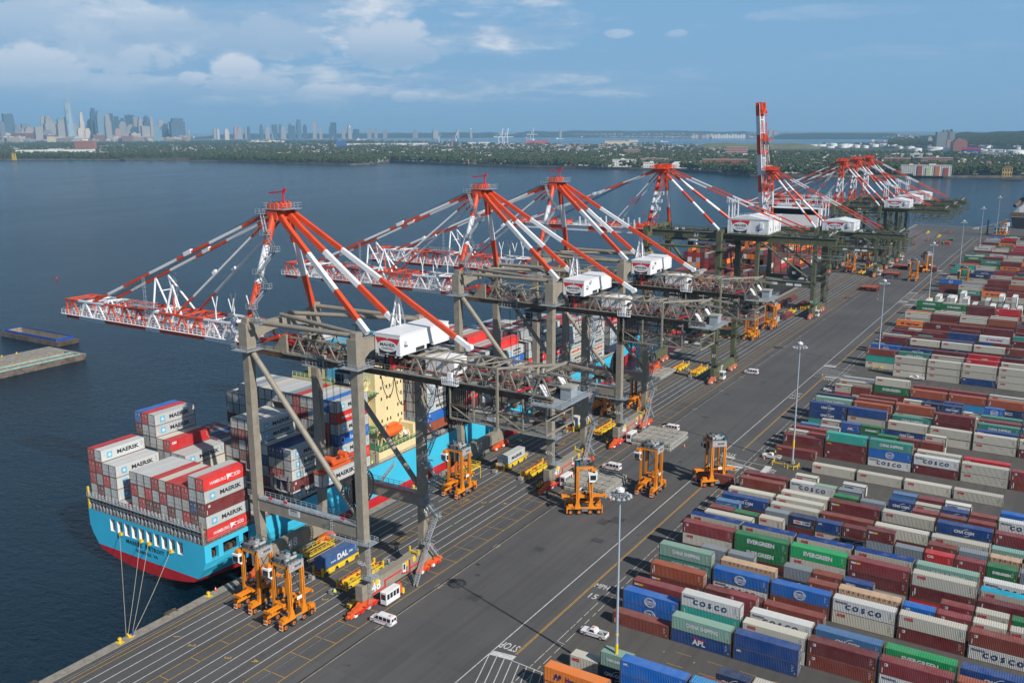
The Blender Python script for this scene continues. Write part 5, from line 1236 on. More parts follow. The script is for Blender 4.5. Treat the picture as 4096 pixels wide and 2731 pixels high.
for z in(15.4,18.6,21.8,25.0,28.2,31.4,34.8):
    for y in(88.2,90.6,92.0,95.4,97.0):
        if random.random()<.72:
            if mwin is None:mb=MB();mb.box(0,0,0,.05,.55,.95,M['glass']);mb.box(-.0,-.08,-.08,.03,.63,1.03,CR);mwin=mb.mesh('window')
            link('window',mwin,ship,(-77.99,y,z))
mb=MB();mb.box(-77.99,93.2,15.2,-77.94,94.2,17.4,WH);mb.build('door',ship)
mb=MB();mb.box(-106,88,37.6,-76,95,40.4,WH);mb.box(-106.05,87.94,38.6,-75.94,95.05,39.7,M['glass']);mb.box(-112,90,37.4,-71.5,94,37.7,WH);mb.build('bridge',ship)
mb=MB();mb.box(-90.5,80.6,31.1,-83.2,86.0,42.5,mat('funnel_blue',(.10,.42,.60,1),.4));fn=mb.build('funnel',ship)
mb=MB();st_=star(0,0,2.2,WT,0);mb.merge(xform(st_,'+x',(-83.1,83.4,39.0)));st2=star(-86.8,39,2.2,WT,80.5);mb.merge(st2);mb.build('funnel_star',fn)
mb=MB();mb.beam((-88,91,40),(-88,91,50),.5,.5,M['dark']);
for z in(43,45,47,49):mb.beam((-90,91,z),(-86,91,z),.2,.25,M['dark'])
mb.tube((-81,90,40.4),(-81,90,43.8),.3,WH);mb.cbox(-81,90,44,3.4,.5,.5,M['hull']);mb.build('radar_mast',ship)
mb=MB();LB=M['lifeboat']
secs=[(0,.3,.5),(.8,1.0,1.1),(2.2,1.45,1.5),(4.4,1.6,1.65),(6.6,1.45,1.5),(8.0,.95,1.1),(8.8,.3,.5)]
for(a,w0,h0),(b,w1,h1)in zip(secs[:-1],secs[1:]):
    ra=[(-74.0+w0*math.cos(2*PI*k/10),83.4+a,17.2+h0*math.sin(2*PI*k/10)*(1 if math.sin(2*PI*k/10)<0 else .95))for k in range(10)];rb=[(-74.0+w1*math.cos(2*PI*k/10),83.4+b,17.2+h1*math.sin(2*PI*k/10))for k in range(10)]
    mb.add(ra+rb,[(k,(k+1)%10,10+(k+1)%10,10+k)for k in range(10)],LB)
mb.box(-74.8,85.5,18.4,-73.2,89.8,19.3,LB);mb.build('lifeboat',ship)
mb=MB()
for y in(84.2,90.8):mb.beam((-75.2,y,13.4),(-73.2,y,20.0),.45,.5,CR);mb.beam((-73.2,y,20),(-72.4,y,20.2),.3,.4,CR);mb.beam((-76,y,13.4),(-76,y,17.8),.4,.4,CR);mb.beam((-76,y,17.8),(-73.2,y,15),.3,.3,CR)
for i in range(10):mb.cbox(random.uniform(-77,-73),random.uniform(92,97.5),14.2+random.random(),.6,.6,1.4,random.choice((CR,WH,CR)))
mb.tube((-74.2,93.5,14.6),(-74.2,95.0,14.6),.45,WH,10);mb.tube((-75.4,94.4,14.6),(-75.4,95.9,14.6),.45,WH,10);mb.build('davit',ship)
# gangway down to the quay
gw=empty('gangway',(0,0,0),'long sloping aluminium gangway hanging on the blue hull beside the superstructure','gangway')
mb=MB();mb.stair((-69.9,66.6,.6),(-70.7,84.6,9.2),1.0,M['galv'],(1,0,0));mb.build('stair_flight',gw)
mb=MB();mb.cbox(-69.3,66.0,.4,1.5,1.6,.5,M['yellow']);mb.build('foot_platform',gw)

# ---- deck cargo: y of each bay, base height, tier height, number of tiers per column (16 columns from the water side)
def colx(i):return SX0+.35+i*2.53
SHIPC=['mwhite']*9+['red']*3+['maroon']*2+['hsred']+['lgrey']*2+['dblue','grey','brown','cream']
def bay(bi,y,zb,th,tiers,right=None,name='',frontcols=None):
    rnd=random.Random(100+bi)
    for c_,n_ in enumerate(tiers):
        for k in range(n_):
            vis=(k>=n_-1)or True
            colr=rnd.choice(SHIPC);lg={'mwhite':'maersk','red':'cai','hsred':'hamburg','maroon':'mark','lgrey':'maersk','dblue':'saf','grey':'mark','brown':'mark','cream':'maersk'}[colr]
            if frontcols and(c_,k)in frontcols:colr,lg=frontcols[(c_,k)]
            # keep only boxes that some side of can be seen
            hid_r=c_<15 and tiers[c_+1]>k;hid_f=False
            cont(colx(c_),y,zb+k*th,CL40,colr,lg,th-.03,'y',bay=name,col=c_,tier=k,ntier=n_,hidr=hid_r)
MW,HS,MN,RDc,SL=('mwhite','maersk'),('hsred','hamburg'),('maroon','mark'),('red','cai'),('mwhite','sealand')
bay(0,20.6,11.0,2.9,[5,5,4,4,1,1,4,4,4,4,4,4,4,4,5,5],name='aft bay',frontcols={(15,4):HS,(15,3):MW,(15,2):MN,(15,1):MW,(15,0):HS,(14,4):MW,(0,4):RDc,(0,3):RDc,(0,2):RDc,(0,1):MW,(1,4):MW,(1,3):RDc,(2,3):MW,(3,3):MW,(3,2):MW,(3,1):MW,(6,3):MW,(7,3):MW,(8,3):MW,(9,3):RDc,(10,3):('cream','maersk'),(11,3):RDc,(12,3):RDc,(13,3):RDc,(6,2):RDc,(10,2):RDc,(15,4):HS})
bay(1,34.2,11.0,2.86,[7,7,7,5,5,4,4,0,0,0,0,0,0,0,0,0],name='second bay',frontcols={(0,6):('blue','cma'),(1,6):RDc,(2,6):MW,(2,5):MW,(4,4):RDc,(3,4):('cream','maersk'),(4,3):SL,(6,3):MW,(5,3):MW,(0,5):MN,(0,4):RDc})
bay(2,46.6,11.0,2.62,[4,4,4,4,4,4,4,4,7,7,7,7,5,5,5,5],name='third bay',frontcols={(15,4):MW,(15,3):MW,(15,2):MW,(14,4):('dblue','saf'),(13,4):('navy','mark'),(12,4):MW,(11,6):MW,(11,5):MW,(10,6):('cream','maersk'),(9,6):MW,(8,6):('cream','maersk'),(0,3):MN})
bay(3,63.2,11.4,2.92,[6,6,7,7,7,7,7,7,7,7,7,7,7,7,7,7],name='fourth bay',frontcols={(15,6):MW,(15,5):HS,(15,4):MW,(15,3):('blue','saf'),(15,2):MW,(15,1):HS,(14,6):('blue','saf'),(13,6):MW,(12,6):MW,(11,6):('cream','maersk'),(10,6):RDc,(9,6):('grey','mark'),(10,5):RDc,(4,6):('lgrey','maersk'),(5,6):('cream','maersk'),(6,6):MW,(7,6):MW,(8,6):MW,(9,5):('dgreen','mark')})
bay(4,100.8,13.0,2.88,[4]*4+[6]*4+[6,6,7,7,7,7,7,6],name='fifth bay',frontcols={(15,5):MW,(15,4):MW,(15,3):MW,(15,2):MW,(15,1):('blue','mark'),(15,0):('rust','mark'),(14,6):MW})
bay(5,115.2,12.0,2.8,[5,5,5,5,4,4,5,5,4,4,6,6,3,3,5,5],name='sixth bay',frontcols={(11,5):MW,(10,5):MW,(13,2):('blue','mark'),(15,4):('rust','mark'),(14,4):MW})
bay(6,129.6,12.0,2.8,[6,6,6,5,5,5,6,6,6,4,4,4,6,6,4,4],name='seventh bay',frontcols={(1,5):('sky','none'),(2,5):('cream','none'),(0,5):('sky','none')})
bay(7,143.6,12.0,2.8,[6,6,6,6,6,7,7,7,7,7,6,6,6,6,7,6],name='eighth bay',frontcols={(15,5):SL,(14,6):HS,(15,4):('blue','mcc'),(15,3):MW,(15,2):('rust','mark'),(13,5):MW})
bay(8,158.0,12.0,2.8,[6]*8+[7,7,7,7,7,7,6,6],name='ninth bay',frontcols={(15,5):MW,(15,4):MW,(15,3):HS,(15,2):MW,(15,1):MW})
bay(9,172.4,12.0,2.8,[5]*8+[6,6,7,7,7,7,7,6],name='tenth bay',frontcols={(15,5):MW,(15,4):SL,(15,3):HS,(15,2):MW,(15,1):MW})
bay(10,187.0,12.0,2.8,[5]*10+[6,6,6,6,6,6],name='eleventh bay',frontcols={(15,5):MW,(15,4):SL,(15,3):MW,(15,2):('cream','hamburgr'),(15,1):('cream','maersk')})
bay(11,204.0,12.2,2.8,[0,4,4,5,5,5,5,5,5,5,5,5,5,5,5,5],name='twelfth bay',frontcols={(15,4):MW,(15,3):SL,(15,2):MW,(15,1):('cream','hamburgr'),(15,0):MW})
bay(12,221.0,12.4,2.7,[0,0,0,3,4,4,4,4,4,4,4,4,5,5,5,5],name='foremost bay',frontcols={(15,4):HS,(15,3):MW,(15,2):SL,(15,1):('grey','maersk'),(15,0):('navy','mark')})
# box under the crane's spreader
cont(-53.2,35.5,22.7,CL40,'mwhite','maersk',2.85,'y',special='pale grey container with black name, hanging from the orange spreader under the nearest crane')
spd=empty('spreader',(0,0,0),'orange lifting spreader locked onto the hanging pale container under the nearest crane','spreader')
def spreader(parent,x,y,z,L=12.2,W=2.44):
    O=M['orange'];mb=MB();mb.box(x+.35,y+1,z+.15,x+W-.35,y+L-1,z+.75,O);part_=mb.build('main_beam',parent)
    mb=MB()
    for yy in(y,y+L-.5):mb.box(x,yy,z+.1,x+W,yy+.5,z+.6,O);mb.box(x-.1,yy,z-.4,x+.12,yy+.5,z+.6,O);mb.box(x+W-.12,yy,z-.4,x+W+.1,yy+.5,z+.6,O)
    mb.build('end_beam',parent)
    mb=MB();c=y+L/2;mb.box(x+.2,c-2.4,z+1.1,x+W-.2,c+2.4,z+1.9,O)
    for yy in(c-2.2,c+2.2):mb.tube((x+.1,yy,z+2.3),(x+W-.1,yy,z+2.3),.75,O,12);mb.tube((x-.02,yy,z+2.3),(x+.1,yy,z+2.3),.4,M['dark'],10)
    for i in range(9):mb.cbox(x+random.uniform(.4,2),c+random.uniform(-3,3),z+1.0+random.random()*1.2,.6,.7,.5,random.choice((M['dark'],O,M['rusty'])))
    mb.build('head_block',parent)
    mb=MB();mb.tube((x+.5,y+1.2,z+.95),(x+.5,y+5,z+.95),.12,M['galv']);mb.tube((x+1.6,c,z+.95),(x+1.6,y+L-1.2,z+.95),.12,M['galv']);mb.build('hydraulic_cylinder',parent)
spreader(spd,-53.2,35.5,25.6)
# ---------------------------------------------------------------- container yard
XP,X0=12.68,23.5
DEFLOGO=dict(cream='oocl',white='oocl',maroon='mark',brown='vert',rust='mark',pink='mark',green='evergreen',dgreen='evergreen',bgreen='evergreen',teal='china',lteal='china',bteal='mark',navy='cma',dblue='cma',lblue='cma',blue='globe',grey='none',lgrey='none',offw='cosco',orange='hapag',red='cai',tan='none',hsred='one',sky='none',magenta='one')
YR={}
def stack(y,i,boxes,L=40,roof=None):
    """boxes: list from the ground up, each 'colour' or 'colour.logo'"""
    n=len(boxes)
    for k,b in enumerate(boxes):
        c,lg=(b.split('.')+[None])[:2];lg=lg or DEFLOGO.get(c,'mark')
        rnd=random.Random(int(y*10)+int(i*10)*7+k)
        cont(X0+i*XP+(0 if L==40 else rnd.uniform(0,.12)),y+rnd.uniform(-.06,.06),k*2.75,CL40 if L==40 else CL20,c,lg,2.74,'x',yard=True,row=y,idx=i,tier=k,ntier=n,roof=(roof if k==n-1 else None))
ST=[
 (24.9,{-1:'orange orange'}),(29.7,{0:'blue.none blue.none blue.aplsmall',1:'blue.none blue.none sky'}),(34.5,{1:'maroon brown',2:'maroon cream'}),
 (53.4,{-1:'brown.mark',0:'dblue.apl lteal.china',1:'dblue.aplsmall dblue.none'}),
 (58.15,{-1:'blue blue',0:'dblue bteal.vert offw.cosco',1:'cream cream',2:'brown.mark maroon',3:'offw.cosco pink',4:'cream rust'}),
 (62.9,{-1:'maroon pink.tex',0:'blue',1:'offw.cosco offw.cosco',2:'navy lblue.cma',3:'green bgreen',4:'navy.cma dblue.cma',5:'maroon cream'}),
 (67.6,{5:'maroon pink'}),
 (72.4,{-1:'maroon.tex rust.vert',0:'maroon.tex',1:'brown.vert'}),
 (77.1,{-1:'navy teal lteal',0:'offw.cosco blue',1:'brown.vert blue',2:'cream offw.cosco',3:'maroon cream',4:'offw.cosco brown.mark',5:'maroon maroon.tex'}),
 (81.8,{0:'tan tan',2:'tan tan',5:'blue cream'}),(86.4,{}),
 (91.2,{-1:'maroon cream pink',0:'maroon green green',1:'maroon cream bgreen',2:'cream maroon pink.tex',3:'red.none maroon.vert cream',4:'red.none maroon.vert',5:'green maroon brown'}),
 (96.1,{-1:'maroon navy cream',0:'brown maroon cream',1:'maroon cream cream',2:'maroon brown cream',3:'maroon grey lteal',4:'maroon cream',5:'offw.cosco maroon'}),
 (100.9,{4:'maroon offw.cosco',5:'offw.cosco'}),
 (105.7,{-1:'maroon cream',0:'brown'}),
 (119.2,{-1:'maroon dblue.cma',0:'navy cream',1:'maroon brown.vert',2:'maroon cream',3:'red.none cream',4:'cream lteal',5:'brown maroon'}),
 (123.9,{-1:'maroon cream',0:'cream cream',5:'maroon cream'}),
 (128.7,{0:'maroon cream',1:'brown maroon.tex',2:'navy cream',3:'cream dblue.cma',4:'navy pink',5:'offw.cosco cream'}),
 (133.2,{-1:'bgreen brown'}),
 (137.4,{-1:'green maroon',0:'maroon offw.cosco',4:'maroon offw.cosco',5:'pink'}),(142.6,{4:'cream blue',5:'maroon'}),
 (161.3,{0:'cream',1:'cream',2:'cream',3:'cream'}),(162.9,{}),
 (171.4,{-1.08:'maroon.tyellow'}),
 (176.5,{-1:'brown maroon.vert',0:'maroon maroon.tyellow bteal.vert',1:'offw.cosco blue teal',2:'maroon offw.cosco',3:'cream cream',4:'brown pink',5:'maroon cream'}),
 (181.2,{2:'maroon cream',3:'rust red',1:'blue',4:'cream'}),(186.0,{-1:'cream pink.tex',0:'maroon',2:'brown'}),
 (207.0,{-1:'bteal dblue.cma dblue.cma',0:'blue cream dblue.none',1:'dblue.cma cream',2:'cream cream',3:'cream cream',4:'maroon cream',5:'navy cream'}),
 (211.6,{3:'maroon dblue.seaco',4:'maroon brown',5:'cream'}),
 (214.6,{-1:'maroon navy lteal',0:'cream maroon rust.vert',1:'cream teal',2:'maroon.vert maroon maroon.vert',5:'maroon teal'}),
 (219.3,{-1:'navy navy navy.none',0:'maroon maroon rust',1:'cream cream rust.vert',3:'cream teal',4:'maroon sky',5:'brown cream'}),
 (224.0,{0:'maroon maroon brown',2:'cream cream',3:'maroon pink',4:'cream brown',5:'green'}),
 (228.8,{3:'cream teal',4:'maroon maroon',5:'maroon'}),
 (244.2,{}),(251.2,{-1:'maroon cream',0:'maroon green cream',1:'dblue.cma rust',2:'sky.none rust',3:'navy.cmabox rust.vert',4:'maroon cream',5:'cream'}),
 (257.2,{-1:'maroon lgrey.none',1:'maroon pink',2:'maroon pink',3:'cream cream',4:'brown maroon',5:'green'}),
 (262.0,{-.6:'pink'}),
 (290.6,{0:'cream cream cream',1:'cream cream cream',2:'dblue.aplsmall cream cream',3:'cream cream cream',4:'maroon cream',5:'cream cream'}),
 (299.9,{-1:'cream bteal brown',0:'maroon cream teal',1:'cream cream cream',2:'cream maroon red',3:'maroon cream cream',4:'cream maroon'}),
 (308.9,{-1:'maroon maroon blue',0:'maroon navy dblue.cma',1:'cream maroon maroon.tex',2:'maroon navy red.one',3:'maroon navy maroon',4:'red'}),
 (328.0,{-1:'maroon navy.seaco maroon',0:'maroon maroon cream',1:'cream navy cream',2:'maroon maroon.vert cream',3:'cream navy brown.vert',4:'maroon dblue.cma'}),
 (333.0,{-1:'maroon maroon cream',0:'cream maroon maroon',1:'maroon maroon dblue.none',3:'maroon maroon',4:'cream teal'}),
 (341.2,{1:'maroon brown',2:'maroon maroon',3:'maroon teal',4:'maroon'}),(350.5,{2:'maroon maroon offw.yang',1:'cream maroon dblue.none'}),
 (359.0,{-1:'maroon maroon',0:'cream maroon',1:'maroon maroon maroon',3:'cream maroon',4:'brown'}),(364.0,{0:'brown pink',3:'maroon'}),
 (369.4,{-1:'maroon maroon orange',0:'brown rust maroon.acl',1:'maroon brown maroon',2:'maroon maroon maroon.vert',3:'maroon bteal',4:'cream maroon'}),
 (378.0,{1:'cream pink',3:'brown maroon'}),
 (392.8,{-1:'maroon cream cream',0:'maroon rust maroon',1:'maroon rust.vert cream',2:'cream maroon rust',3:'maroon maroon',4:'cream'}),
 (397.4,{-1:'maroon maroon orange.none',0:'brown cream cream',1:'cream cream cream',2:'cream green cream',3:'maroon navy',4:'maroon'}),
 (402.1,{0:'maroon cream cream',2:'maroon green cream',3:'cream'}),
 (425.4,{0:'green cream green',1:'cream maroon maroon.tex',2:'green red red.cai',3:'maroon cream'}),
 (430.1,{-1:'bgreen green green',0:'maroon green cream',1:'maroon green maroon',2:'maroon green'}),
]
for y,d in ST:
    for i,s in d.items():stack(y,i,s.split())
ST20=[
 (34.5,{-1:'cream',-.5:'navy lteal'}),(38.8,{1.12:'navy navy',1.62:'maroon cream'}),(67.6,{.5:'pink pink',0:'maroon'}),
 (81.4,{1.5:'brown brown',3:'blue.none blue.aplsmall',3.5:'maroon pink',4:'maroon cream',4.5:'cream cream'}),
 (86.0,{-.5:'grey grey',0:'pink grey',.5:'pink',1:'navy grey',1.5:'cream brown',2:'cream dblue.seaco',3.5:'maroon pink',4:'cream cream',4.5:'cream green'}),
 (109.2,{-1:'cream pink',-.5:'navy green',0:'green cream',2:'brown grey maroon.tex',2.5:'green grey',3:'maroon red',3.5:'brown pink',4:'maroon green',4.5:'navy grey'}),
 (114.2,{-1:'maroon lblue.cma',0:'navy grey',.5:'maroon navy.cmabox',1:'cream dblue.aplsmall',1.5:'navy maroon',3:'rust brown',3.5:'brown grey',4:'maroon tan',4.5:'cream tan'}),
 (132.9,{1:'cream green',1.5:'navy grey',2.5:'cream pink',3:'maroon brown',3.5:'maroon pink'}),
 (137.6,{1:'maroon grey',2:'navy dblue.cma',2.5:'maroon cream',3:'cream dblue.cma',3.5:'maroon brown',.5:'green green'}),(142.4,{0:'maroon cream',1:'maroon offw.cosco',2:'maroon lblue.none',2.5:'navy pink',3:'maroon offw.cosco'}),
 (181.2,{-1:'maroon cream',-.5:'pink pink',1:'cream blue',1.5:'rust rust'}),(190.2,{1:'maroon green',1.5:'cream brown',2:'maroon brown',-.9:'maroon lblue.none',-.4:'cream lgrey'}),
 (197.5,{0:'navy blue.apl',.5:'sky green',-.5:'cream cream',-1:'navy.cma',1:'blue',2:'cream cream'}),
 (235.5,{1:'maroon cream',1.5:'cream navy.seaco',2:'maroon dblue.cma',3:'cream',3.5:'navy'}),(244.2,{-1:'hsred cream',-.5:'cream brown',1:'grey',1.5:'brown'}),
 (239.5,{2:'cream dblue.cma',2.5:'cream',3:'blue blue',.5:'tan'}),
 (350.4,{-1:'maroon navy',-.5:'maroon',0:'cream teal',2:'maroon dblue.none'}),(364.5,{-1:'navy maroon',-.5:'maroon offw.cosco'}),(341.2,{0:'cream dblue.cma',.5:'maroon bteal',1:'maroon teal',1.5:'cream sky'}),
]
for y,d in ST20:
    for i,s in d.items():stack(y,i,s.split(),20)
# reefers stand end-on to the road, doors to the camera
rnd=random.Random(5)
for k,x in enumerate((12.6,18.6,25.2,31.6,38.0,44.6,51.0,57.6,64.0,70.6)):
    for(yy,nmax)in((445,3),(463,3)):
        n_=rnd.choice((1,2,2,3))if yy==445 else rnd.choice((2,3,3,1))
        for t_ in range(n_):cont(x+(2.9 if yy>450 else 0),yy+rnd.uniform(-.4,.4),t_*2.9,CL40,'reefer','none',2.88,'y',yard=True,row=yy,idx=k,tier=t_,ntier=n_,reefer=True)
# the far yard: rows recede to the end of the terminal
PAL=['maroon']*7+['brown']*3+['rust','pink','cream','cream','cream','navy','dblue','teal','orange','green','offw','blue','red','lgrey','bteal']
for y in(497,502,512,517,527,531.5,546,551,565,570,584,589,604,618,623,640,645,662,667,684,700,705,724,742,760,765,782,800,815,832):
    for i in range(-1,4 if y<620 else 5):
        if i==-1 and(480<y<513 or rnd.random()<.12):continue
        if y in(531.5,527)and i==0:continue
        n_=rnd.choice((1,2,2,3,3))if y<800 else 2
        c=[rnd.choice(PAL)for _ in range(n_)]
        if y in(618,)and i==-1:c=['orange','orange']
        if y==618 and i==0:c=['maroon','green.uasc']
        if y==662 and i in(0,1):c=['maroon','orange']
        if y==684 and i==0:c=['maroon','offw.yang']
        stack(y,i-(0 if y<800 else 0),c)
# under the far crane's blank area: loose boxes on the apron
AP=[(-61.0,356,'maroon'),(-58.5,369,'maroon'),(-50.5,372,'lgrey'),(-48.2,382,'maroon'),(-60.5,402,'orange'),(-60.5,416,'maroon'),(-63.5,398,'maroon'),(-60,435,'maroon'),(-49.6,420,'maroon'),(-45.4,425,'green')]
for x,y,c in AP:cont(x,y,0,CL40 if c!='lgrey' else CL20,c,'none' if c!='green' else 'uasc',2.74,'y',apron=True,tier=0,ntier=1)
for(x,y,c)in((-62,676,'orange'),(-59.4,676,'rust'),(-56.8,677,'green'),(-54.2,678,'maroon'),(-62,690,'orange'),(-59.4,691,'maroon'),(-56.8,692,'lblue')):
    for k in range(2):cont(x,y,k*2.75,CL40,c,'none',2.74,'y',apron=True,tier=k,ntier=2)

# ---------------------------------------------------------------- second and third ships, their cargo
CAMP=Vector((84.585,-104.568,98.667))
s2=empty('container_ship',(0,0,0),'dark hulled container ship stacked with maroon and orange boxes behind the olive cranes','container ship')
HK=mat('hull_charcoal',(.022,.024,.030,1),.45,var=.15,dirt=(.12,.05,.03,1),dirt_amt=.15)
A0,A1=336.0,640.0;BX0,BX1=-112.0,-71.6
def simple_hull(par,x0,x1,y0,y1,zd,hm,bm,stern_near=False):
    xc,hw=(x0+x1)/2,(x1-x0)/2;st_=[]
    for s in(0,.02,.06,.12,.2,.3,.5,.8,.93,1.0):
        y=y0+(y1-y0)*s
        wt=1-max(0,(.2-s)/.2)**2.2*(.97 if not stern_near else .12);wl=1-max(0,(.28-s)/.28)**1.6*(.99 if not stern_near else .5)
        if s>.8:wt*=1-.1*(s-.8)/.2;wl*=1-.5*(s-.8)/.2
        st_.append([(xc+d*hw*w,y-(0 if stern_near else(1 if z>5 else 0)*6*max(0,.2-s)/.2),z)for d,w,z in((1,wl,-8),(1,wl,-1),(1,(wl+wt)/2,3),(1,wt,zd),(-1,wt,zd),(-1,(wl+wt)/2,3),(-1,wl,-1),(-1,wl,-8))])
    h=MB();b_=MB()
    for i in range(len(st_)-1):
        for j in range(7):
            t_=b_ if j in(0,6)else h
            if j==3:h.add([st_[i][3],st_[i][4],st_[i+1][4],st_[i+1][3]],[(0,1,2,3)],M['deck'])
            else:t_.add([st_[i][j],st_[i+1][j],st_[i+1][j+1],st_[i][j+1]],[(0,1,2,3)],bm if j in(0,6)else hm)
    for e in(0,-1):h.add(st_[e],[tuple(range(8))],hm)
    h.build('hull',par);b_.build('hull_bottom',par)
simple_hull(s2,BX0,BX1,A0-8,A1,9.0,HK,M['bottom'])
mb=MB();mb.box(-108,560,9,-76,572,44,WH);mb.box(-110,560,40,-74,569,44.5,WH);mb.build('accommodation_block',s2)
mb=MB();mb.beam((-92,345,9),(-92,345,24),.6,.6,M['dark']);mb.rail([(-76,352,9),(-73,372,9),(-72,420,9)],M['galv'],post=3);mb.tube((-90,350,9.4),(-80,350,9.4),.8,M['dark']);mb.build('foredeck_gear',s2)
rn=random.Random(77)
S2P=['maroon']*9+['brown']*2+['orange']*4+['reefer','lgrey','red','cream','pink']
for bi,y in enumerate([372,386.4,400.8,415.2,429.6,444,458.4,472.8,487.2,501.6,516,530.4,545,574,588.4,602.8,617]):
    hb=[2,4,8,8,7,5,5,7,7,6,7,7,7,6,6,5,4][bi]
    for c_ in range(16):
        n_=max(1,hb-(1 if rn.random()<.3 else 0)-(4 if(bi in(2,3)and c_>9)else 0))
        for k in range(n_):
            if k<n_-2 and c_ not in(0,15)and bi not in(0,1,2,7):continue
            cl_=rn.choice(S2P)if not(bi in(0,1)and k<2)else rn.choice(('reefer','lgrey','reefer','maroon'))
            cont(BX0+.3+c_*2.53,y,10.5+k*2.8,CL40,cl_,'hapag' if cl_=='orange' else 'none',2.74,'y',ship2=True,tier=k,ntier=n_,col=c_)
s3=empty('cargo_ship',(0,0,0),'stern of a dark hulled ship with white superstructure at the right edge of the harbour','cargo ship')
simple_hull(s3,14,46,985,1200,9.5,HK,M['bottom'],True)
mb=MB();mb.box(22,1003,9.5,46,1020,24,WH);mb.box(29,1003,24,45,1018,50,WH);mb.box(31,1003,50,43,1014,55,WH);mb.build('accommodation_block',s3)
for z in range(12):
    mb=MB();mb.box(30+(z%3)*5,1002.9,13+z*3,31.2+(z%3)*5,1002.95,14.6+z*3,M['glass']);mb.build('window',s3)
mb=MB();mb.box(32,1004,55,40,1010,58.5,M['signred']);mb.tube((27,1000,24),(27,1000,33),2.4,M['dark'],10);mb.beam((36,1006,58),(36,1006,66),.7,.7,M['dark']);mb.build('funnel',s3)
mb=MB();mb.tube((18,994,20),(24,1004,27),2.0,M['rusty'],10);mb.box(15,990,9.5,44,999,13.5,M['rusty']);mb.build('free_fall_lifeboat',s3)

# ---------------------------------------------------------------- make the containers: the 300 that show largest stand alone
_ri=Matrix(((_r.x,_r.y,_r.z),(_u.x,_u.y,_u.z),(_f.x,_f.y,_f.z)))
def px(p):
    q=_ri@(Vector(p)-CAMP);return(512+928.8*q.x/q.z,341-928.8*q.y/q.z,q.z)
def dims(c):return(c['L'],CW,c['H'])if c['orient']=='x' else(CW,c['L'],c['H'])
def hull_area(pts):
    pts=sorted(set(pts));
    if len(pts)<3:return 0
    def half(ps):
        o=[]
        for p in ps:
            while len(o)>=2 and(o[-1][0]-o[-2][0])*(p[1]-o[-2][1])-(o[-1][1]-o[-2][1])*(p[0]-o[-2][0])<=0:o.pop()
            o.append(p)
        return o
    h=half(pts)[:-1]+half(pts[::-1])[:-1];return abs(sum(h[i][0]*h[(i+1)%len(h)][1]-h[(i+1)%len(h)][0]*h[i][1]for i in range(len(h))))/2
# item buffer of sample points: a box is worth what it shows
import bisect
grid={}
boxes=[(c['x'],c['y'],c['z'],c['x']+dims(c)[0],c['y']+dims(c)[1],c['z']+dims(c)[2])for c in CONT]
cells={}
for bi_,b_ in enumerate(boxes):
    for gx in range(int(b_[0]//15),int(b_[3]//15)+1):
        for gy in range(int(b_[1]//15),int(b_[4]//15)+1):cells.setdefault((gx,gy),[]).append(bi_)
def blocked(p,skip):
    """marches from p towards the camera through the container field"""
    d=CAMP-p;Ln=d.length;d/=Ln;zmax=34.0 if p.x<-60 else 9.2
    tend=min(Ln,(zmax-p.z)/d.z if d.z>0 else Ln);seen=set();t=0.0
    while t<=tend+15:
        q=p+d*min(t,tend)
        for bi_ in cells.get((int(q.x//15),int(q.y//15)),()):
            if bi_ in seen or bi_==skip:continue
            seen.add(bi_);b_=boxes[bi_];t0,t1=.02,Ln
            for a in range(3):
                if abs(d[a])<1e-9:
                    if p[a]<b_[a]or p[a]>b_[a+3]:t0=1e9
                    continue
                u,v=(b_[a]-p[a])/d[a],(b_[a+3]-p[a])/d[a]
                if u>v:u,v=v,u
                t0,t1=max(t0,u),min(t1,v)
            if t0<t1:return True
        t+=7.0
    return False
for ci,c in enumerate(CONT):
    dx,dy,dz_=dims(c);x,y,z=c['x'],c['y'],c['z'];pts=[];ok=False
    for a in(0,1):
        for b_ in(0,1):
            for e_ in(0,1):q=px((x+a*dx,y+b_*dy,z+e_*dz_));pts.append((q[0],q[1]))
    inside=any(-5<p[0]<1029 and-5<p[1]<687 for p in pts)
    smp=[]
    for a in(.08,.3,.5,.7,.92):
        if c['orient']=='x':smp+=[Vector((x+a*dx,y-.05,z+h*dz_))for h in(.15,.5,.85)]+[Vector((x+a*dx,y+dy*.5,z+dz_+.03))]
        else:smp+=[Vector((x+dx+.05,y+a*dy,z+.5*dz_)),Vector((x+a*dx,y-.05,z+.5*dz_)),Vector((x+dx*.5,y+a*dy,z+dz_+.03))]
    vis=0
    if inside:
        vis=sum(0 if blocked(s_,ci)else 1 for s_ in smp)/len(smp)
    c['vis']=vis;c['area']=hull_area(pts)*vis*(.45 if(x<-75 and y>100 and 'special' not in c)else 1)
order=sorted([c for c in CONT if c['area']>0],key=lambda c:-c['area'])
single=order[:300];sset=set(id(c)for c in single)
print('containers',len(CONT),'visible',len(order),'smallest single',single[-1]['area'])
rows_y=sorted(set(c['row']for c in CONT if c.get('yard')))
def ordw(n):return ORD[n]if n<len(ORD)else ORD[20]+'-'+ORD[n-20]if n<40 else ORD[20]
CARD=['one','two','three','four','five','six','seven','eight','nine','ten','eleven','twelve','thirteen','fourteen','fifteen','sixteen','seventeen','eighteen','nineteen']
def num(n):return CARD[n-1]if n<=19 else(('twenty','thirty','forty','fifty','sixty')[n//10-2]+('' if n%10==0 else '-'+CARD[n%10-1]))
byrow={}
for c in CONT:
    if c.get('yard')and c['tier']==0:byrow.setdefault(c['row'],[]).append(c['x'])
for v in byrow.values():v.sort()
def tierw(c):return 'only tier' if c['ntier']==1 else('top tier' if c['tier']==c['ntier']-1 else('bottom tier' if c['tier']==0 else 'middle tier'))
used_labels={}
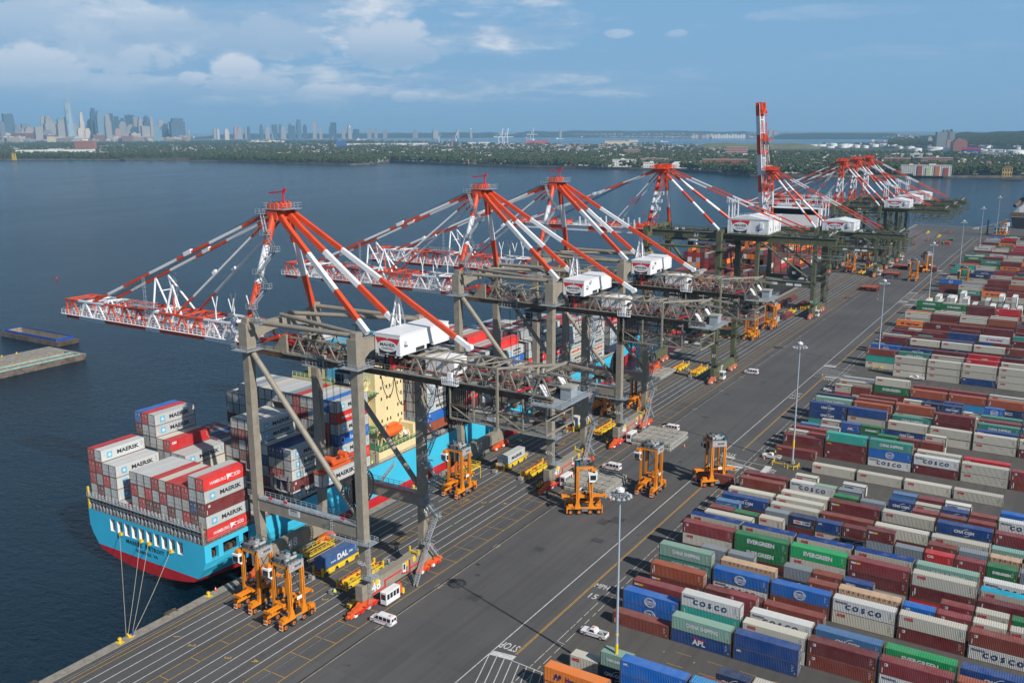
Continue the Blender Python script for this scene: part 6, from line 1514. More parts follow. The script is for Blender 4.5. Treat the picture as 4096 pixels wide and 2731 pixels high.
for c in single:
    cn=CNAME[c['color']];sz='long' if c['L']>8 else 'short';ln=LNAME[c['logo']]
    if 'special' in c:lab,grp=c['special'],None
    elif c.get('reefer'):lab='white refrigerated container end-on, %s rank from road, %s of reefer rank %s'%(ordw(c['idx']+1),tierw(c),'near' if c['row']<450 else 'far');grp='refrigerated containers standing end-on'
    elif c.get('yard'):
        k=min(range(len(byrow[c['row']])),key=lambda j:abs(byrow[c['row']][j]-c['x']))+1;rr=rows_y.index(c['row'])+1
        lab='%s %s container, %s, yard row %s, %s stack from road, %s'%(sz,cn,ln,num(rr),ordw(k),tierw(c));grp='containers stacked in the yard'
        if len(lab.split())>16:lab='%s %s container, yard row %s, %s stack from road, %s'%(sz,cn,num(rr),ordw(k),tierw(c))
    elif c.get('apron'):lab='%s container on the apron, %s metres beyond the olive crane'%(cn,num(max(1,min(59,int(c['y']/12)))));grp='containers standing on the apron'
    elif c.get('ship2'):lab='%s container on the dark hulled ship, column %s, tier %s'%(cn,num(c['col']+1),num(c['tier']+1));grp='containers on the dark hulled ship'
    else:
        lab='%s ship container, %s, %s, column %s from quay, tier %s'%(cn,ln,c['bay'],num(16-c['col']),num(c['tier']+1));grp='containers on the blue ship'
        if len(lab.split())>16:lab='%s ship container, %s, column %s from quay, tier %s'%(cn,c['bay'],num(16-c['col']),num(c['tier']+1))
    H=round(c['H'],2);L=c['L'];body=link('shipping_container',cmesh('body',L,H))
    tag(body,lab,'container',grp);used_labels[lab]=used_labels.get(lab,0)+1
    r_=random.Random(hash(lab)&0xffff)if False else random.Random(len(used_labels)*13)
    f_=r_.uniform(.88,1.12);cc=COL[c['color']];body.color=(cc[0]*f_,cc[1]*f_,cc[2]*f_,1)
    if c['orient']=='x':body.location=(c['x'],c['y'],c['z'])
    else:body.location=(c['x']+CW,c['y'],c['z']);body.rotation_euler=(0,0,PI/2)
    fr=link('corner_frame',cmesh('frame',L,H),body);
    if c['orient']=='x':
        dr=link('door',cmesh('door',L,H),body,(L-.05,0,0));dr.color=body.color
    else:
        dr=link('door',cmesh('door',L,H),body,(.05,CW,0),(0,0,PI));dr.color=body.color
    if c['logo']!='none':link('lettering',logo_mesh(c['logo'],L,H),body)
    if c['color']=='tan':
        mb=MB()
        for i in range(6):mb.box(.1+i*2.02,.06,H-.01,2.04+i*2.02,CW-.06,H+.05,mat('tan_roof',(.52,.36,.24,1),.7,var=.1));mb.box(.1+i*2.02,-.06,H-.55,.25+i*2.02,.02,H,M['frame']);mb.box(1.1+i*2.02,-.06,H-.45,1.2+i*2.02,.02,H,M['frame'])
        mb.build('roof_panel',body)
    if c.get('yard')and c['row']==96.1 and c['color']=='cream' and c['ntier']==3:
        mb=MB();mb.box(.06,.05,H,L-.06,CW-.05,H+.06,mat('blue_tarpaulin',(.012,.045,.21,1),.6,var=.3,dirt=(.22,.22,.24,1),dirt_amt=.25));tp=mb.build('tarpaulin',body)
    if c.get('yard')and c['row']in(96.1,)and c['idx']==4:
        mb=MB();mb.box(.06,.05,H,L-.06,CW-.05,H+.06,mat('cyan_tarpaulin',(.02,.33,.47,1),.6,var=.15));mb.build('tarpaulin',body)
    if c.get('reefer')and r_.random()<.5:
        mb=MB();mb.box(-.06,.5,.4,-.03,CW-.5,1.9,M['dark']);mb.build('cooling_unit',body)
dupl=[k for k,v in used_labels.items()if v>1]
print('duplicate labels',len(dupl),dupl[:4])
# the rest: one mesh, painted per face
vs,fs,mi,pc=[],[],[],[];lmb=MB()
for c in CONT:
    if id(c)in sset or(c['area']<=0 and not(c.get('yard')and c['y']<300)and c['x']>-60):continue
    if c['vis']==0 and c['x']<-70 and c['tier']<c.get('ntier',1)-1:continue
    dx,dy,dz_=dims(c);x,y,z=c['x'],c['y'],c['z'];k=len(vs)
    vs+=[(x,y,z),(x+dx,y,z),(x+dx,y+dy,z),(x,y+dy,z),(x,y,z+dz_),(x+dx,y,z+dz_),(x+dx,y+dy,z+dz_),(x,y+dy,z+dz_)]
    f_=random.uniform(.85,1.15);cc=tuple(v*f_ for v in COL[c['color']])
    for q in((4,5,6,7),(0,1,5,4),(1,2,6,5),(2,3,7,6),(3,0,4,7)):fs.append(tuple(a+k for a in q));pc.append(cc)
    if c['vis']>0:
        g_=M['frame']
        # rails, posts and door bars give the far boxes their edges
        for(a,b_)in((0,4),(1,5),(2,6))if c['area']>12 else():lmb.beam(vs[k+a],vs[k+b_],.14,.14,g_)
        if c['area']>25:
            for(a,b_)in((0,1),(4,5),(1,2),(5,6)):lmb.beam(vs[k+a],vs[k+b_],.12,.12,g_)
        if c['orient']=='y' and c['area']>15:
            for q in(.4,.92,1.5,2.02):lmb.box(x+q,y-.06,z+.1,x+q+.06,y,z+dz_-.1,M['lockbar'])
        if c['logo']not in('none','mark','vert','tex')and c['area']>20:
            L_=c['L'];lg=logo_mb(c['logo'],L_,c['H'])
            if c['orient']=='x':lmb.merge(xform(lg,'-y',(x,y,z)))
            elif c['x']>-72-3:lmb.merge(xform(lg,'+x',(x+CW,y,z)))
me=D.meshes.new('stacked_containers');k0=len(vs)
allv=vs+lmb.v;allf=fs+[tuple(a+k0 for a in f)for f in lmb.f]
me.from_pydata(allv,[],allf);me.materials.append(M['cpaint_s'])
for mt in lmb.mats:me.materials.append(mt)
me.polygons.foreach_set('material_index',[0]*len(fs)+[m_+1 for m_ in lmb.m])
at=me.color_attributes.new('paint','FLOAT_COLOR','CORNER');arr=[]
for f,c_ in zip(fs,pc):arr+=[c_[0],c_[1],c_[2],1.0]*4
arr+=[0.5,0.5,0.5,1.0]*(len(at.data)-len(arr)//4);at.data.foreach_set('color',arr);me.update()
so=link('stacked_containers',me);tag(so,'remaining shipping containers stacked on the ships and in the far yard','containers',None,'stuff')
print('stuff containers',len(fs)//5)
# ---------------------------------------------------------------- straddle carriers
def pbuild(mb,name,parent):return mb.build(name,parent)
def make_straddle(letters=True):
    """length along +Y (9.4 m), width along X (5 m), origin at the centre of the footprint; cab at the near left top"""
    t=empty('straddle_carrier',(0,0,0),'x','straddle carrier','orange straddle carriers on the terminal')
    O=M['strad'];K_=M['dark'];G_=M['midgrey']
    for sx in(-1,1):
        x=sx*2.2
        mb=MB();mb.box(x-.38,-4.6,1.55,x+.38,4.6,2.15,O);mb.box(x-.46,-4.75,.45,x+.46,-4.5,2.4,O);mb.box(x-.46,4.5,.45,x+.46,4.75,2.4,O)
        mb.box(x-.45,-4.3,2.15,x+.45,-3.1,2.85,O);mb.box(x-.45,3.1,2.15,x+.45,4.3,2.75,O);mb.box(x-.3,-1.0,2.15,x+.3,1.0,2.5,K_)
        mb.prism([(x-.35,-2.5,1.95),(x-.35,-.9,1.95),(x-.35,-1.3,3.6),(x-.35,-2.1,3.6)],(.7,0,0),O);mb.prism([(x-.35,1.0,1.95),(x-.35,2.6,1.95),(x-.35,2.2,3.6),(x-.35,1.4,3.6)],(.7,0,0),O)
        mb.box(x+sx*.42,-.8,1.0,x+sx*.62,.8,1.8,G_);mb.cbox(x,.1,2.5,.7,1.4,1.0,K_)
        pbuild(mb,'side_frame',t)
        mb=MB()
        for y in(-4.78,4.75):
            for k in range(4):mb.box(x-.46,y,.45+k*.42,x+.46,y+.03,.62+k*.42,M['signred']if k%2 else WH)
        pbuild(mb,'warning_stripe',t)
        for y in(-1.75,1.85):
            mb=MB();mb.box(x-.32,y-.38,3.5,x+.32,y+.38,12.6,O);mb.box(x+sx*.33-.03,y-.06,4.5,x+sx*.33+.03,y+.06,12.0,K_);pbuild(mb,'post',t)
            mb=MB();mb.beam((x-sx*.42,y+.25,2.6),(x-sx*.42,y+.25,12.2),.14,.14,K_);mb.beam((x-sx*.42,y-.2,2.6),(x-sx*.42,y-.2,12.2),.09,.09,K_);pbuild(mb,'lift_chain',t)
        for y in(-3.75,-1.45,1.45,3.7):
            mb=MB();mb.tube((-.30,0,0),(.30,0,0),.74,M['black'],18)
            w=pbuild(mb,'wheel',t);w.location=(x+sx*.12,y,.74)
            mb=MB();mb.tube((.30,0,0),(.37,0,0),.40,M['hub'],14);mb.tube((-.37,0,0),(-.30,0,0),.40,M['hub'],14);mb.tube((.37,0,0),(.42,0,0),.16,K_,8);pbuild(mb,'hub',w)
        mb=MB();mb.ladder(x+sx*.62,2.9,.3,2.4,K_,(sx,0),False);pbuild(mb,'step_ladder',t)
    # top frame
    mb=MB();mb.box(-2.55,-2.15,12.6,-1.9,2.25,13.3,O);mb.box(1.9,-2.15,12.6,2.5,2.25,13.2,O);mb.box(-2.3,-2.15,12.7,2.3,-1.5,13.3,O);mb.box(-2.3,1.6,12.7,2.3,2.25,13.3,O)
    mb.box(-3.3,-2.9,12.3,-2.3,-1.6,12.9,O);pbuild(mb,'top_frame',t)
    mb=MB();mb.box(2.56,-1.95,11.9,2.66,2.05,13.5,M['grey']);mb.box(1.7,-2.0,13.5,2.7,2.1,13.56,M['grey']);sp_=pbuild(mb,'side_panel',t)
    mb=MB();mb.merge(xform(text_mb('MAHER',.75,BK,.03,1,1.9),'+x',(2.67,.5,12.75)));mb.ngon(2.665,-.9,12.75,.35,.26,M['signred'],12,'x',.012);mb.ngon(2.68,-.9,12.75,.24,.14,WH,12,'x',.012);pbuild(mb,'lettering',sp_)
    mb=MB();mb.box(-2.4,-2.2,13.3,2.5,2.4,13.38,G_)
    mb.box(-1.6,-1.9,13.4,.2,1.2,14.3,G_);mb.tube((1.2,-1.6,13.9),(1.2,1.6,13.9),.42,M['grey'],10);mb.cbox(1.7,1.8,13.8,1.4,.8,.8,M['teal']);mb.cbox(-1.8,1.9,13.8,1.2,.7,.8,M['teal'])
    for i in range(26):mb.cbox(rnd.uniform(-2.2,2.3),rnd.uniform(-2.1,2.2),rnd.uniform(13.5,14.5),rnd.uniform(.2,.9),rnd.uniform(.2,.9),rnd.uniform(.2,.6),rnd.choice((K_,K_,G_,M['grey'],K_)))
    mb.rail([(-2.4,-2.2,13.38),(2.5,-2.2,13.38),(2.5,2.4,13.38),(-2.4,2.4,13.38)],K_,closed=True,post=1.0,t=.06);tag(pbuild(mb,'engine_deck',t),kind='stuff')
    # cab
    mb=MB();mb.prism([(-3.9,-3.0,11.6),(-3.9,-3.1,10.2),(-3.9,-2.3,9.5),(-3.9,-1.0,9.5),(-3.9,-.8,11.6)],(1.75,0,0),WH);mb.box(-3.95,-3.15,11.6,-2.1,-.7,11.95,WH);cb_=pbuild(mb,'operator_cab',t)
    mb=MB();mb.add([(-3.75,-3.06,11.4),(-2.3,-3.06,11.4),(-2.3,-3.14,10.3),(-3.75,-3.14,10.3)],[(0,1,2,3)],M['glass']);mb.add([(-3.75,-3.12,10.1),(-2.3,-3.12,10.1),(-2.3,-2.4,9.5),(-3.75,-2.4,9.5)],[(0,1,2,3)],M['glass'])
    mb.box(-2.14,-2.8,10.1,-2.11,-2.0,11.4,M['glass']);mb.box(-2.14,-1.8,9.9,-2.11,-1.1,11.4,M['glass']);mb.box(-3.94,-2.7,10.1,-3.91,-1.2,11.4,M['glass']);mb.box(-3.6,-2.6,11.96,-2.9,-1.9,11.99,M['glass']);pbuild(mb,'cab_window',cb_)
    # spreader between the legs
    mb=MB();mb.box(-.9,-2.6,4.0,.9,2.6,4.8,O);mb.box(-1.5,-1.6,3.6,1.5,-1.0,4.6,O);mb.box(-1.5,1.2,3.6,1.5,1.8,4.6,O);mb.box(-.55,-5.9,4.1,-.2,5.9,4.6,O);mb.box(.2,-5.9,4.1,.55,5.9,4.6,O)
    for y in(-5.9,5.5):mb.box(-1.2,y,4.0,1.2,y+.4,4.5,O)
    for s in(-1,1):mb.cbox(s*1.9,-1.75,4.3,.4,.6,1.2,O);mb.cbox(s*1.9,1.85,4.3,.4,.6,1.2,O)
    for i in range(10):mb.cbox(rnd.uniform(-1.2,1.2),rnd.uniform(-2.4,2.4),rnd.uniform(4.8,5.5),.5,.6,.4,rnd.choice((K_,O,K_)))
    sp_=pbuild(mb,'spreader',t)
    mb=MB();mb.beam((2.5,-1.6,8.4),(0,0,5.0),.1,.1,K_);mb.beam((-1.9,1.8,11.5),(1.9,1.8,6),.1,.1,K_);mb.beam((1.9,1.8,11.5),(-1.9,1.8,6),.1,.1,K_);mb.box(2.24,.1,5.0,2.28,1.5,5.75,WH);pbuild(mb,'hose_guide',t)
    return t
sc0=make_straddle()
SC_=[((-46.8,19.9),0,'orange straddle carrier nearest the camera, in front of a second one beside the stern'),
 ((-57.2,21.4),0,'orange straddle carrier nearest the water, half behind the nearest one'),
 ((-56.2,94.7),0,'orange straddle carrier between the two nearest beige cranes, yellow platform behind it'),
 ((-20.9,101.6),R(-56)+PI,'orange straddle carrier seen side-on in front of the hatch cover stack'),
 ((-11.1,123.3),0,'orange straddle carrier standing alone on the roadway right of the hatch covers'),
 ((2.0,138.4),R(-50),'orange straddle carrier at the yard edge carrying a brown container'),
 ((-56.0,183.5),0,'orange straddle carrier in shade under the crane numbered 46'),
 ((-47.5,196.5),0,'orange straddle carrier on the landside of the crane numbered 46, under a hoisted hatch cover'),
 ((-58.8,327),0,'first of three orange straddle carriers beyond the crane numbered 37, nearest the water'),
 ((-47.6,328.5),0,'second of three orange straddle carriers beyond the crane numbered 37, yellow frame beside it'),
 ((-47.0,356.5),0,'third of three orange straddle carriers beyond the crane numbered 37, beside an orange container'),
 ((-54.5,576),0,'orange straddle carrier under the farthest cranes holding a small maroon container'),
 ((-10.2,556.5),0,'orange straddle carrier far up the roadway, in front of another one'),
 ((-8.5,602),R(-50),'far orange straddle carrier carrying a maroon container behind its neighbour'),
 ((22.2,536),0,'orange straddle carrier in the yard lifting a dark green container'),
 ((17.5,880),R(90),'orange straddle carrier beside the white control building'),
 ((40,884),0,'orange straddle carrier near the right edge behind the far yard'),
 ((-57.5,640),0,'orange straddle carrier farthest along the apron beneath the last crane')]
for i,(p,rz,lab)in enumerate(SC_):
    if i==0:sc0.location=(p[0],p[1],0);sc0.rotation_euler=(0,0,rz);sc0['label']=lab
    else:copy_tree(sc0,(p[0],p[1],0),rz,lab)
def lone(x,y,z,L,c,logo,rz,lab):
    H=2.74;b=link('shipping_container',cmesh('body',L,H),None,(x,y,z),(0,0,rz));b.color=COL[c]+(1,);tag(b,lab,'container')
    link('corner_frame',cmesh('frame',L,H),b);d=link('door',cmesh('door',L,H),b,(L-.05,0,0));d.color=b.color
    if logo!='none':link('lettering',logo_mesh(logo,L,H),b)
    return b
lone(-4.2,135.0,1.2,CL40,'brown','mark',R(40)*0+R(-0),'brown container held inside the straddle carrier at the yard edge')if False else lone(-4.0,136.6,.9,CL40,'brown','vert',R(0),'brown container held inside the straddle carrier at the yard edge')
lone(-53.3,573.0,2.0,CL20,'maroon','none',PI/2,'small maroon container held low by the straddle carrier under the farthest cranes')
lone(-14.0,600.6,.8,CL40,'maroon','none',0,'maroon container carried by the far straddle carrier on the roadway')
lone(18.5,534.0,6.4,CL20,'dgreen','uasc',0,'dark green short container raised by the yard straddle carrier beside the reefers')
# ---------------------------------------------------------------- yellow cassette trailers on the apron
YL=M['yellow']
def make_trailer(L=13.0):
    t=empty('container_cassette',(0,0,0),'x','cassette','yellow container cassettes on the apron');W=2.7
    mb=MB()
    for x in(-W/2,W/2-.22):mb.box(x,0,.75,x+.22,L,1.15,YL)
    for i in range(7):y=i*(L-.3)/6;mb.box(-W/2+.22,y,.7,W/2-.22,y+.3,1.05,YL if i%3 else M['orange'])
    mb.box(-.2,.3,.72,.2,L-.3,.9,M['yellow']);pbuild(mb,'bed_frame',t)
    for y in(0,L-.5):
        mb=MB()
        for x in(-W/2-.12,W/2-.18):mb.box(x,y,0,x+.3,y+.5,1.5,YL);mb.box(x-.04,y-.04,1.5,x+.34,y+.54,2.05,YL)
        mb.box(-W/2,y+.1,.1,W/2,y+.35,.3,YL);pbuild(mb,'end_leg',t)
    for x in(-W/2-.1,W/2-.05):
        mb=MB()
        for y in(2.2,5.6,9.0):mb.prism([(x,y,0.0),(x,y+1.9,0.0),(x,y+2.3,.75),(x,y-.4,.75)],(.15,0,0),YL)
        pbuild(mb,'skid',t)
    mb=MB()
    for i in range(6):mb.cbox(-W/2+.1,1.8+i*1.9,1.3,.25,1.3,.3,M['orange'])
    pbuild(mb,'guide_rail',t);return t
tr0=make_trailer()
TRS=[((-55.4,37.2),'yellow cassette carrying the blue container beside the nearest crane'),((-46.3,35.0),'empty yellow cassette with red guides behind the near landside leg of the nearest crane'),
 ((-55.9,115.2),'yellow cassette carrying a pale container near the crane numbered 47'),((-46.2,113.4),'empty yellow cassette just left of the landside leg numbered 47'),
 ((-55.6,158.4),'yellow cassette under a white refrigerated container near the crane numbered 46'),((-45.9,160.0),'empty yellow cassette left of the landside sill numbered 46'),
 ((-55.4,250.5),'empty yellow cassette on the water side near the hoisted hatch cover'),((-46.6,249.2),'empty yellow cassette beside the landside leg numbered 37'),
 ((-49.2,396),'yellow cassette beside the far crane with the raised boom'),((-45.5,414),'empty yellow cassette near the green container by the raised boom crane'),
 ((-46.5,566),'empty yellow cassette just left of the first far crane landside leg'),((-49,604),'yellow cassette with a maroon container under the far cranes'),((-49.0,328),'stacked yellow frame between the straddle carriers beyond crane 37')]
for i,(p,lab)in enumerate(TRS):
    if i==0:tr0.location=(p[0],p[1],0);tr0['label']=lab
    else:copy_tree(tr0,(p[0],p[1],0),0,lab)
def onq(x,y,z,L,c,logo,lab,refr=False):
    b=lone(x+CW,y,z,L,c,logo,PI/2,lab)
    if refr:
        mb=MB();mb.box(L*0-.05,.35,.4,-.02,CW-.35,1.9,M['dark']);mb.build('cooling_unit',b)
    return b
onq(-56.6,37.6,1.2,CL40,'dal','dal','blue container with bold white letters on the yellow cassette under the nearest crane')
onq(-57.1,115.6,1.2,CL40,'mwhite','maersk','pale container with star square on the cassette near crane 47')
onq(-56.8,158.8,1.2,CL40,'offw','maersk','white refrigerated container with star square on the cassette near crane 46',True)
onq(-50.2,604.5,1.2,CL20,'maroon','none','maroon container on the far yellow cassette under the last cranes')
# yellow work platforms
for(x,y,l,w,lab)in((-64.2,40.5,9,3.0,'yellow lashing platform behind the blue container on the cassette'),(-60.5,98.5,9,3.0,'tall yellow work cage beside the straddle carrier near crane 47')):
    t=empty('work_platform',(x,y,0),lab,'work platform','yellow work platforms on the apron');mb=MB();z=1.6 if l==9 and y<50 else 3.6
    mb.box(0,0,z,w,l,z+.2,M['yellow']);mb.box(.5,1,z+.2,w-.5,l-1,z+.24,M['rusty']);mb.build('deck',t)
    mb=MB()
    for a in(0,w-.2):
        for b_ in(0,l-.2):mb.box(a,b_,0,a+.2,b_+.2,z,YL)
    mb.build('support_leg',t);mb=MB();mb.rail([(0,0,z+.2),(w,0,z+.2),(w,l,z+.2),(0,l,z+.2)],YL,closed=True,t=.1);mb.build('guard_rail',t)
# ---------------------------------------------------------------- vans and pickups (length along +X, front at -X)
def wheelset(t,xs,w,r=.36,z=.36):
    for x in xs:
        for y in(-w/2+.1,w/2-.1):
            mb=MB();mb.tube((0,-.12,0),(0,.12,0),r,M['black'],16);mb.tube((0,-.135,0),(0,.135,0),r*.55,M['grey'],12);wh=mb.build('wheel',t);wh.location=(x,y,z)
def loft(secs,mt):
    """secs: (x, half width bottom, z bottom, half width shoulder, z shoulder, half width top, z top)"""
    mb=MB();n=6
    for s in secs:
        x,wb,zb,ws,zs,wt,zt=s;mb.v+=[(x,-wb,zb),(x,-ws,zs),(x,-wt,zt),(x,wt,zt),(x,ws,zs),(x,wb,zb)]
    i_=mb.mi(mt)
    for i in range(len(secs)-1):
        for j in range(6):mb.f.append((i*6+j,i*6+(j+1)%6,(i+1)*6+(j+1)%6,(i+1)*6+j));mb.m.append(i_)
    mb.f+=[tuple(range(6)),tuple(range((len(secs)-1)*6,len(secs)*6))];mb.m+=[i_,i_];return mb
def make_van():
    t=empty('passenger_van',(0,0,0),'x','van','white passenger vans with red stripes');Wt=M['white']
    mb=loft([(-2.85,.88,.35,.90,.8,.80,.95),(-2.7,.95,.3,.97,.95,.85,1.12),(-1.9,.98,.3,1.0,1.05,.84,1.25),(-1.15,.98,.3,1.0,1.15,.78,2.0),(-.9,.98,.3,1.0,1.15,.80,2.08),(2.6,.98,.3,1.0,1.15,.80,2.1),(2.8,.97,.4,.98,1.15,.77,2.0)],Wt);mb.build('body',t)
    mb=MB();g_=M['truckglass']
    mb.add([(-1.87,-.80,1.27),(-1.87,.80,1.27),(-1.17,.72,1.95),(-1.17,-.72,1.95)],[(0,1,2,3)],g_)
    for v in range(4):mb.v[v]=(mb.v[v][0]-.03,mb.v[v][1],mb.v[v][2]+.03)
    mb.build('windscreen',t)
    for s in(-1,1):
        for(a,b_)in((-1.3,-.55),(-.42,.55),(.68,1.6),(1.72,2.55)):
            mb=MB();q=[(a if a>-1 else a-.35,s*(1.0+.01),1.22),(b_,s*1.01,1.22),(b_,s*.85,1.88),(a+(.25 if a<-1 else 0),s*.85,1.88)];mb.add(q,[(0,1,2,3)],g_);mb.build('side_window',t)
        mb=MB();mb.box(-2.6,s*1.0-.012,.98,2.7,s*1.0+.012,1.06,M['signred']);mb.box(-2.6,s*1.0-.012,.92,2.7,s*1.0+.012,.96,M['orange']);mb.build('stripe',t)
        mb=MB();mb.box(2.81,s*.85-.08,.8,2.85,s*.85+.08,1.2,M['taillight']);mb.build('tail_light',t)
        mb=MB();mb.box(-2.9,s*.66-.16,.72,-2.86,s*.66+.16,.92,M['lens']);mb.build('headlight',t)
        mb=MB();mb.add([(2.83,s*.08,1.25),(2.83,s*.78,1.25),(2.81,s*.68,1.85),(2.81,s*.08,1.85)],[(0,1,2,3)],g_);mb.build('rear_window',t)
    mb=MB();mb.box(2.8,-.95,.38,2.95,.95,.55,M['midgrey']);mb.box(-2.98,-.92,.36,-2.85,.92,.55,M['midgrey']);mb.build('bumper',t)
    mb=MB();mb.box(1.6,-.2,2.1,2.0,.2,2.2,M['orange']);mb.build('roof_beacon',t)
    wheelset(t,(-1.9,1.6),2.0);return t
van0=make_van()
VANS=[((-29.4,28.9),0,'white passenger van beside the nearest crane foot'),((-28.0,133.6),0,'white van behind the pale hatch covers near crane 47'),((-27.0,263.9),0,'white van crossing the road beside the crane numbered 37'),((-27.2,177.3),0,'white van behind the hatch covers near crane 46'),
 ((-26.2,560),0,'white van beside the far red flat rack stack'),((-26.3,651),0,'white van far up the roadway below the last crane'),((-10.5,930),0,'white van at the far end of the wharf')]
for i,(p,rz,lab)in enumerate(VANS):
    if i==0:van0.location=(p[0],p[1],0);van0['label']=lab
    else:copy_tree(van0,(p[0],p[1],0),rz,lab)
def make_pickup():
    t=empty('pickup_truck',(0,0,0),'x','pickup truck','white pickup trucks');Wt=M['white']
    mb=loft([(-2.8,.80,.45,.86,.8,.78,.92),(-2.6,.92,.4,.95,.95,.85,1.1),(-1.2,.96,.4,.98,1.05,.86,1.18),(.55,.96,.4,.98,1.1,.95,1.15),(.55,.96,.4,.98,.8,.96,.9),(.6,.96,.4,.98,.75,.97,.8),(2.75,.94,.45,.97,.72,.96,.78)],Wt);mb.build('body',t)
    mb=loft([(-1.35,.93,1.1,.92,1.15,.88,1.18),(-.65,.93,1.1,.90,1.3,.72,1.78),(.25,.93,1.1,.90,1.3,.72,1.80),(.58,.93,1.1,.90,1.25,.78,1.45)],Wt);cbn=mb.build('cabin',t)
    mb=MB();g_=M['truckglass'];mb.add([(-1.32,-.80,1.22),(-1.32,.80,1.22),(-.70,.68,1.77),(-.70,-.68,1.77)],[(0,1,2,3)],g_)
    mb.v=[(a-.04,b,c+.03)for a,b,c in mb.v];mb.build('windscreen',cbn)
    mb=MB()
    for s in(-1,1):mb.add([(-1.05,s*.93,1.22),(.4,s*.93,1.22),(.15,s*.78,1.68),(-.6,s*.78,1.68)],[(0,1,2,3)],g_)
    mb.add([(.60,-.7,1.2),(.60,.7,1.2),(.36,.66,1.72),(.36,-.66,1.72)],[(0,1,2,3)],g_);mb.build('side_window',cbn)
    mb=MB();mb.box(.65,-.82,.84,2.65,.82,.86,M['dark'])
    for s in(-1,1):mb.box(.6,s*.93-.05,.8,2.75,s*.93+.05,1.18,Wt)
    mb.box(2.68,-.95,.6,2.78,.95,1.18,Wt);mb.build('bed',t)
    mb=MB();mb.cbox(1.4,.1,1.0,.8,.5,.3,M['grey']);mb.cbox(2.0,-.3,.98,.4,.5,.25,M['hatch']);mb.build('bed_load',t)
    for s in(-1,1):
        mb=MB();mb.box(2.78,s*.88-.07,.75,2.81,s*.88+.07,1.1,M['taillight']);mb.build('tail_light',t)
        mb=MB();mb.box(-2.6,s*.98-.012,.86,2.6,s*.98+.012,.92,M['signred']);mb.build('stripe',t)
        mb=MB();mb.box(-2.84,s*.66-.15,.72,-2.8,s*.66+.15,.9,M['lens']);mb.build('headlight',t)
    mb=MB();mb.box(2.75,-.95,.42,2.95,.95,.58,M['midgrey']);mb.box(-2.92,-.9,.42,-2.8,.9,.6,M['midgrey']);mb.build('bumper',t)
    mb=MB();mb.box(-.4,-.3,1.80,-.1,.3,1.90,M['orange']);mb.build('light_bar',t);wheelset(t,(-1.75,1.75),1.96,.39,.39);return t
pk0=make_pickup();pk0.location=(9.9,47.0,0);pk0['label']='white pickup truck with open load bed nearest the camera, in the yard aisle'
copy_tree(pk0,(9.9,167.6,0),0,'white pickup truck beside the yellow guard rail and brown containers');copy_tree(pk0,(32.8,289.0,0),0,'white pickup truck driving along the aisle below stacked cream containers');copy_tree(pk0,(7.6,253.0,0),0,'white pickup truck parked left of the short cream container stack')
# ---------------------------------------------------------------- hatch covers, flat racks
def hatch_cover(x0,y0,x1,y1,z,n,lab,ang=0.0):
    t=empty('hatch_cover_stack',((x0+x1)/2,(y0+y1)/2,z),lab,'hatch covers',None,ang);w,l=(x1-x0)/2,(y1-y0)/2
    for k in range(n):
        o=.0 if k==n-1 else .8;zz_=k*1.15
        mb=MB();mb.box(-w+o*.2,-l-o,zz_+.12,w+o*.4,l-o,zz_+.95,M['hatch'])
        for i in range(8):a=-w+.6+i*(2*w-1.2)/7;mb.box(a-.12,-l-o-.08,zz_+.1,a+.12,-l-o,zz_+.98,M['hatch'])
        for i in range(8):b_=-l+.6+i*(2*l-1.2)/7;mb.box(w+o*.4,b_-.12,zz_+.1,w+o*.4+.08,b_+.12,zz_+.98,M['hatch'])
        cv=mb.build('hatch_cover',t)
        if k==n-1:
            mb=MB()
            for i in range(1,5):a=-w+i*2*w/5;mb.box(a-.05,-l+.2,zz_+.95,a+.05,l-.2,zz_+.99,M['rusty'])
            for i in range(1,4):b_=-l+i*l/2;mb.box(-w+.2,b_-.06,zz_+.95,w-.2,b_+.06,zz_+1.0,M['rusty'])
            for i in range(28):mb.cbox(random.uniform(-w+.3,w-.3),random.choice([-l+.4,-l/2,0,l/2,l-.4])+random.uniform(-.3,.3),zz_+1.0,.4,.3,.12,random.choice((M['rusty'],M['hatch'],M['dark'])))
            mb.build('lashing_socket',cv)
    return t
hatch_cover(-32.6,112.6,-19.9,126.6,0,2,'stack of two pale steel hatch covers behind the side-on straddle carrier')
hatch_cover(-32.4,157.4,-19.3,172.6,0,2,'stack of two pale steel hatch covers near the crane numbered 46')
hc=hatch_cover(-48.0,190.6,-36.9,205.0,13.0,1,'single pale hatch cover hoisted in the air beneath the rear of crane 46')
s_=empty('spreader',(0,0,0),'orange spreader and head block resting on the hoisted hatch cover','spreader');spreader(s_,-44.0,192.6,14.2,10.6)
mb=MB()
for a in(-43.8,-41.9):
    for b_ in(196.5,199.0):mb.tube((a,b_,16.5),(a+.6,166.5+(b_-197)*.6,49)if False else(a,b_,48.5),.05,M['black'],4)
mb.build('hoist_wire',s_)
def rack_stack(x,y,lab,n=3,l=13,w=9.5):
    t=empty('flat_rack_stack',(x,y,0),lab,'flat racks','stacks of red flat racks on the apron')
    for k in range(n):
        for j in range(3):
            mb=MB();o=random.uniform(-.5,.5);z=k*.85;a=j*w/3;mb.box(a,o,z,a+w/3-.25,o+l,z+.45,M['platred']);mb.box(a,o,z-.0,a+.2,o+l,z+.7,M['platred']);mb.box(a+w/3-.45,o,z,a+w/3-.25,o+l,z+.7,M['platred']);mb.box(a,o,z,a+w/3-.25,o+.3,z+.75,M['platred']);mb.build('flat_rack',t)
    return t
rack_stack(-31.8,498,'near stack of flat red steel racks on the open apron');rack_stack(-30.6,566,'middle stack of flat red racks beside the far white van');rack_stack(-31.4,607,'far stack of flat red racks below the last cranes')
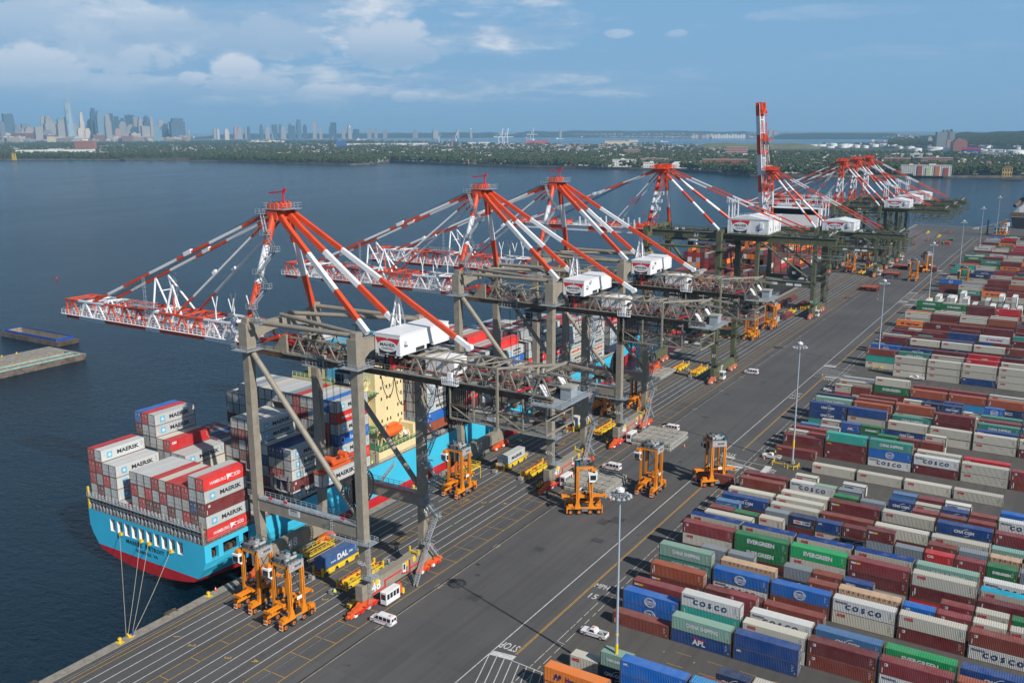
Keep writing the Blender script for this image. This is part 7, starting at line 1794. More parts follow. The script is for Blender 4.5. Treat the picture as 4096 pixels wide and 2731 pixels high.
# ---------------------------------------------------------------- small quay things
def bollard(x,y,lab,kind=0):
    t=empty('bollard',(x,y,.1),lab,'bollard','yellow mooring bollards on the coping');mb=MB();mb.box(-.75,-.55,0,.75,.55,.12,YL);mb.build('base',t)
    mb=MB();mb.tube((0,0,.12),(0,0,.75),.26,YL,12,.24);mb.tube((0,0,.75),(0,0,.98),.42,YL,12,.34);mb.build('post',t);return t
BL=[(-69.1,-4.2,'yellow bollard left of the ropes at the lower left'),(-69.1,17.8,'yellow bollard beside the orange cone near the stern'),(-69.2,-26,'yellow bollard at the lower left corner of the quay'),(-69.2,62.4,'yellow bollard just right of the gangway foot'),(-69.1,64.6,'yellow bollard by the white sacks at the gangway'),(-69.1,149,'yellow bollard on the coping beside crane 47 sill'),(-69.1,299.5,'yellow bollard at the water edge past the light blue bow'),(-69.1,322,'yellow bollard at the water edge near the second ship mooring lines'),(-69.1,345,'far yellow bollard left of the maroon container'),(-69.1,90.5,'yellow bollard on the coping under the lifeboat')]
for b_ in BL:bollard(*b_)
cl=empty('mooring_cleat',(-69.15,-1.6,.1),'yellow double horn cleat with the four ropes looped over it','cleat');mb=MB();mb.tube((0,-.3,0),(-.2,-.7,.9),.18,YL,8);mb.tube((0,.3,0),(-.2,.7,.9),.18,M['blue'],8);mb.box(-.6,-.6,0,.5,.6,.1,YL);mb.build('horn',cl)
rp=[((-100.3,19.0,6.5),(-69.3,-2.6,.6)),((-92.9,19.0,6.5),(-69.3,-2.2,.6)),((-90.1,19.0,6.5),(-69.3,-1.2,.6)),((-82.5,19.0,6.5),(-69.3,-.7,.6))]
RLAB=['leftmost of four mooring ropes from the stern','second mooring rope from the left below the ship name','third mooring rope from the left below the ship name','rightmost mooring rope, most slanted, from the stern']
def rope(p,q,lab,sag=.5,r=.055,name='mooring_rope'):
    mb=MB();p,q=Vector(p),Vector(q);n=10;pr_=p
    for i in range(1,n+1):
        u=i/n;c=p.lerp(q,u)-Vector((0,0,sag*4*u*(1-u)));mb.tube(pr_,c,r,M['rope'],6,caps=False);pr_=c
    return tag(mb.build(name),lab,'rope','mooring ropes')
for(p,q),l_ in zip(rp,RLAB):rope(p,q,l_)
for k,(p,q)in enumerate((((-80,352,8),(-69.2,322,.6)),((-83,348,8.4),(-69.2,322.4,.6)),((-86,345,8.6),(-69.2,321.5,.6)))):rope(p,q,('left','middle','right')[k]+' one of three pale ropes from the dark ship bow to the quay',1.2,.06)
rope((17,990,9),(-12,951,.6),'long pale rope from the far right ship to the wharf end',2.0,.12);rope((40,988,9),(60,951,.6),'short pale rope from the stern of the far right ship',1.0,.1)
CONE=None
def cone(x,y,lab,s=1.0):
    mb=MB();mb.box(-.25*s,-.25*s,0,.25*s,.25*s,.05,M['orange']);o=None
    t=empty('traffic_cone',(x,y,.0 if x>-69 else .12),lab,'traffic cone','orange traffic cones');mb.build('base',t);mb=MB();mb.tube((0,0,.05),(0,0,.85*s),.2*s,M['orange'],10,.04);mb.build('cone',t);mb=MB();mb.tube((0,0,.4*s),(0,0,.6*s),.135*s,WH,10,.09*s);mb.build('band',t)
for x,y,l_ in((-69.6,20.2,'orange cone on the coping right of the yellow bollard near the stern'),(-17.9,111.9,'orange cone in front of the hatch covers near the first mast head'),(-16.9,163.6,'orange cone right of the hatch cover stack near crane 46'),(-19,486,'orange cone right of the near red rack stack'),(-22,520,'orange cone behind the near red rack stack'),(-36,470,'orange cone left of the near red rack stack'),(-16.3,470,'orange cone alone on the apron below the red racks'),(8.2,165.4,'red cone at the tail of the white pickup by the guard rail'),(-1,275,'orange cone on the stop line at the second crossing')):cone(x,y,l_,1.2)
for x,y,l_ in((-46.7,32.6,'pale parts bin beside the man in the yellow vest'),(-46.3,50.6,'pale parts bin at the far end of the empty cassette under the nearest crane'),(-55.6,35.6,'pale parts bin at the near end of the blue container cassette'),(-55.4,51,'pale parts bin behind the blue container cassette'),(-56.2,113.0,'pale parts bin at the near corner of the cassette near crane 47'),(-46.6,111.9,'pale parts bin left of the crane 47 landside leg'),(-56.2,156.8,'pale parts bin in front of the white refrigerated container'),(-56.1,130.6,'pale parts bin behind the pale container near crane 47'),(-51.4,254.9,'pale parts bin between two empty cassettes near crane 37'),(-46.5,245.3,'pale parts bin at the near end of the cassette by crane 37')):
    t=empty('parts_bin',(x,y,0),l_,'bin','pale parts bins on the apron');mb=MB()
    for a,b_,c,d in((-.65,-.55,.65,-.48),(-.65,.48,.65,.55),(-.65,-.48,-.58,.48),(.58,-.48,.65,.48)):mb.box(a,b_,.12,c,d,1.0,M['hatch'])
    mb.box(-.6,-.5,.1,.6,.5,.2,M['hatch']);mb.build('box',t);mb=MB()
    for i in range(8):mb.cbox(random.uniform(-.4,.4),random.uniform(-.35,.35),.7+random.random()*.3,.3,.3,.2,random.choice((M['hatch'],M['rusty'],M['concrete'])))
    mb.build('lashing_parts',t)
# forklifts
def make_forklift():
    t=empty('forklift',(0,0,0),'x','forklift','yellow forklifts beside the crane legs');mb=MB();mb.box(-.6,-1.2,.35,.6,1.0,1.0,YL);mb.box(-.6,.6,.35,.6,1.3,1.25,YL);mb.build('body',t)
    mb=MB()
    for a in(-.55,.5):
        for b_ in(-.7,.8):mb.box(a,b_,1.0,a+.06,b_+.06,2.2,M['dark'])
    mb.box(-.6,-.75,2.2,.6,.95,2.28,M['dark']);mb.build('overhead_guard',t);mb=MB()
    for a in(-.4,.34):mb.box(a,-1.45,.1,a+.08,-1.3,2.4,M['dark']);mb.box(a,-2.5,.12,a+.1,-1.4,.18,M['dark'])
    mb.build('mast',t)
    for x in(-.55,.55):
        for y in(-.8,.9):mb=MB();mb.tube((-.1,0,0),(.1,0,0),.33,M['black'],12);w=mb.build('wheel',t);w.location=(x,y,.33)
    return t
fk=make_forklift();fk.location=(-39.3,30.6,0);fk['label']='yellow forklift behind the near landside foot of the nearest crane'
copy_tree(fk,(-39.2,110.2,0),0,'yellow forklift beside the landside foot of crane 47');copy_tree(fk,(-39.6,154.6,0),R(30),'yellow forklift beside the landside foot of crane 46')
# guard rail round the mast bases
def guard(pts,lab,x,y):
    t=empty('guard_rail',(x,y,0),lab,'guard rail','yellow guard rails round the light masts')
    for(a,b_)in pts:mb=MB();mb.tube((a,b_,0),(a,b_,1.35),.14,YL,8);mb.build('post',t)
    for p,q in zip(pts[:-1],pts[1:]):mb=MB();mb.beam((p[0],p[1],1.0),(q[0],q[1],1.0),.14,.22,YL);mb.build('beam',t)
guard([(-5.0,1.2),(-4.8,-1.8),(-1.2,-1.9),(0.0,-2.6),(1.8,-2.8),(2.6,-1.4),(2.5,.6)],'yellow tubular guard rail around the mast in front of the cream containers',16.6,163.6)
guard([(-1.4,2.5),(-1.4,-1.4),(1.4,-1.6),(1.8,0)],'small yellow guard rail around the mast at the second aisle',15.6,299.8)
# ---------------------------------------------------------------- people
def person(x,y,lab,heading=0.0,vest=True):
    t=empty('person',(x,y,0),lab,'person',None,heading)
    me=D.meshes.new('body');V=[(0,0,.95),(0,0,1.15),(0,0,1.40),(0,.01,1.52),(0,-.01,1.66),(-.2,0,1.42),(-.25,-.02,1.15),(-.24,-.14,.92),(.2,0,1.42),(.26,-.02,1.15),(.25,-.12,.92),(-.1,0,.90),(-.11,-.03,.48),(-.11,.02,.08),(-.11,-.14,.04),(.1,0,.90),(.12,.04,.48),(.13,.1,.08),(.13,-.06,.04)]
    E_=[(0,1),(1,2),(2,3),(3,4),(2,5),(5,6),(6,7),(2,8),(8,9),(9,10),(0,11),(11,12),(12,13),(13,14),(0,15),(15,16),(16,17),(17,18)]
    Rr=[.17,.16,.17,.065,.11,.075,.055,.045,.075,.055,.045,.11,.075,.055,.045,.11,.075,.055,.045]
    me.from_pydata(V,E_,[]);o=link('body',me,t);sk=o.modifiers.new('s','SKIN');
    for i,r_ in enumerate(Rr):me.skin_vertices[0].data[i].radius=(r_,r_*.8)if False else(r_,r_)
    me.skin_vertices[0].data[0].use_root=True;sb=o.modifiers.new('u','SUBSURF');sb.levels=1;sb.render_levels=1
    me.materials.append(M['navycloth'])
    dg=bpy.context.evaluated_depsgraph_get();nm=D.meshes.new_from_object(o.evaluated_get(dg));D.objects.remove(o);nm.materials.clear()
    for m_ in(M['navycloth'],M['hivis'],M['skin']):nm.materials.append(m_)
    for p in nm.polygons:
        c=p.center;p.material_index=2 if c.z>1.54 or(abs(c.x)>.19 and c.z<.98)else(1 if c.z>.98 and abs(c.x)<.32 else 0)
    b=link('body',nm,t)
    mb=MB();mb.tube((0,-.01,1.70),(0,-.01,1.84),.145,WH,12,.07);mb.tube((0,-.03,1.70),(0,-.03,1.72),.17,WH,12);mb.build('hard_hat',t)
    mb=MB();mb.box(-.19,-.19,1.15,.19,-.16,1.19,M['grey']);mb.build('reflective_band',t);return t
person(-45.6,32.2,'man in yellow vest and white helmet standing beside the parts bin',R(40));person(-37.8,242.0,'worker in bright yellow clothing beside the landside foot of crane 37',R(-30))
person(-71.9,76.5,'deck worker in yellow vest leaning at the ship rail above the gangway',R(90)).location.z=10.5
person(10.9,168.0,'worker in yellow vest standing in the bed of the pickup by the guard rail',0).location.z=.86
# ---------------------------------------------------------------- far end of the wharf
t=empty('control_building',(0,0,0),'white two-storey control building at the far end of the terminal','building');mb=MB();mb.box(9.5,880,0,20.5,890,8.6,WH);mb.build('wall',t)
mb=MB();mb.box(9.3,879.8,8.6,20.7,890.2,9.0,M['grey']);mb.box(15,883,9,22,889,12,WH);mb.build('roof',t)
for z in(1.6,5.6):
    for i in range(4):mb=MB();mb.box(10.2+i*2.6,879.93,z,12.2+i*2.6,879.97,z+1.4,M['glass']);mb.build('window',t)
t=empty('pile_driver',(4,884,0),'dark upright pile leader beside the white control building','pile leader');mb=MB();mb.box(-.7,-.7,0,.7,.7,14,M['dark']);mb.build('leader',t);mb=MB();mb.box(-5,-1,0,-1.2,1.4,1.6,M['yellow']);mb.build('chassis',t)
def skip(x,y,m_,lab,w=3.2,h=1.6,l=5.5):
    t=empty('waste_skip',(x,y,0),lab,'skip','skips on the far apron');mb=MB();mb.prism([(-w/2,-l/2,h),(-w/2+.1,-l/2+.8,0.1),(-w/2+.1,l/2-.8,.1),(-w/2,l/2,h)],(w,0,0),m_);mb.build('tub',t);mb=MB();mb.box(-w/2-.1,-l/2-.1,h-.2,w/2+.1,-l/2,h,m_);mb.build('rim',t)
skip(-23.5,790,M['green'],'left one of two green skips on the far apron');skip(-18.6,818,M['green'],'right one of two green skips on the far apron');skip(-17.5,780,M['orange'],'orange skip on the far apron before the wharf end',4,3,4)
rr_=random.Random(9);gi=0
GL=['yellow spreader frame nearest the water at the far quay end','orange spreader parked at the far quay end','yellow spreader lying by the far coping','orange spreader leaning near the far orange containers','yellow frame parked before the far white van','orange frame parked right of the far spreaders','yellow spreader between two orange ones at the quay end','low orange spreader nearest the far van','tall orange gantry piece standing at the quay end']
for i in range(9):
    t=empty('parked_spreader',(-60+i*4.6,760+(i*37)%140,0),GL[i],'spreader','spreaders parked at the far quay end');mb=MB();c_=M['platred']if i%3 else YL;mb.box(-.9,-5.6,.6,.9,5.6,1.0,c_);mb.box(-1.2,-6,0,1.2,-5.6,1.4,c_);mb.box(-1.2,5.6,0,1.2,6,1.4,c_);mb.build('frame',t);mb=MB();mb.box(-.5,-1.5,1.5,.5,1.5,2.3 if i<8 else 5,c_);mb.build('head_block',t)
# ---------------------------------------------------------------- barges at the left edge
def barge(cx,cy,L,W,ang,lab,wallc,coamc,hgt,two=False):
    t=empty('hopper_barge',(cx,cy,WZ),lab,'barge','moored hopper barges',ang);sd=mat('barge_side_'+wallc,(.115,.085,.065,1),.85,var=.3,scale=.4,dirt=(.17,.15,.13,1),dirt_amt=.6,dirt_scale=.2);ins=mat('barge_hold',(.30,.245,.185,1),.9,var=.15,scale=.8,stretch=(1,1,.2),dirt=(.17,.09,.05,1),dirt_amt=.2)
    mb=MB();w,l=W/2,L/2;r=1.3;rk=1.2
    mb.add([(-l,-w,hgt),(l,-w,hgt),(l,w,hgt),(-l,w,hgt),(-l+rk,-w,-1),(l-rk,-w,-1),(l-rk,w,-1),(-l+rk,w,-1)],[(0,1,5,4),(1,2,6,5),(2,3,7,6),(3,0,4,7)],sd)
    dk=M['rusty']if not two else M['concrete']
    xs=[(-l+3,l-3)];ysl=[(-w+r,w-r)]if not two else[(-w+.7,-w+5.2),(-w+7,-w+12.5)]
    last=-w
    for(a,b_)in ysl:
        mb.box(-l,last,hgt-.1,l,a,hgt,dk);mb.box(-l,a,hgt-.1,xs[0][0],b_,hgt,dk);mb.box(xs[0][1],a,hgt-.1,l,b_,hgt,dk);last=b_
    mb.box(-l,last,hgt-.1,l,w,hgt,dk);mb.build('hull',t)
    for(a,b_)in ysl:
        mb=MB();x0,x1=xs[0];zc=hgt+(1.3 if not two else .3);d=-2.0 if not two else-2.2
        mb.add([(x0,a,zc),(x1,a,zc),(x1,b_,zc),(x0,b_,zc),(x0,a,hgt+d),(x1,a,hgt+d),(x1,b_,hgt+d),(x0,b_,hgt+d)],[(0,1,5,4),(1,2,6,5),(2,3,7,6),(3,0,4,7),(4,5,6,7)],ins);mb.build('hold',t)
        mb=MB();cc=M['blue']if coamc=='blue' else mat('coaming_aqua',(.22,.50,.50,1),.7,var=.2)
        for p,q in(((x0,a),(x1,a)),((x1,a),(x1,b_)),((x1,b_),(x0,b_)),((x0,b_),(x0,a)))if not two else(((x0,a),(x1,a)),((x1,a),(x1,a+.3))):mb.beam((p[0],p[1],zc),(q[0],q[1],zc),.3,.35,cc)
        if not two:
            x=x0
            while x<x1:mb.box(x,a-.25,hgt,x+.2,a,zc,cc);x+=1.6
            mb.beam((x0,a-.2,hgt+.7),(x1,a-.2,hgt+.7),.15,.15,cc);mb.beam((x1+.2,a,hgt+.7),(x1+.2,b_,hgt+.7),.2,.9,cc)
        mb.build('coaming',t)
    if two:
        mb=MB()
        for x in(-20,-11,-2,7,14):mb.tube((x,w-1,hgt),(x,w-1,hgt+.7),.35,YL,8)
        for i in range(14):mb.cbox(rr_.uniform(-l+3,l-6),rr_.uniform(-2,w-4),hgt+.15,rr_.uniform(.6,3),rr_.uniform(.4,1.5),.4,M['concrete'])
        mb.build('deck_bollard',t)
    return t
B_A=math.atan2(143.1-105.9,-299.99+302.4)
barge(-315.6,115.5,61,29,R(90),'wide concrete decked barge with two open holds at the left edge','a','aqua',2.5,True)
barge(-360.0,159.4,50,11.4,0.0,'rusty hopper barge with blue coaming behind the wide barge','b','blue',2.0)
def buoy(x,y,c,lab,h=2.6):
    t=empty('buoy',(x,y,WZ),lab,'buoy','channel buoys');mb=MB();mb.tube((0,0,-.3),(0,0,.9),.6,c,12,.5);mb.build('float',t);mb=MB();mb.tube((0,0,.9),(0,0,h),.3,c,8,.15);mb.build('tower',t)
buoy(-1211,926,M['green'],'green channel buoy in open water left of the first crane head',5);buoy(-536.5,282.5,M['signred'],'small red buoy in the water left of the first crane boom',1.4);buoy(-922,1274,M['signred'],'red buoy in the water left of the third crane head',4);buoy(-390.6,978,M['signred'],'red buoy behind the long backstays of crane 37');buoy(-586.8,1055.6,M['midgrey'],'grey marker buoy beside the third crane backstay',5)
# ---------------------------------------------------------------- far shores
SHORE=[(-3872,1684),(-3378,1883),(-3154,1988),(-2925,2064),(-2857,2035),(-2481,2124),(-2097,2071),(-1841,2076),(-1827,2153),(-1903,2344),(-1783,2297),(-1506,2218),(-1293,2195),(-1133,2195),(-962,2152),(-818,2140),(-673,2044),(-637,1993),(-565,1950),(-486,1966),(-270,2054),(-131,2114),(-41,2149),(139,2197)]
BACK=[(-24081,10895),(-18663,10715),(-12357,9889),(-9254,7613),(-7968,7371),(-6115,6930),(-3689,5501),(-2922,5227),(-2495,4923),(-2497,5377),(-2516,5893),(-2015,5101),(-2028,5543),(-1552,5273),(-1395,5767),(-1036,6605),(-974,7231),(-375,7676),(244,7992)]
FAR=[(-25498,11540),(-15255,12218),(-16483,13496),(-14295,15019),(-11429,13662),(-7751,12225),(-6279,11903),(-4134,10347),(-1641,10200),(-1265,8192),(416,8630)]
def land_mat(name,c1,c2,sc):
    m,n,l=node_mat(name);b=n['Principled BSDF'];b.inputs['Roughness'].default_value=1.0;b.inputs['Specular IOR Level'].default_value=.1
    tc=n.new("ShaderNodeTexCoord");a=nnoise(n,l,tc.outputs['Object'],sc,6,.7);c=nmix(n,l,nramp(n,l,a,.4,.6),c1,c2)
    f_=nnoise(n,l,tc.outputs['Object'],sc*9,4,.6);c=nmix(n,l,nramp(n,l,f_,.55,.7,0,.6),c,(.14,.13,.11,1));l.new(c,b.inputs['Base Color']);return m
M['land']=land_mat('far_ground',(.045,.06,.028,1),(.085,.085,.05,1),.006)
M['citygr']=land_mat('city_ground',(.06,.07,.05,1),(.12,.115,.10,1),.004)
def skirt(name,front,back,z,mt):
    mb=MB();P=[(x,y,z)for x,y in front]+[(x,y,z)for x,y in back[::-1]];n=len(front)
    mb.add(P,[tuple(range(len(P)))],mt)
    v2=[(x,y,z)for x,y in front]+[(x,y,WZ-2)for x,y in front];mb.add(v2,[(i,i+1,n+i+1,n+i)for i in range(n-1)],mat('shore_riprap',(.11,.10,.085,1),.95,var=.4,scale=.05))
    o=mb.build(name);return tag(o,kind='structure')
skirt('far_shore',SHORE,BACK,1.0,M['land'])
FB=[(-42000,20000),(-24000,36000),(-12000,38000),(2000,30000)]
skirt('distant_land',FAR,FB,2.0,M['citygr'])
C0=Vector((84.6,-104.6))
def polar(x,y):d=Vector((x,y))-C0;return d.length,math.atan2(d.x,d.y)
SB=[(polar(*p)[1],polar(*p)[0])for p in SHORE];BB=[(polar(*p)[1],polar(*p)[0])for p in BACK];FBR=[(polar(*p)[1],polar(*p)[0])for p in FAR]
def lerp_t(T,a):
    if a<=T[0][0]:return T[0][1]
    for(a0,d0),(a1,d1)in zip(T[:-1],T[1:]):
        if a0<=a<=a1:return d0+(d1-d0)*(a-a0)/max(1e-9,a1-a0)
    return T[-1][1]
def azu(u):
    v=_f+_r*((u-2048)/3715.1)-_u*((520-1365.5)/3715.1);return math.atan2(v.x,v.y)
AZ0,AZ1=azu(-260),azu(4360)
def pt(a,d):return(C0.x+math.sin(a)*d,C0.y+math.cos(a)*d)
def uof(a):
    """photo column of a bearing, used only to describe which stretch of shore is park, town or port"""
    return 2048+3715.1*math.tan(a-azu(2048))/.98
# relief: grassy mound, hills
def relief(name,a0,a1,d0,d1,hf,mt,na,nd):
    mb=MB();
    for i in range(na+1):
        for j in range(nd+1):
            a=a0+(a1-a0)*i/na;d=d0+(d1-d0)*j/nd;e=math.sin(PI*j/nd)**.7*min(1,math.sin(PI*i/na)*3);x,y=pt(a,d);mb.v.append((x,y,.5+hf(a,d)*e))
    mi_=mb.mi(mt)
    for i in range(na):
        for j in range(nd):k=i*(nd+1)+j;mb.f.append((k,k+1,k+nd+2,k+nd+1));mb.m.append(mi_)
    o=mb.build(name);
    for p in o.data.polygons:p.use_smooth=True
    return tag(o,kind='structure')
from mathutils import noise as mnoise
grass=mat('dry_grass',(.17,.165,.075,1),1.0,var=.3,scale=.02,dirt=(.07,.085,.03,1),dirt_amt=.4,dirt_scale=.01,spec=.1)
def hN(s,amp,base):return lambda a,d:max(0,base+amp*mnoise.noise(Vector((a*s,d*.0006,1.3))))
relief('grassy_mound',azu(2780),azu(3290),4950,5700,hN(60,9,22),grass,40,8)
wood=mat('wooded_hill',(.030,.045,.022,1),1.0,var=.5,scale=.03,dirt=(.10,.10,.07,1),dirt_amt=.12,dirt_scale=.004,spec=.1,bump=3)
relief('hills',azu(3560),azu(4500),5200,8200,lambda a,d:(40+42*min(1,max(0,(uof(a)-3560)/420))+12*mnoise.noise(Vector((a*50,d*.001,4))))*(.75+.25*min(1,(d-5200)/1800)),wood,70,12)
relief('hills',azu(3080),azu(3640),10300,14000,hN(40,12,48),wood,60,8)
relief('hills',azu(1990),azu(3100),13200,17000,lambda a,d:76+18*mnoise.noise(Vector((a*45,d*.0005,2.0)))-22*max(0,(uof(a)-2700)/400),wood,90,8)
relief('hills',azu(760),azu(2100),13400,17500,lambda a,d:52+16*mnoise.noise(Vector((a*60,d*.0005,6.0)))+16*max(0,(uof(a)-1500)/600),wood,90,8)
# ---- trees
leafm=[]
def leaf_mat(name,c):
    m,n,l=node_mat(name);b=n['Principled BSDF'];b.inputs['Roughness'].default_value=.85;b.inputs['Specular IOR Level'].default_value=.15
    oi=n.new("ShaderNodeObjectInfo");tc=n.new("ShaderNodeTexCoord");a=nnoise(n,l,tc.outputs['Object'],.5,3,.6)
    cc=nmix(n,l,nramp(n,l,a,.35,.65),tuple(v*.62 for v in c[:3])+(1,),tuple(v*1.5 for v in c[:3])+(1,))
    cc=nmix(n,l,nramp(n,l,oi.outputs['Random'],0,1,0,.55),cc,(c[0]*1.7,c[1]*1.15,c[2]*.9,1));l.new(cc,b.inputs['Base Color']);return m
LV=[leaf_mat('foliage_dark',(.030,.055,.020,1)),leaf_mat('foliage_olive',(.058,.068,.026,1)),leaf_mat('foliage_mid',(.040,.070,.024,1))]
bark=mat('bark',(.09,.07,.05,1),.95)
def crown_mesh(seed,mt,n=16,r=5.2,h=12.0):
    rn_=random.Random(seed);mb=MB()
    for k in range(n):
        t_=rn_.random();a=rn_.uniform(0,2*PI);rr=r*(.25+.62*math.sqrt(rn_.random()))*(1-.45*abs(t_-.42));c=Vector((rr*math.cos(a),rr*math.sin(a),h*(.30+.62*t_)))
        s_=rn_.uniform(1.3,2.5)*(1.1-.45*t_)
        # ragged clump: an uneven icosahedron with its vertices pushed in and out
        g_=(1+5**.5)/2;iv=[(-1,g_,0),(1,g_,0),(-1,-g_,0),(1,-g_,0),(0,-1,g_),(0,1,g_),(0,-1,-g_),(0,1,-g_),(g_,0,-1),(g_,0,1),(-g_,0,-1),(-g_,0,1)]
        q=rn_.uniform(0,6);vs_=[]
        for v in iv:v=Vector(v).normalized()*s_*rn_.uniform(.65,1.35);v.z*=.8;v.rotate(Matrix.Rotation(q,3,'Z'));vs_.append(tuple(c+v))
        mb.add(vs_,[(0,11,5),(0,5,1),(0,1,7),(0,7,10),(0,10,11),(1,5,9),(5,11,4),(11,10,2),(10,7,6),(7,1,8),(3,9,4),(3,4,2),(3,2,6),(3,6,8),(3,8,9),(4,9,5),(2,4,11),(6,2,10),(8,6,7),(9,8,1)],mt)
    return mb.mesh('crown')
CR_ME=[crown_mesh(s,LV[s%3])for s in range(6)]
def trunk_mesh():
    mb=MB();mb.tube((0,0,0),(0,0,5.5),.38,bark,6,.22)
    for a in range(4):mb.tube((0,0,3.6),(2.2*math.cos(a*1.6),2.2*math.sin(a*1.6),7.5),.16,bark,5,.06)
    return mb.mesh('trunk')
TRM=trunk_mesh()
rt=random.Random(21)
TREEP=[];HOUSEP=[]
def dens(u):
    """share of trees against houses for a stretch of shore"""
    return .93 if u<1450 else(.62 if u<2500 else(.52 if u<3300 else .56))
KEEP=[]# clearings: (x, y, r)
LMK={'brown_block':(-4292,2851,91.0,51.6,5281),'cream_block':(-7332,4607,63.9,56.8,8786),'pink_slab':(-9380,5624,148.9,55.1,11063),'white_row':(-3834,2401,319.3,20.4,4651),'blue_frame':(-3618,4022,59.7,38.5,5545),'orange_arch':(-3181,1819,24.5,28.0,3790),'pinkbldg':(-3333,2274,50.4,16.8,4164),'statue':(-11113,10764,33.6,106.7,15605),'whitepink':(-5793,5523,394.3,46.5,8137),'chimneychurch':(-3859,3932,15.2,36.0,5643),'flats1':(-1000,2218,55.2,19.2,2564),'sch1':(-1393,3137,62.3,24.9,3562),'whlow':(-904,2189,43.7,13.6,2498),'brick_row':(-1007,2447,82.2,15.5,2775),'dome_white':(-819,2195,63.2,15.9,2471),'brick_long':(-747,2305,116.7,20.1,2549),'church':(-1045,3293,77.1,33.5,3580),'water_multi':(-208,2059,73.5,21.7,2183),'water_white':(-255,2085,40.6,20.1,2216),'redbrick_big':(-282,2594,95.3,22.0,2723),'red_blue':(-338,3999,68.9,22.1,4126),'grey_long':(-241,3655,111.7,14.2,3774),'cream_arch':(-69,2083,18.9,17.2,2193),'pier':(-55,2022,37.3,5.4,2131),'wlong':(-417,3220,95.0,16.4,3362),'redbldg':(-372,2609,66.7,19.2,2751),'yellowb':(-221,3341,37.2,16.4,3459),'green_white':(-306,3522,44.2,15.6,3648)}
for k_,v_ in LMK.items():KEEP.append((v_[0],v_[1],v_[2]*.62+8))
TK=[(-1205,5462,47.5,17.7,5714),(-1055,5041,43.8,19.5,5270),(-1001,5105,38.3,15.0,5322),(-935,5000,33.3,15.4,5205),(-959,5352,48.8,16.3,5555),(-909,5370,53.3,17.8,5564),(-859,5341,39.7,16.9,5527),(-1059,5129,68.5,20.5,5357),(-526,4429,65.8,18.0,4574),(-762,4942,40.9,14.3,5117),(-704,4885,48.4,14.1,5052),(-588,4340,43.1,15.9,4496),(-451,4277,49.4,18.0,4414),(-550,5146,63.4,19.6,5289),(-420,4410,43.5,15.8,4543),(-506,5335,52.4,17.1,5471),(-454,5267,60.4,17.6,5399),(-394,5124,58.7,16.4,5251),(-306,4170,48.0,14.9,4292),(-271,4131,40.7,15.9,4251),(-242,4092,40.3,15.8,4209),(-185,4016,66.0,16.0,4129),(-329,5582,21.9,15.1,5701),(-357,5572,21.8,13.6,5693),(-377,5564,21.8,13.6,5688),(-292,5245,18.8,12.9,5362),(-267,5173,20.3,14.2,5289),(-237,4954,24.3,19.8,5069),(-710,5443,40.3,13.8,5604),(-666,5555,45.6,14.7,5709),(-739,5338,44.0,14.4,5505),(-824,5498,45.3,14.8,5676),(-1117,5017,50.4,8.1,5261),(-1304,5427,54.7,10.3,5703),(-1266,5440,54.7,12.0,5707),(-532,4364,28.8,9.6,4511),(-467,4270,35.2,11.8,4410),(-354,4438,36.5,13.3,4563)]
for v_ in TK:KEEP.append((v_[0],v_[1],v_[2]*.6+10))
def free(x,y):return all((x-a)**2+(y-b)**2>r*r for a,b,r in KEEP)
single_trees=[]
a=AZ0
while a<AZ1 and len(single_trees)<290:
    u=uof(a);d=lerp_t(SB,a)+rt.uniform(8,45);x,y=pt(a,d)
    gap=(480<u<760 and rt.random()<.6)or(3050<u<3250 and rt.random()<.3)or(0<u<500 and rt.random()<.35)
    if free(x,y)and not gap:single_trees.append((x,y,rt.uniform(.8,1.6),rt.randrange(6),u))
    a+=(AZ1-AZ0)/330
TREEW=['dark','olive green','green']
for i,(x,y,s,k,u)in enumerate(single_trees):
    t=empty('shore_tree',(x,y,1.0),'%s broadleaf tree on the far shoreline, %s of the trees counted from the left'%(TREEW[k%3],'number '+str(i+1))if False else '%s broadleaf tree standing on the far waterfront'%TREEW[k%3],'tree','trees along the far waterfront: '+TREEW[k%3],rt.uniform(0,6))
    s*=1.2;t.scale=(s,s,s*rt.uniform(.85,1.1));link('crown',CR_ME[k],t);link('trunk',TRM,t)
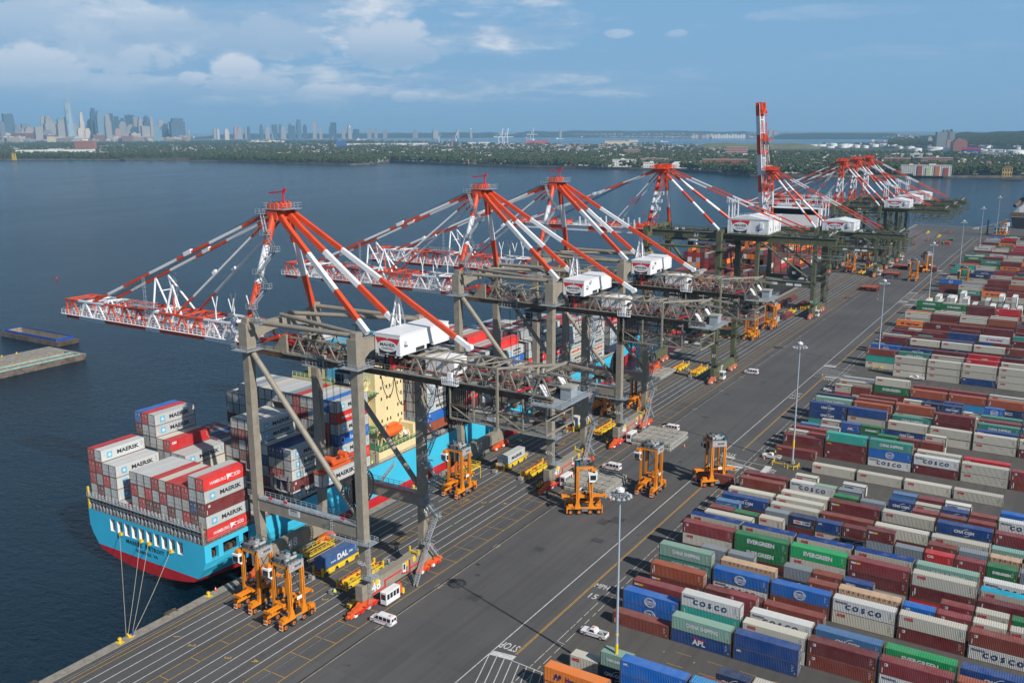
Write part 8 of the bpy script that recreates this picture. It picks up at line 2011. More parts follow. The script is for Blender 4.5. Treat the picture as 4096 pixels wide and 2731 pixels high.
# masses of trees and houses behind: instanced stuff
def gn_scatter(name,pts,protos,label,cat):
    """pts: (x,y,z,scale,rot); one object that places the prototypes on its points"""
    me=D.meshes.new(name);me.from_pydata([p[:3]for p in pts],[],[])
    at=me.attributes.new('sc','FLOAT','POINT');at.data.foreach_set('value',[p[3]for p in pts]);at=me.attributes.new('rz','FLOAT','POINT');at.data.foreach_set('value',[p[4]for p in pts]);at=me.attributes.new('pk','INT','POINT');at.data.foreach_set('value',[p[5]for p in pts])
    o=link(name,me);ng=D.node_groups.new(name,'GeometryNodeTree');ng.interface.new_socket('Geometry',in_out='INPUT',socket_type='NodeSocketGeometry');ng.interface.new_socket('Geometry',in_out='OUTPUT',socket_type='NodeSocketGeometry')
    N,Lk=ng.nodes,ng.links;gi=N.new('NodeGroupInput');go=N.new('NodeGroupOutput');mp=N.new('GeometryNodeMeshToPoints');Lk.new(gi.outputs[0],mp.inputs[0])
    g2i=N.new('GeometryNodeGeometryToInstance')
    for pr in protos:
        oi=N.new('GeometryNodeObjectInfo');oi.inputs['Object'].default_value=pr;oi.inputs['As Instance'].default_value=True;Lk.new(oi.outputs['Geometry'],g2i.inputs[0])
    ip=N.new('GeometryNodeInstanceOnPoints');Lk.new(mp.outputs[0],ip.inputs['Points'])
    ji=N.new('GeometryNodeJoinGeometry')
    for nd in list(N):
        if nd.bl_idname=='GeometryNodeObjectInfo':Lk.new(nd.outputs['Geometry'],ji.inputs[0])
    N.remove(g2i);Lk.new(ji.outputs[0],ip.inputs['Instance']);ip.inputs['Pick Instance'].default_value=True
    def attr(nm,ty):k=N.new('GeometryNodeInputNamedAttribute');k.data_type=ty;k.inputs['Name'].default_value=nm;return k.outputs['Attribute']
    Lk.new(attr('pk','INT'),ip.inputs['Instance Index']);Lk.new(attr('sc','FLOAT'),ip.inputs['Scale'])
    cx=N.new('ShaderNodeCombineXYZ');Lk.new(attr('rz','FLOAT'),cx.inputs[2]);Lk.new(cx.outputs[0],ip.inputs['Rotation']);Lk.new(ip.outputs[0],go.inputs[0])
    md=o.modifiers.new('scatter','NODES');md.node_group=ng;return tag(o,label,cat,None,'stuff')
tree_protos=[D.objects.new('tree_form',m_)for m_ in CR_ME]
tp=[]
for i in range(26000):
    a=rt.uniform(AZ0,AZ1);u=uof(a);ds,db=lerp_t(SB,a),min(lerp_t(BB,a),9000);d=ds+15+(db-ds-25)*rt.random()**1.5;x,y=pt(a,d)
    if not free(x,y):continue
    nz=mnoise.noise(Vector((x*.0035,y*.0035,0)));
    if u>1450 and nz<-.12 and rt.random()<.75:continue
    if u<=1450 and d>ds+700 and nz<-.12 and rt.random()<.8:continue
    if(d-ds)>.45*(db-ds)and u>1500 and rt.random()<.6:continue
    if 480<u<760 and d<ds+220:continue
    if 2780<u<3290 and d>4700:continue
    if u>2980 and 3900<d<5700:continue
    tp.append((x,y,1.0,rt.uniform(.95,1.8),rt.uniform(0,6.3),rt.randrange(6)))
gn_scatter('far_woodland',tp,tree_protos,'mass of trees filling the far shore between the houses','woodland')
tp=[]
for i in range(5200):
    a=rt.uniform(azu(3560),azu(4450));d=rt.uniform(5000,7600);x,y=pt(a,d);tp.append((x,y,18+30*min(1,max(0,(uof(a)-3560)/420))*min(1,(d-5000)/1000),rt.uniform(.9,1.7),rt.uniform(0,6),rt.randrange(6)))
gn_scatter('hill_woodland',tp,tree_protos,'trees covering the hill at the right of the horizon','woodland')
# ---- houses
def wmat(name,c):return mat(name,c,.8,var=.08,scale=.3)
HW_=[wmat('house_white',(.47,.46,.44,1)),wmat('house_cream',(.50,.43,.32,1)),wmat('house_brick',(.22,.09,.06,1)),wmat('house_grey',(.34,.35,.36,1)),wmat('house_tan',(.36,.27,.19,1))]
HR_=[wmat('roof_grey',(.17,.17,.175,1)),wmat('roof_brown',(.13,.095,.075,1)),wmat('roof_pale',(.40,.40,.39,1))]
def house_mesh(k):
    mb=MB();rn_=random.Random(k*7+1);w,l,h=rn_.uniform(7,9),rn_.uniform(10,15),rn_.uniform(5.5,8);wl_=HW_[(0,1,2,0,3,4,0,1)[k%8]];rf=HR_[k%3]
    mb.box(-w/2,-l/2,0,w/2,l/2,h,wl_)
    if k%4==3:mb.box(-w/2-.2,-l/2-.2,h,w/2+.2,l/2+.2,h+.5,HR_[2])
    else:mb.prism([(-w/2-.3,-l/2-.3,h),(w/2+.3,-l/2-.3,h),(0,-l/2-.3,h+w*.42)],(0,l+.6,0),rf);mb.prism([(-w/2,-l/2-.32,h),(w/2,-l/2-.32,h),(0,-l/2-.32,h+w*.36)],(0,.05,0),wl_)
    for z in(1.2,4.0):
        for s in(-1,1):
            for a in(-.3,.05,.32):mb.box(s*w/2-.04,l*a,z,s*w/2+.04,l*a+1.0,z+1.4,M['glass'])
            mb.box(-w*.3,s*l/2-.04,z,-w*.3+1.0,s*l/2+.04,z+1.4,M['glass']);mb.box(w*.12,s*l/2-.04,z,w*.12+1.0,s*l/2+.04,z+1.4,M['glass'])
    mb.box(w*.2,l*.1,h,w*.2+.7,l*.1+.7,h+w*.42+.8,M['glass']if False else HW_[2]);return mb.mesh('house')
HM=[house_mesh(k)for k in range(8)]
HWORD=['white','cream','brick','white','grey','tan','white','cream'];HROOF=['grey gabled roof','brown gabled roof','pale gabled roof','flat pale roof','brown gabled roof','pale gabled roof','grey gabled roof','flat pale roof']
hp=[]
for i in range(11000):
    a=rt.uniform(AZ0,AZ1);u=uof(a);ds,db=lerp_t(SB,a),min(lerp_t(BB,a),7500);d=ds+45+(db-ds-60)*rt.random()**1.6;x,y=pt(a,d)
    if not free(x,y):continue
    if u<1450 and(d<ds+650 or rt.random()<.45):continue
    if 2780<u<3290 and d>4700:continue
    if u>2980 and 3850<d<5800:continue
    gx,gy=round(x/17)*17+rt.uniform(-2,2),round(y/34)*34+rt.uniform(-3,3);hp.append((d,gx,gy,u))
hp.sort();seen=set();hs_=[]
for d,x,y,u in hp:
    k=(round(x/13),round(y/17))
    if k in seen:continue
    seen.add(k);hs_.append((x,y,rt.randrange(8),u))
for(x,y,k,u)in hs_[:295]:
    o=link('house',HM[k],None,(x,y,1.0),(0,0,R(32)+(PI/2 if rt.random()<.5 else 0)));tag(o,'%s house with %s near the far waterfront'%(HWORD[k],HROOF[k]),'house','houses near the far waterfront: %s, %s'%(HWORD[k],HROOF[k]))
house_protos=[D.objects.new('house_form',m_)for m_ in HM]
gn_scatter('far_town_houses',[(x,y,1.0,rt.uniform(.85,1.35),R(32)+rt.choice((0,PI/2)),k)for x,y,k,u in hs_[295:5500]],house_protos,'rows of small houses across the far shore','houses')
print('trees',len(single_trees),'houses',len(hs_))
# ---- distant city blocks beyond the bay
def block_mesh(k):
    mb=MB();rn_=random.Random(k);w,l,h=rn_.uniform(25,60),rn_.uniform(20,45),rn_.uniform(9,34);mb.box(-w/2,-l/2,0,w/2,l/2,h,(HW_+[HW_[2],HW_[4]])[k%7])
    for z in range(2,int(h)-2,4):mb.box(-w/2-.15,-l/2-.15,z,w/2+.15,l/2+.15,z+1.4,wmat('window_band',(.09,.10,.11,1)))
    mb.box(-w*.2,-l*.2,h,w*.1,l*.15,h+4,HW_[3]);return mb.mesh('block')
BMs=[block_mesh(k)for k in range(7)];bprotos=[D.objects.new('block_form',m_)for m_ in BMs]
bp=[]
for i in range(5200):
    a=rt.uniform(AZ0,AZ1);u=uof(a);d0=lerp_t(FBR,a);d=(9000+4500*rt.random())if u<745 else(d0+30+3200*rt.random()**1.8);x,y=pt(a,d)
    z=1.5
    if u>3560:d=rt.uniform(5200,7800);x,y=pt(a,d);z=40*min(1,(d-5000)/1500);
    if u>3560 and rt.random()<.75:continue
    if 1990<u<3560 and d>13200:z=30
    bp.append((x,y,z,rt.uniform(.5,1.0)*(rt.uniform(1.2,3.2)if u<745 else(.62 if u<3560 else .5)),rt.uniform(0,3),rt.randrange(7)))
gn_scatter('distant_city_blocks',bp,bprotos,'low city blocks along the distant shores of the bay','city blocks')
# ---- towers
TW=[(-8119,4657,43,185,'g'),(-8406,4894,103,261,'wave'),(-8198,4836,54,154,'g'),(-8414,5022,40,129,'w'),(-8422,5059,80,170,'g'),(-7836,4729,85,140,'w'),(-7744,4758,63,139,'w'),(-8561,5317,36,248,'w'),(-7949,4988,85,234,'dome'),(-7934,4955,87,112,'g'),(-8672,5497,92,187,'w'),(-8107,5210,86,231,'domegreen'),(-8451,5486,28,234,'b'),(-8012,5237,76,387,'wtc'),(-8069,5282,102,208,'domew'),(-8206,5428,27,163,'w'),(-7703,5125,48,129,'c'),(-8173,5467,41,277,'c'),(-8366,5681,66,235,'spire'),(-8039,5427,50,127,'c'),(-8218,5628,65,317,'b'),(-8134,5603,51,225,'b'),(-7520,5208,62,278,'bl'),(-8201,5688,65,205,'b'),(-8049,5556,51,127,'p'),(-7724,5413,54,230,'b'),(-7449,5241,52,252,'w'),(-8263,5824,79,207,'w'),(-7866,5569,39,263,'b'),(-8081,5776,64,240,'b'),(-8204,5933,64,226,'b'),(-8042,5820,68,191,'w'),(-8204,6019,94,257,'b'),(-7692,5649,73,160,'w'),(-8052,5982,49,239,'w'),(-7690,5752,47,222,'w'),(-8161,6106,99,193,'w'),(-8070,6113,66,261,'pyr'),(-7334,5531,75,144,'w'),(-7335,5607,30,228,'w'),(-7390,5694,94,152,'bl'),(-8069,6284,53,208,'w'),(-7548,5920,62,167,'b'),(-7700,6095,43,183,'bl'),(-7353,5903,142,216,'b2'),(-7685,5882,79,140,'w'),(-7665,5668,77,139,'b'),(-7720,5522,59,123,'p'),(-8015,5592,35,148,'w'),(-8350,5081,63,122,'p'),(-8743,5173,66,144,'p'),(-8213,5509,40,121,'c'),(-8025,6269,66,149,'g'),(-9191,7552,29,122,'w'),(-9124,7882,39,139,'w'),(-8809,7659,28,126,'c'),(-8289,7327,54,124,'c'),(-8845,7961,42,149,'p'),(-8905,8080,64,144,'w'),(-8797,8092,39,138,'w'),(-8485,7836,34,148,'b'),(-8509,8064,44,171,'b'),(-8028,7695,54,143,'w'),(-8503,8274,65,172,'b'),(-8235,8105,32,173,'b'),(-7966,7884,64,151,'w'),(-7723,7752,53,174,'b'),(-8362,8454,44,159,'b'),(-8432,8614,57,232,'b2'),(-7628,7887,48,164,'b'),(-8138,8582,50,212,'w'),(-7763,8291,37,142,'w'),(-7461,8147,63,157,'b'),(-7560,8289,69,190,'b'),(-7854,8790,48,143,'w'),(-7886,8929,27,168,'b'),(-7682,8425,65,190,'b'),(-7900,8842,44,143,'w'),(-7544,8549,52,169,'spire'),(-7839,9007,72,114,'b'),(-7515,8876,51,122,'w'),(-7736,9265,43,133,'w'),(-7698,9400,49,111,'w'),(-6738,9651,29,116,'w'),(-6826,10069,32,131,'spire'),(-5574,10190,28,108,'w'),(-6764,9210,74,103,'w'),(-7212,9397,58,104,'w'),(-3759,12837,52,100,'p'),(-3695,12856,52,91,'p'),(-507,4558,83,91,'slab'),(-639,5045,22,56,'w'),(-461,4362,29,49,'p'),(-414,4267,60,52,'br')]
def tmat(name,c,sc=.24):
    """facade with floor bands and window columns, as print on real box faces too far to tell panes apart"""
    m,n,l=node_mat(name);b=n['Principled BSDF'];b.inputs['Roughness'].default_value=.4;tc=n.new("ShaderNodeTexCoord");br=n.new("ShaderNodeTexBrick")
    sp=n.new("ShaderNodeSeparateXYZ");l.new(tc.outputs['Object'],sp.inputs[0]);cb_=n.new("ShaderNodeCombineXYZ");ad=nmath(n,l,'ADD',sp.outputs[0],sp.outputs[1]);l.new(ad,cb_.inputs[0]);l.new(sp.outputs[2],cb_.inputs[1])
    l.new(cb_.outputs[0],br.inputs[0]);br.inputs['Scale'].default_value=1;br.inputs['Brick Width'].default_value=7.0;br.inputs['Row Height'].default_value=9.0;br.inputs['Mortar Size'].default_value=2.6;br.inputs['Mortar Smooth'].default_value=.3;br.offset=0
    br.inputs['Color1'].default_value=tuple(v*.55 for v in c[:3])+(1,);br.inputs['Color2'].default_value=tuple(v*.7 for v in c[:3])+(1,);br.inputs['Mortar'].default_value=c;l.new(br.outputs[0],b.inputs['Base Color']);return m
TM=dict(b=tmat('tower_dark_glass',(.045,.09,.13,1)),b2=tmat('tower_blue_slab',(.07,.12,.17,1)),bl=tmat('tower_sky_glass',(.16,.27,.34,1)),w=tmat('tower_stone',(.30,.29,.27,1)),g=tmat('tower_grey',(.17,.19,.21,1)),p=tmat('tower_pink_stone',(.36,.23,.20,1)),c=tmat('tower_cream',(.55,.48,.40,1)),br=tmat('tower_brick',(.24,.09,.07,1)))
WHERE=[]
mtowers=sorted([t_ for t_ in TW],key=lambda t_:math.atan2(t_[0]-C0.x,t_[1]-C0.y))
kinds=dict(b='dark glass',b2='broad blue slab',bl='pale blue glass',w='grey stone',g='grey',p='pink stone',c='cream',br='brick',wave='curved glass',dome='pale round',domegreen='green domed',domew='stepped domed',wtc='tallest tapering glass',spire='slender stone spired',pyr='dark pyramid topped',slab='wide dark brick')
cnt={};tot={}
for t_ in mtowers:q=polar(t_[0],t_[1]);grp='left skyline' if(q[1]<azu(760))else('middle skyline' if q[1]<azu(2300)else 'right horizon');tot[(t_[4],grp)]=tot.get((t_[4],grp),0)+1
for(x,y,w,ht,st)in mtowers:
    q=polar(x,y);grp='left skyline' if(q[1]<azu(760))else('middle skyline' if q[1]<azu(2300)else 'right horizon');k=cnt[(st,grp)]=cnt.get((st,grp),0)+1
    size='tall' if ht>190 else('mid-height' if ht>125 else 'low');lab='%s %s tower in the %s%s'%(size,kinds[st],grp,'' if tot[(st,grp)]==1 else ', %s of its kind from the left'%ordw(k))
    if st=='wtc':lab='tallest tapering glass tower with mast on the left skyline'
    f_=-q[1]+R((k*37)%40-20);t=empty('tower' if st!='slab' else 'apartment_slab',(x,y,1),lab,'tower','towers of the '+grp,f_);hw=w/2*.92;dp=max(12,hw*(.8 if w<90 else .5));mt=TM.get(st,TM['b']);mb=MB()
    if st=='wtc':
        s_=30;rz=21;v=[(-s_,-s_,0),(s_,-s_,0),(s_,s_,0),(-s_,s_,0)];r_=s_*1.0;tz=ht;tv=[(0,-r_,tz),(r_,0,tz),(0,r_,tz),(-r_,0,tz)]
        wm=tmat('tower_bright_glass',(.30,.40,.46,1));mb.add(v+tv,[(0,1,4),(1,5,4),(1,2,5),(2,6,5),(2,3,6),(3,7,6),(3,0,7),(0,4,7),(4,5,6,7)],wm);mb.build('shaft',t);mb=MB();mb.tube((0,0,tz),(0,0,tz+8),14,M['grey'],12);mb.tube((0,0,tz),(0,0,tz+125),2.6,M['grey'],6,.8);mb.build('mast',t);continue
    if st in('spire','pyr','domegreen','domew','dome'):
        mt=TM['w']if st!='pyr' else TM['b'];body=ht*(.80 if st in('spire',)else .90);mb.box(-hw,-dp,0,hw,dp,body*.8,mt);mb.box(-hw*.72,-dp*.72,body*.8,hw*.72,dp*.72,body,mt);mb.build('shaft',t);mb=MB();cm=wmat('copper_roof',(.10,.26,.22,1))if st=='domegreen' else mt
        if st in('spire','pyr'):mb.tube((0,0,body),(0,0,ht),hw*.8,cm,4,.4)
        elif st=='dome':mb.tube((0,0,body),(0,0,ht),hw*.72,cm,14,hw*.68)
        else:mb.tube((0,0,body),(0,0,body+(ht-body)*.6),hw*.7,cm,10,hw*.5);mb.tube((0,0,body+(ht-body)*.6),(0,0,ht),hw*.5,cm,10,hw*.08)
        mb.build('roof',t);continue
    if st=='wave':
        mt=TM['b2'];n_=10;mb.prism([(-hw,-dp,0),(hw,-dp,0),(hw*.95,-dp,ht*.5),(hw*.75,-dp,ht*.95),(hw*.5,-dp,ht),(-hw,-dp,ht*.985),(-hw,-dp,ht*.4)],(0,2*dp,0),mt);mb.build('shaft',t);mb=MB();mb.box(-hw,-dp,ht*.985,hw*.3,dp,ht*1.0,M['grey']);mb.build('roof',t);continue
    if st=='slab':
        for a,b_,hh in((-1,-.35,.9),(-.35,.25,.93),(.25,1,.92),(.15,.4,1.0)):mb.box(hw*a,-14,0,hw*b_,14,ht*hh,TM['g'])
        mb.build('wall',t);mb=MB();mb.box(hw*.55,-4,ht*.92,hw*.75,4,ht*1.03,M['dark']);mb.box(-hw*.3,-4,ht*.93,-hw*.15,4,ht,M['dark']);mb.build('roof_tank',t);continue
    stp=k%3
    if stp==0:mb.box(-hw,-dp,0,hw,dp,ht,mt)
    elif stp==1:mb.box(-hw,-dp,0,hw,dp,ht*.86,mt);mb.box(-hw*.7,-dp*.8,ht*.86,hw*.8,dp*.8,ht,mt)
    else:mb.box(-hw,-dp,0,hw,dp,ht*.72,mt);mb.box(-hw*.86,-dp*.86,ht*.72,hw*.7,dp*.8,ht*.9,mt);mb.box(-hw*.5,-dp*.6,ht*.9,hw*.5,dp*.6,ht,mt)
    mb.build('shaft',t);mb=MB();mb.box(-hw*.3,-dp*.3,ht,hw*.25,dp*.3,ht+5,M['midgrey']);mb.build('plant_room',t)
# ---- named buildings on the near far shore
def bld(key,name,lab,wallc,floors,depth,cat='building',roofc=None,extra=None,rot=0.0,dcx=0):
    x,y,w,h,d=LMK[key];q=polar(x,y);t=empty(name,(x,y,1),lab,cat,None,-q[1]+R(rot));mb=MB();mb.box(-w/2,0,0,w/2,depth,h,wallc);mb.build('wall',t)
    mb=MB();mb.box(-w/2-.3,-.3,h,w/2+.3,depth+.3,h+.7,roofc or HR_[2]);mb.box(-w*.1,depth*.3,h+.7,w*.08,depth*.6,h+3,wallc);mb.build('roof',t)
    mb=MB();fh=h/floors;nw=max(4,int(w/4.2))
    for f in range(floors):
        for i in range(nw):a=-w/2+w*(i+.28)/nw;mb.box(a,-.08,f*fh+fh*.3,a+w/nw*.45,0,f*fh+fh*.78,M['glass'])
        for i in range(max(2,int(depth/4.2))):b_=depth*(i+.3)/max(2,int(depth/4.2));mb.box(w/2,b_,f*fh+fh*.3,w/2+.08,b_+1.8,f*fh+fh*.78,M['glass'])
    o=mb.build('window',t);tag(o,kind='stuff');return t,w,h
BR=wmat('brown_brick',(.26,.11,.075,1));CB=wmat('cream_render',(.60,.50,.33,1));WB=wmat('white_render',(.66,.65,.62,1));PB_=wmat('pink_brick',(.36,.20,.17,1));RB=wmat('red_brick',(.30,.075,.055,1))
t,w,h=bld('brown_block','apartment_block','tall brown brick apartment block on the far left shore',BR,14,22);mb=MB();mb.box(0,22,0,w*.62,60,h*.96,BR);mb.box(-w*.1,10,h,w*.2,18,h+9,CB);mb.build('rear_wing',t)
bld('cream_block','apartment_block','narrow cream apartment block left of the brown block',CB,12,30);bld('pink_slab','apartment_block','long pink and white apartment slabs at the far left',PB_,8,20)
bld('white_row','terrace','very long white terraced building behind the far left trees',WB,4,16);bld('pinkbldg','building','low pink building right of the long white terrace',PB_,3,18);bld('blue_frame','building','block wrapped in deep blue sheeting on the far shore',wmat('blue_wrap',(.03,.10,.34,1)),5,24)
bld('flats1','apartment_block','white balconied apartments on the waterfront left of the third crane head',WB,4,18);bld('sch1','school','brown school with overhanging roof behind the waterfront houses',wmat('school_brown',(.24,.16,.11,1)),4,30);bld('whlow','building','low cream waterfront building left of crane 37 head',WB,2,20);bld('brick_row','school','long brick school block behind crane 37 head',PB_,4,16);bld('brick_long','school','long red brick school left of the raised boom',RB,4,24);bld('church','church','brick church with two towers left of the raised boom',PB_,4,30)
x,y,w,h,d=LMK['dome_white'];t=empty('field_house',(x,y,1),'white barrel roofed field house on the shore right of crane 37 head','building',None,-polar(x,y)[1]);mb=MB();mb.box(-w/2,0,0,w/2,30,h*.6,WB);mb.build('wall',t);mb=MB();mb.prism([(-w/2,-.3,h*.6),(w/2,-.3,h*.6),(w*.35,-.3,h),(-w*.35,-.3,h)],(0,30.6,0),WH);mb.build('roof',t)
t,w,h=bld('water_multi','apartment_block','waterfront apartments in alternating white, green and orange bays',WB,5,20);mb=MB();cs=[RB,wmat('pale_green_bay',(.45,.50,.28,1)),wmat('orange_bay',(.45,.16,.06,1)),RB]
for i in range(4):mb.box(-w/2+w*(.10+.23*i),-1.2,0,-w/2+w*(.23+.23*i),-.1,h*(.95 if i%2==0 else .8),cs[i])
mb.build('coloured_bay',t)
bld('water_white','apartment_block','plain cream four-storey block left of the multicoloured apartments',WB,5,20,rot=-3);t,w,h=bld('redbrick_big','warehouse_block','large red brick block with floor bands behind the multicoloured apartments',RB,5,36);mb=MB()
for f in range(5):mb.box(-w*.3,-.6,h*f/5+.4,w/2,-.1,h*f/5+1.6,wmat('pale_band',(.5,.36,.33,1)))
mb.box(-w/2-1,-2,0,-w*.3,0,h*1.02,M['dark']);mb.build('floor_band',t)
t,w,h=bld('red_blue','retail_building','red and blue retail building among the white tanks',wmat('retail_blue',(.02,.09,.40,1)),2,30);mb=MB();mb.box(-w/2,-.5,h*.75,w/2,-.15,h+2,wmat('retail_red',(.50,.02,.04,1)));mb.build('sign_band',t)
bld('grey_long','apartment_block','long grey and white building right of the red and blue one',wmat('grey_face',(.33,.36,.42,1)),3,24);bld('yellowb','building','yellow building in front of the long grey one',wmat('yellow_render',(.55,.40,.14,1)),3,16);bld('green_white','building','white building with green windows left of the red and blue one',WB,3,16);bld('wlong','warehouse','long white flat roofed warehouse behind the far crane heads',WB,2,60);bld('redbldg','building','low red brick building left of the large red brick block',RB,3,30)
t,w,h=bld('cream_arch','pump_house','ochre building with arched roof at the right edge of the shore',wmat('ochre',(.50,.34,.10,1)),2,20);mb=MB();mb.prism([(-w/2,-.4,h),(w/2,-.4,h),(w*.4,-.4,h+2.6),(0,-.4,h+4),(-w*.4,-.4,h+2.6)],(0,20,0),wmat('rust_roof',(.30,.14,.07,1)));mb.build('arched_roof',t)
x,y,w,h,d=LMK['pier'];t=empty('pier',(x,y,WZ),'dark timber pier at the right end of the far shore','pier',None,-polar(x,y)[1]);mb=MB();mb.box(-w/2,-6,3,w/2,14,4.2,M['timber']);mb.build('deck',t);mb=MB()
for i in range(14):mb.box(-w/2+i*w/14,-6,-3,-w/2+i*w/14+.5,-5.4,3,M['timber'])
tag(mb.build('pile',t),kind='stuff')
t=empty('cathedral_block',(LMK['whitepink'][0],LMK['whitepink'][1],1),'long white and pink harbour building in front of the statue','building',None,-polar(LMK['whitepink'][0],LMK['whitepink'][1])[1]);mb=MB()
for i in range(9):mb.box(-150+i*34,0,0,-120+i*34,30,14+(i*7)%9,CB if i%2 else WB)
for i in range(3):mb.tube((-60+i*46,15,18),(-60+i*46,15,34),9,PB_,4,.5)
mb.build('wall',t)
t=empty('statue',(-6231,6025,1),'tiny green statue on its pedestal in the bay','statue');mb=MB();mb.tube((0,0,0),(0,0,47),17,M['concrete'],4,8);mb.build('pedestal',t);mb=MB();gm_=wmat('verdigris',(.18,.34,.30,1));mb.tube((0,0,47),(0,0,75),6.5,gm_,8,3.6);mb.tube((0,0,75),(0,0,82),2.6,gm_,8,2.2);mb.tube((3,0,72),(6,0,91),1.6,gm_,6);mb.build('figure',t)
# rope of far white arch crane, chimneys, tanks
t=empty('harbour_derrick',(LMK['orange_arch'][0],LMK['orange_arch'][1],0),'yellow trestle frame on the far left shore','trestle');mb=MB()
for a in(-10,0,10):mb.beam((a,0,0),(a+4,0,26),1.2,1.2,M['yellow']);mb.beam((a+8,0,0),(a+4,0,26),1.2,1.2,M['yellow'])
mb.build('frame',t)
tkm=mat('tank_white',(.68,.68,.66,1),.6,var=.04)
for i,(x,y,w,h,d)in enumerate(sorted(TK,key=lambda q:math.atan2(q[0]-C0.x,q[1]-C0.y))):
    t=empty('storage_tank',(x,y,1),'%s white storage tank, %s from the left across the tank farm'%('broad' if w>45 else 'small',ordw(i+1))if i<38 else 'white storage tank at the far right','storage tank','white storage tanks');mb=MB();mb.tube((0,0,0),(0,0,h*.88),w/2,tkm,24);mb.build('shell',t);mb=MB();mb.tube((0,0,h*.88),(0,0,h),w/2,tkm,24,w*.06 if i%3 else w*.4);mb.build('roof',t)
for i,(x,y,w,h,d)in enumerate([(-995,6411,8.4,34.6,6604),(-930,6301,8.3,34.0,6486),(-923,6434,8.5,34.5,6615),(-909,6438,8.5,31.7,6617),(-862,6324,8.3,33.9,6498)]):
    t=empty('chimney',(x,y,1),'slim white chimney, %s of five behind the tank farm'%ordw(i+1),'chimney','white chimneys behind the tanks');mb=MB();mb.tube((0,0,0),(0,0,h),w/2,WH,10,w*.42);mb.build('shaft',t)
PL=['white far port crane, left of the twin booms','white far port crane, right of the twin booms','white far port crane above the red cargo ship','low white far port crane beside the red cargo ship','small white crane left of the warehouse end','tallest white luffing crane near the middle warehouse','red and white crane beside the luffing crane','tiny red crane at the warehouse roof','tiny leaning crane right of the small white crane','small white and red crane left of the blue wrapped block','tiny crane between the luffing cranes']
for i,(x,y,w,h,d)in enumerate([(-3198,5068,98.2,109.7,6126),(-3165,5079,98.0,109.5,6118),(-4381,7472,133.9,116.1,8795),(-4423,7462,84.7,55.9,8808),(-4179,5742,34.8,63.8,7236),(-4195,5989,40.6,87.2,7447),(-4077,5773,30.0,60.3,7202),(-4465,5910,16.9,48.0,7541),(-4250,5887,14.2,33.6,7395),(-5859,6408,22.6,49.7,8817),(-4197,5903,16.5,33.6,7377)]):
    q=polar(x,y);t=empty('port_crane',(x,y,1),PL[i],'port crane','cranes of the far port',-q[1]);s=h/110.0;m_=WH if i not in(7,6)else M['signred'];mb=MB()
    if i<4:
        for a in(-12,12):
            for b_ in(-10,10):mb.beam((a*s,b_,0),(a*s,b_,52*s),3.2*s,3.2*s,m_)
        mb.beam((-45*s,0,54*s),(48*s,0,54*s),4*s,3.5*s,m_);mb.beam((-12*s,0,20*s),(12*s,0,20*s),3*s,3*s,m_);mb.build('portal',t);mb=MB()
        if i<3:mb.beam((8*s,0,54*s),(16*s,0,h),4.2*s,3.4*s,m_);mb.beam((-8*s,0,54*s),(4*s,0,80*s),2.4*s,2.4*s,m_);mb.beam((4*s,0,80*s),(-42*s,0,56*s),1.2*s,1.2*s,m_)
        else:mb.beam((-30*s,0,54*s),(10*s,0,h),3*s,3*s,m_);mb.beam((10*s,0,h),(40*s,0,54*s),2*s,2*s,m_)
        mb.build('boom',t)
    else:
        mb.tube((0,0,0),(0,0,h*.45),w*.14,m_,6,w*.08);mb.build('tower',t);mb=MB();mb.beam((-w*.2,0,h*.45),(w*.35,0,h),w*.07,w*.07,m_);mb.beam((-w*.25,0,h*.55),(w*.35,0,h),w*.03,w*.03,m_);mb.build('jib',t)
x,y,w,h,d=(-3154,5469,180.8,37.5,6447);t=empty('far_container_ship',(x,y,WZ),'far black hulled ship loaded with red containers at the white port cranes','container ship',None,-polar(x,y)[1]);mb=MB();mb.prism([(-w/2,0,0),(w/2-12,0,0),(w/2,0,16),(-w/2,0,16)],(0,30,0),HK);mb.build('hull',t);mb=MB();rs_=random.Random(4)
for i in range(13):
    for k in range(rs_.randint(3,6)):mb.box(-w/2+6+i*(w-26)/13,2,16+k*3.4,-w/2+6+(i+.9)*(w-26)/13,28,19.2+k*3.4,rs_.choice((M['signred'],M['platred'],M['signred'],M['orange'])))
tag(mb.build('cargo',t),kind='stuff');mb=MB();mb.box(-w*.2,4,16,-w*.12,26,42,WH);mb.build('bridge',t)
WL=['very long white warehouse across the far port','white barrel shed right of the luffing cranes','pale office block beside the barrel shed','cream terminal building on the far right pier','low cream shed in front of the terminal building','cream tower block at the far pier end','wide sand coloured yard building below the pier']
for i,(x,y,w,h,d)in enumerate([(-3790,4624,548.5,21.5,6114),(-3368,5136,70.4,26.0,6275),(-3450,5108,50.5,24.2,6298),(-2532,5417,146.9,29.9,6111),(-2683,5691,133.8,31.3,6422),(-3037,6768,72.6,24.9,7548),(-1999,4156,68.4,18.0,4743)]):
    t=empty('warehouse',(x,y,1),WL[i],'warehouse','warehouses of the far port',-polar(x,y)[1]);mb=MB();mb.box(-w/2,0,0,w/2,60,h*.8,WB if i<3 else CB);mb.build('wall',t);mb=MB();mb.prism([(-w/2-1,-1,h*.8),(w/2+1,-1,h*.8),(w/2+1,30,h),(-w/2-1,30,h)],(0,.5,0),HR_[2])if False else mb.box(-w/2-1,-1,h*.8,w/2+1,61,h*.8+1.2,HR_[2]);mb.build('roof',t)
FW_=['row of white apartment buildings across the bay, right one','low white buildings across the bay, left one']
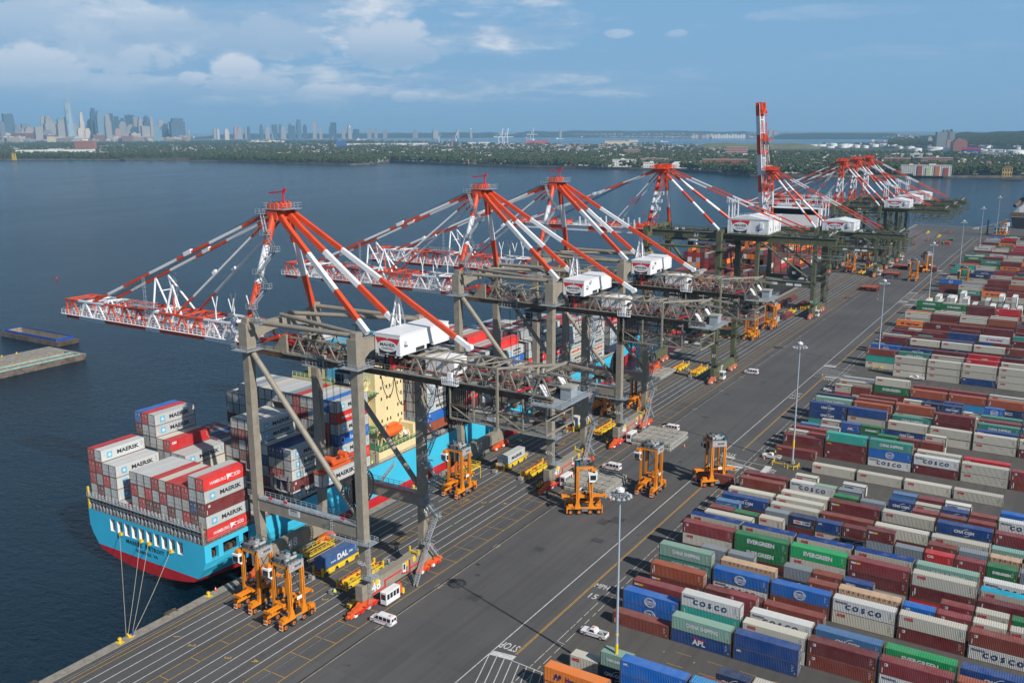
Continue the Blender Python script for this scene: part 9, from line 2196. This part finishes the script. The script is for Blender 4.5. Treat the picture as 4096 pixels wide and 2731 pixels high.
for i,(x,y,w,h,d)in enumerate([(-3338,9911,355.1,41.3,10585),(-3600,9870,271.8,41.7,10634)]):
    t=empty('apartment_row',(x,y,1),FW_[i],'apartment row',None,-polar(x,y)[1]);n_=12 if i==0 else 7
    for j in range(n_):mb=MB();mb.box(-w/2+j*w/n_,0,0,-w/2+(j+.82)*w/n_,30,h*(.9+.1*(j%3)),WB if i==0 else HW_[j%4]);mb.build('wing',t)
for i in range(60):
    a=azu(rt.choice((rt.uniform(1250,2150),rt.uniform(2150,2450))));d=min(lerp_t(BB,a)-60,7000)-rt.uniform(0,500);x,y=pt(a,d);
    if i==0:pcm=MB()
    pcm.box(x,y,1,x+rt.uniform(12,36),y+rt.uniform(10,30),1+rt.choice((3,6,9,12)),rt.choice((M['signred'],M['orange'],M['blue'],WH,M['platred'],M['signred'])))
tag(pcm.build('far_port_containers'),'coloured container stacks of the far port','containers',None,'stuff')
# small vessels in the bay
VL=['white ferry near the left skyline shore','red freighter near the left skyline shore','white ship in the middle of the upper bay','dark barge below the middle horizon','small white vessel right of the far port ship','tug and barge off the cream terminal','orange cargo ship behind the tank farm','reddish tanker behind the tank farm chimneys','small sail boat left of the raised boom','pale ship near the cream pier']
for i,(u,v_,L_,c_)in enumerate(((855,555,60,WH),(785,547,130,M['signred']),(1445,557,110,WH),(1900,551,150,M['dark']),(2240,556,90,WH),(2340,552,120,M['dark']),(3560,571,90,M['orange']),(3520,571,130,M['platred']),(2806,564,16,WH),(2660,568,70,WH))):
    d=102.2*3715/(v_-521);x,y=pt(azu(u),d);t=empty('vessel',(x,y,WZ),VL[i],'vessel','vessels in the bay',-azu(u));mb=MB();mb.prism([(-L_/2,0,0),(L_/2-L_*.08,0,0),(L_/2,0,L_*.06),(-L_/2,0,L_*.06)],(0,L_*.16,0),c_);mb.build('hull',t);mb=MB();mb.box(-L_*.4,L_*.03,L_*.06,-L_*.24,L_*.13,L_*.18,WH);mb.build('wheelhouse',t)
# ---------------------------------------------------------------- the air
hz=MB();hz.box(-36000,-5500,-30,30000,37500,620,M['white']);ho=hz.build('haze');ho.data.materials.clear();hm=D.materials.new('haze_air');hm.use_nodes=True;hn,hl=hm.node_tree.nodes,hm.node_tree.links;hn.clear();ou=hn.new('ShaderNodeOutputMaterial');pv=hn.new('ShaderNodeVolumePrincipled')
pv.inputs['Color'].default_value=(.40,.71,1.0,1);pv.inputs['Density'].default_value=6.0e-5;pv.inputs['Anisotropy'].default_value=.0;hl.new(pv.outputs[0],ou.inputs['Volume']);ho.data.materials.append(hm);tag(ho,kind='stuff');ho['label']='pale blue haze over the harbour';ho['category']='haze'
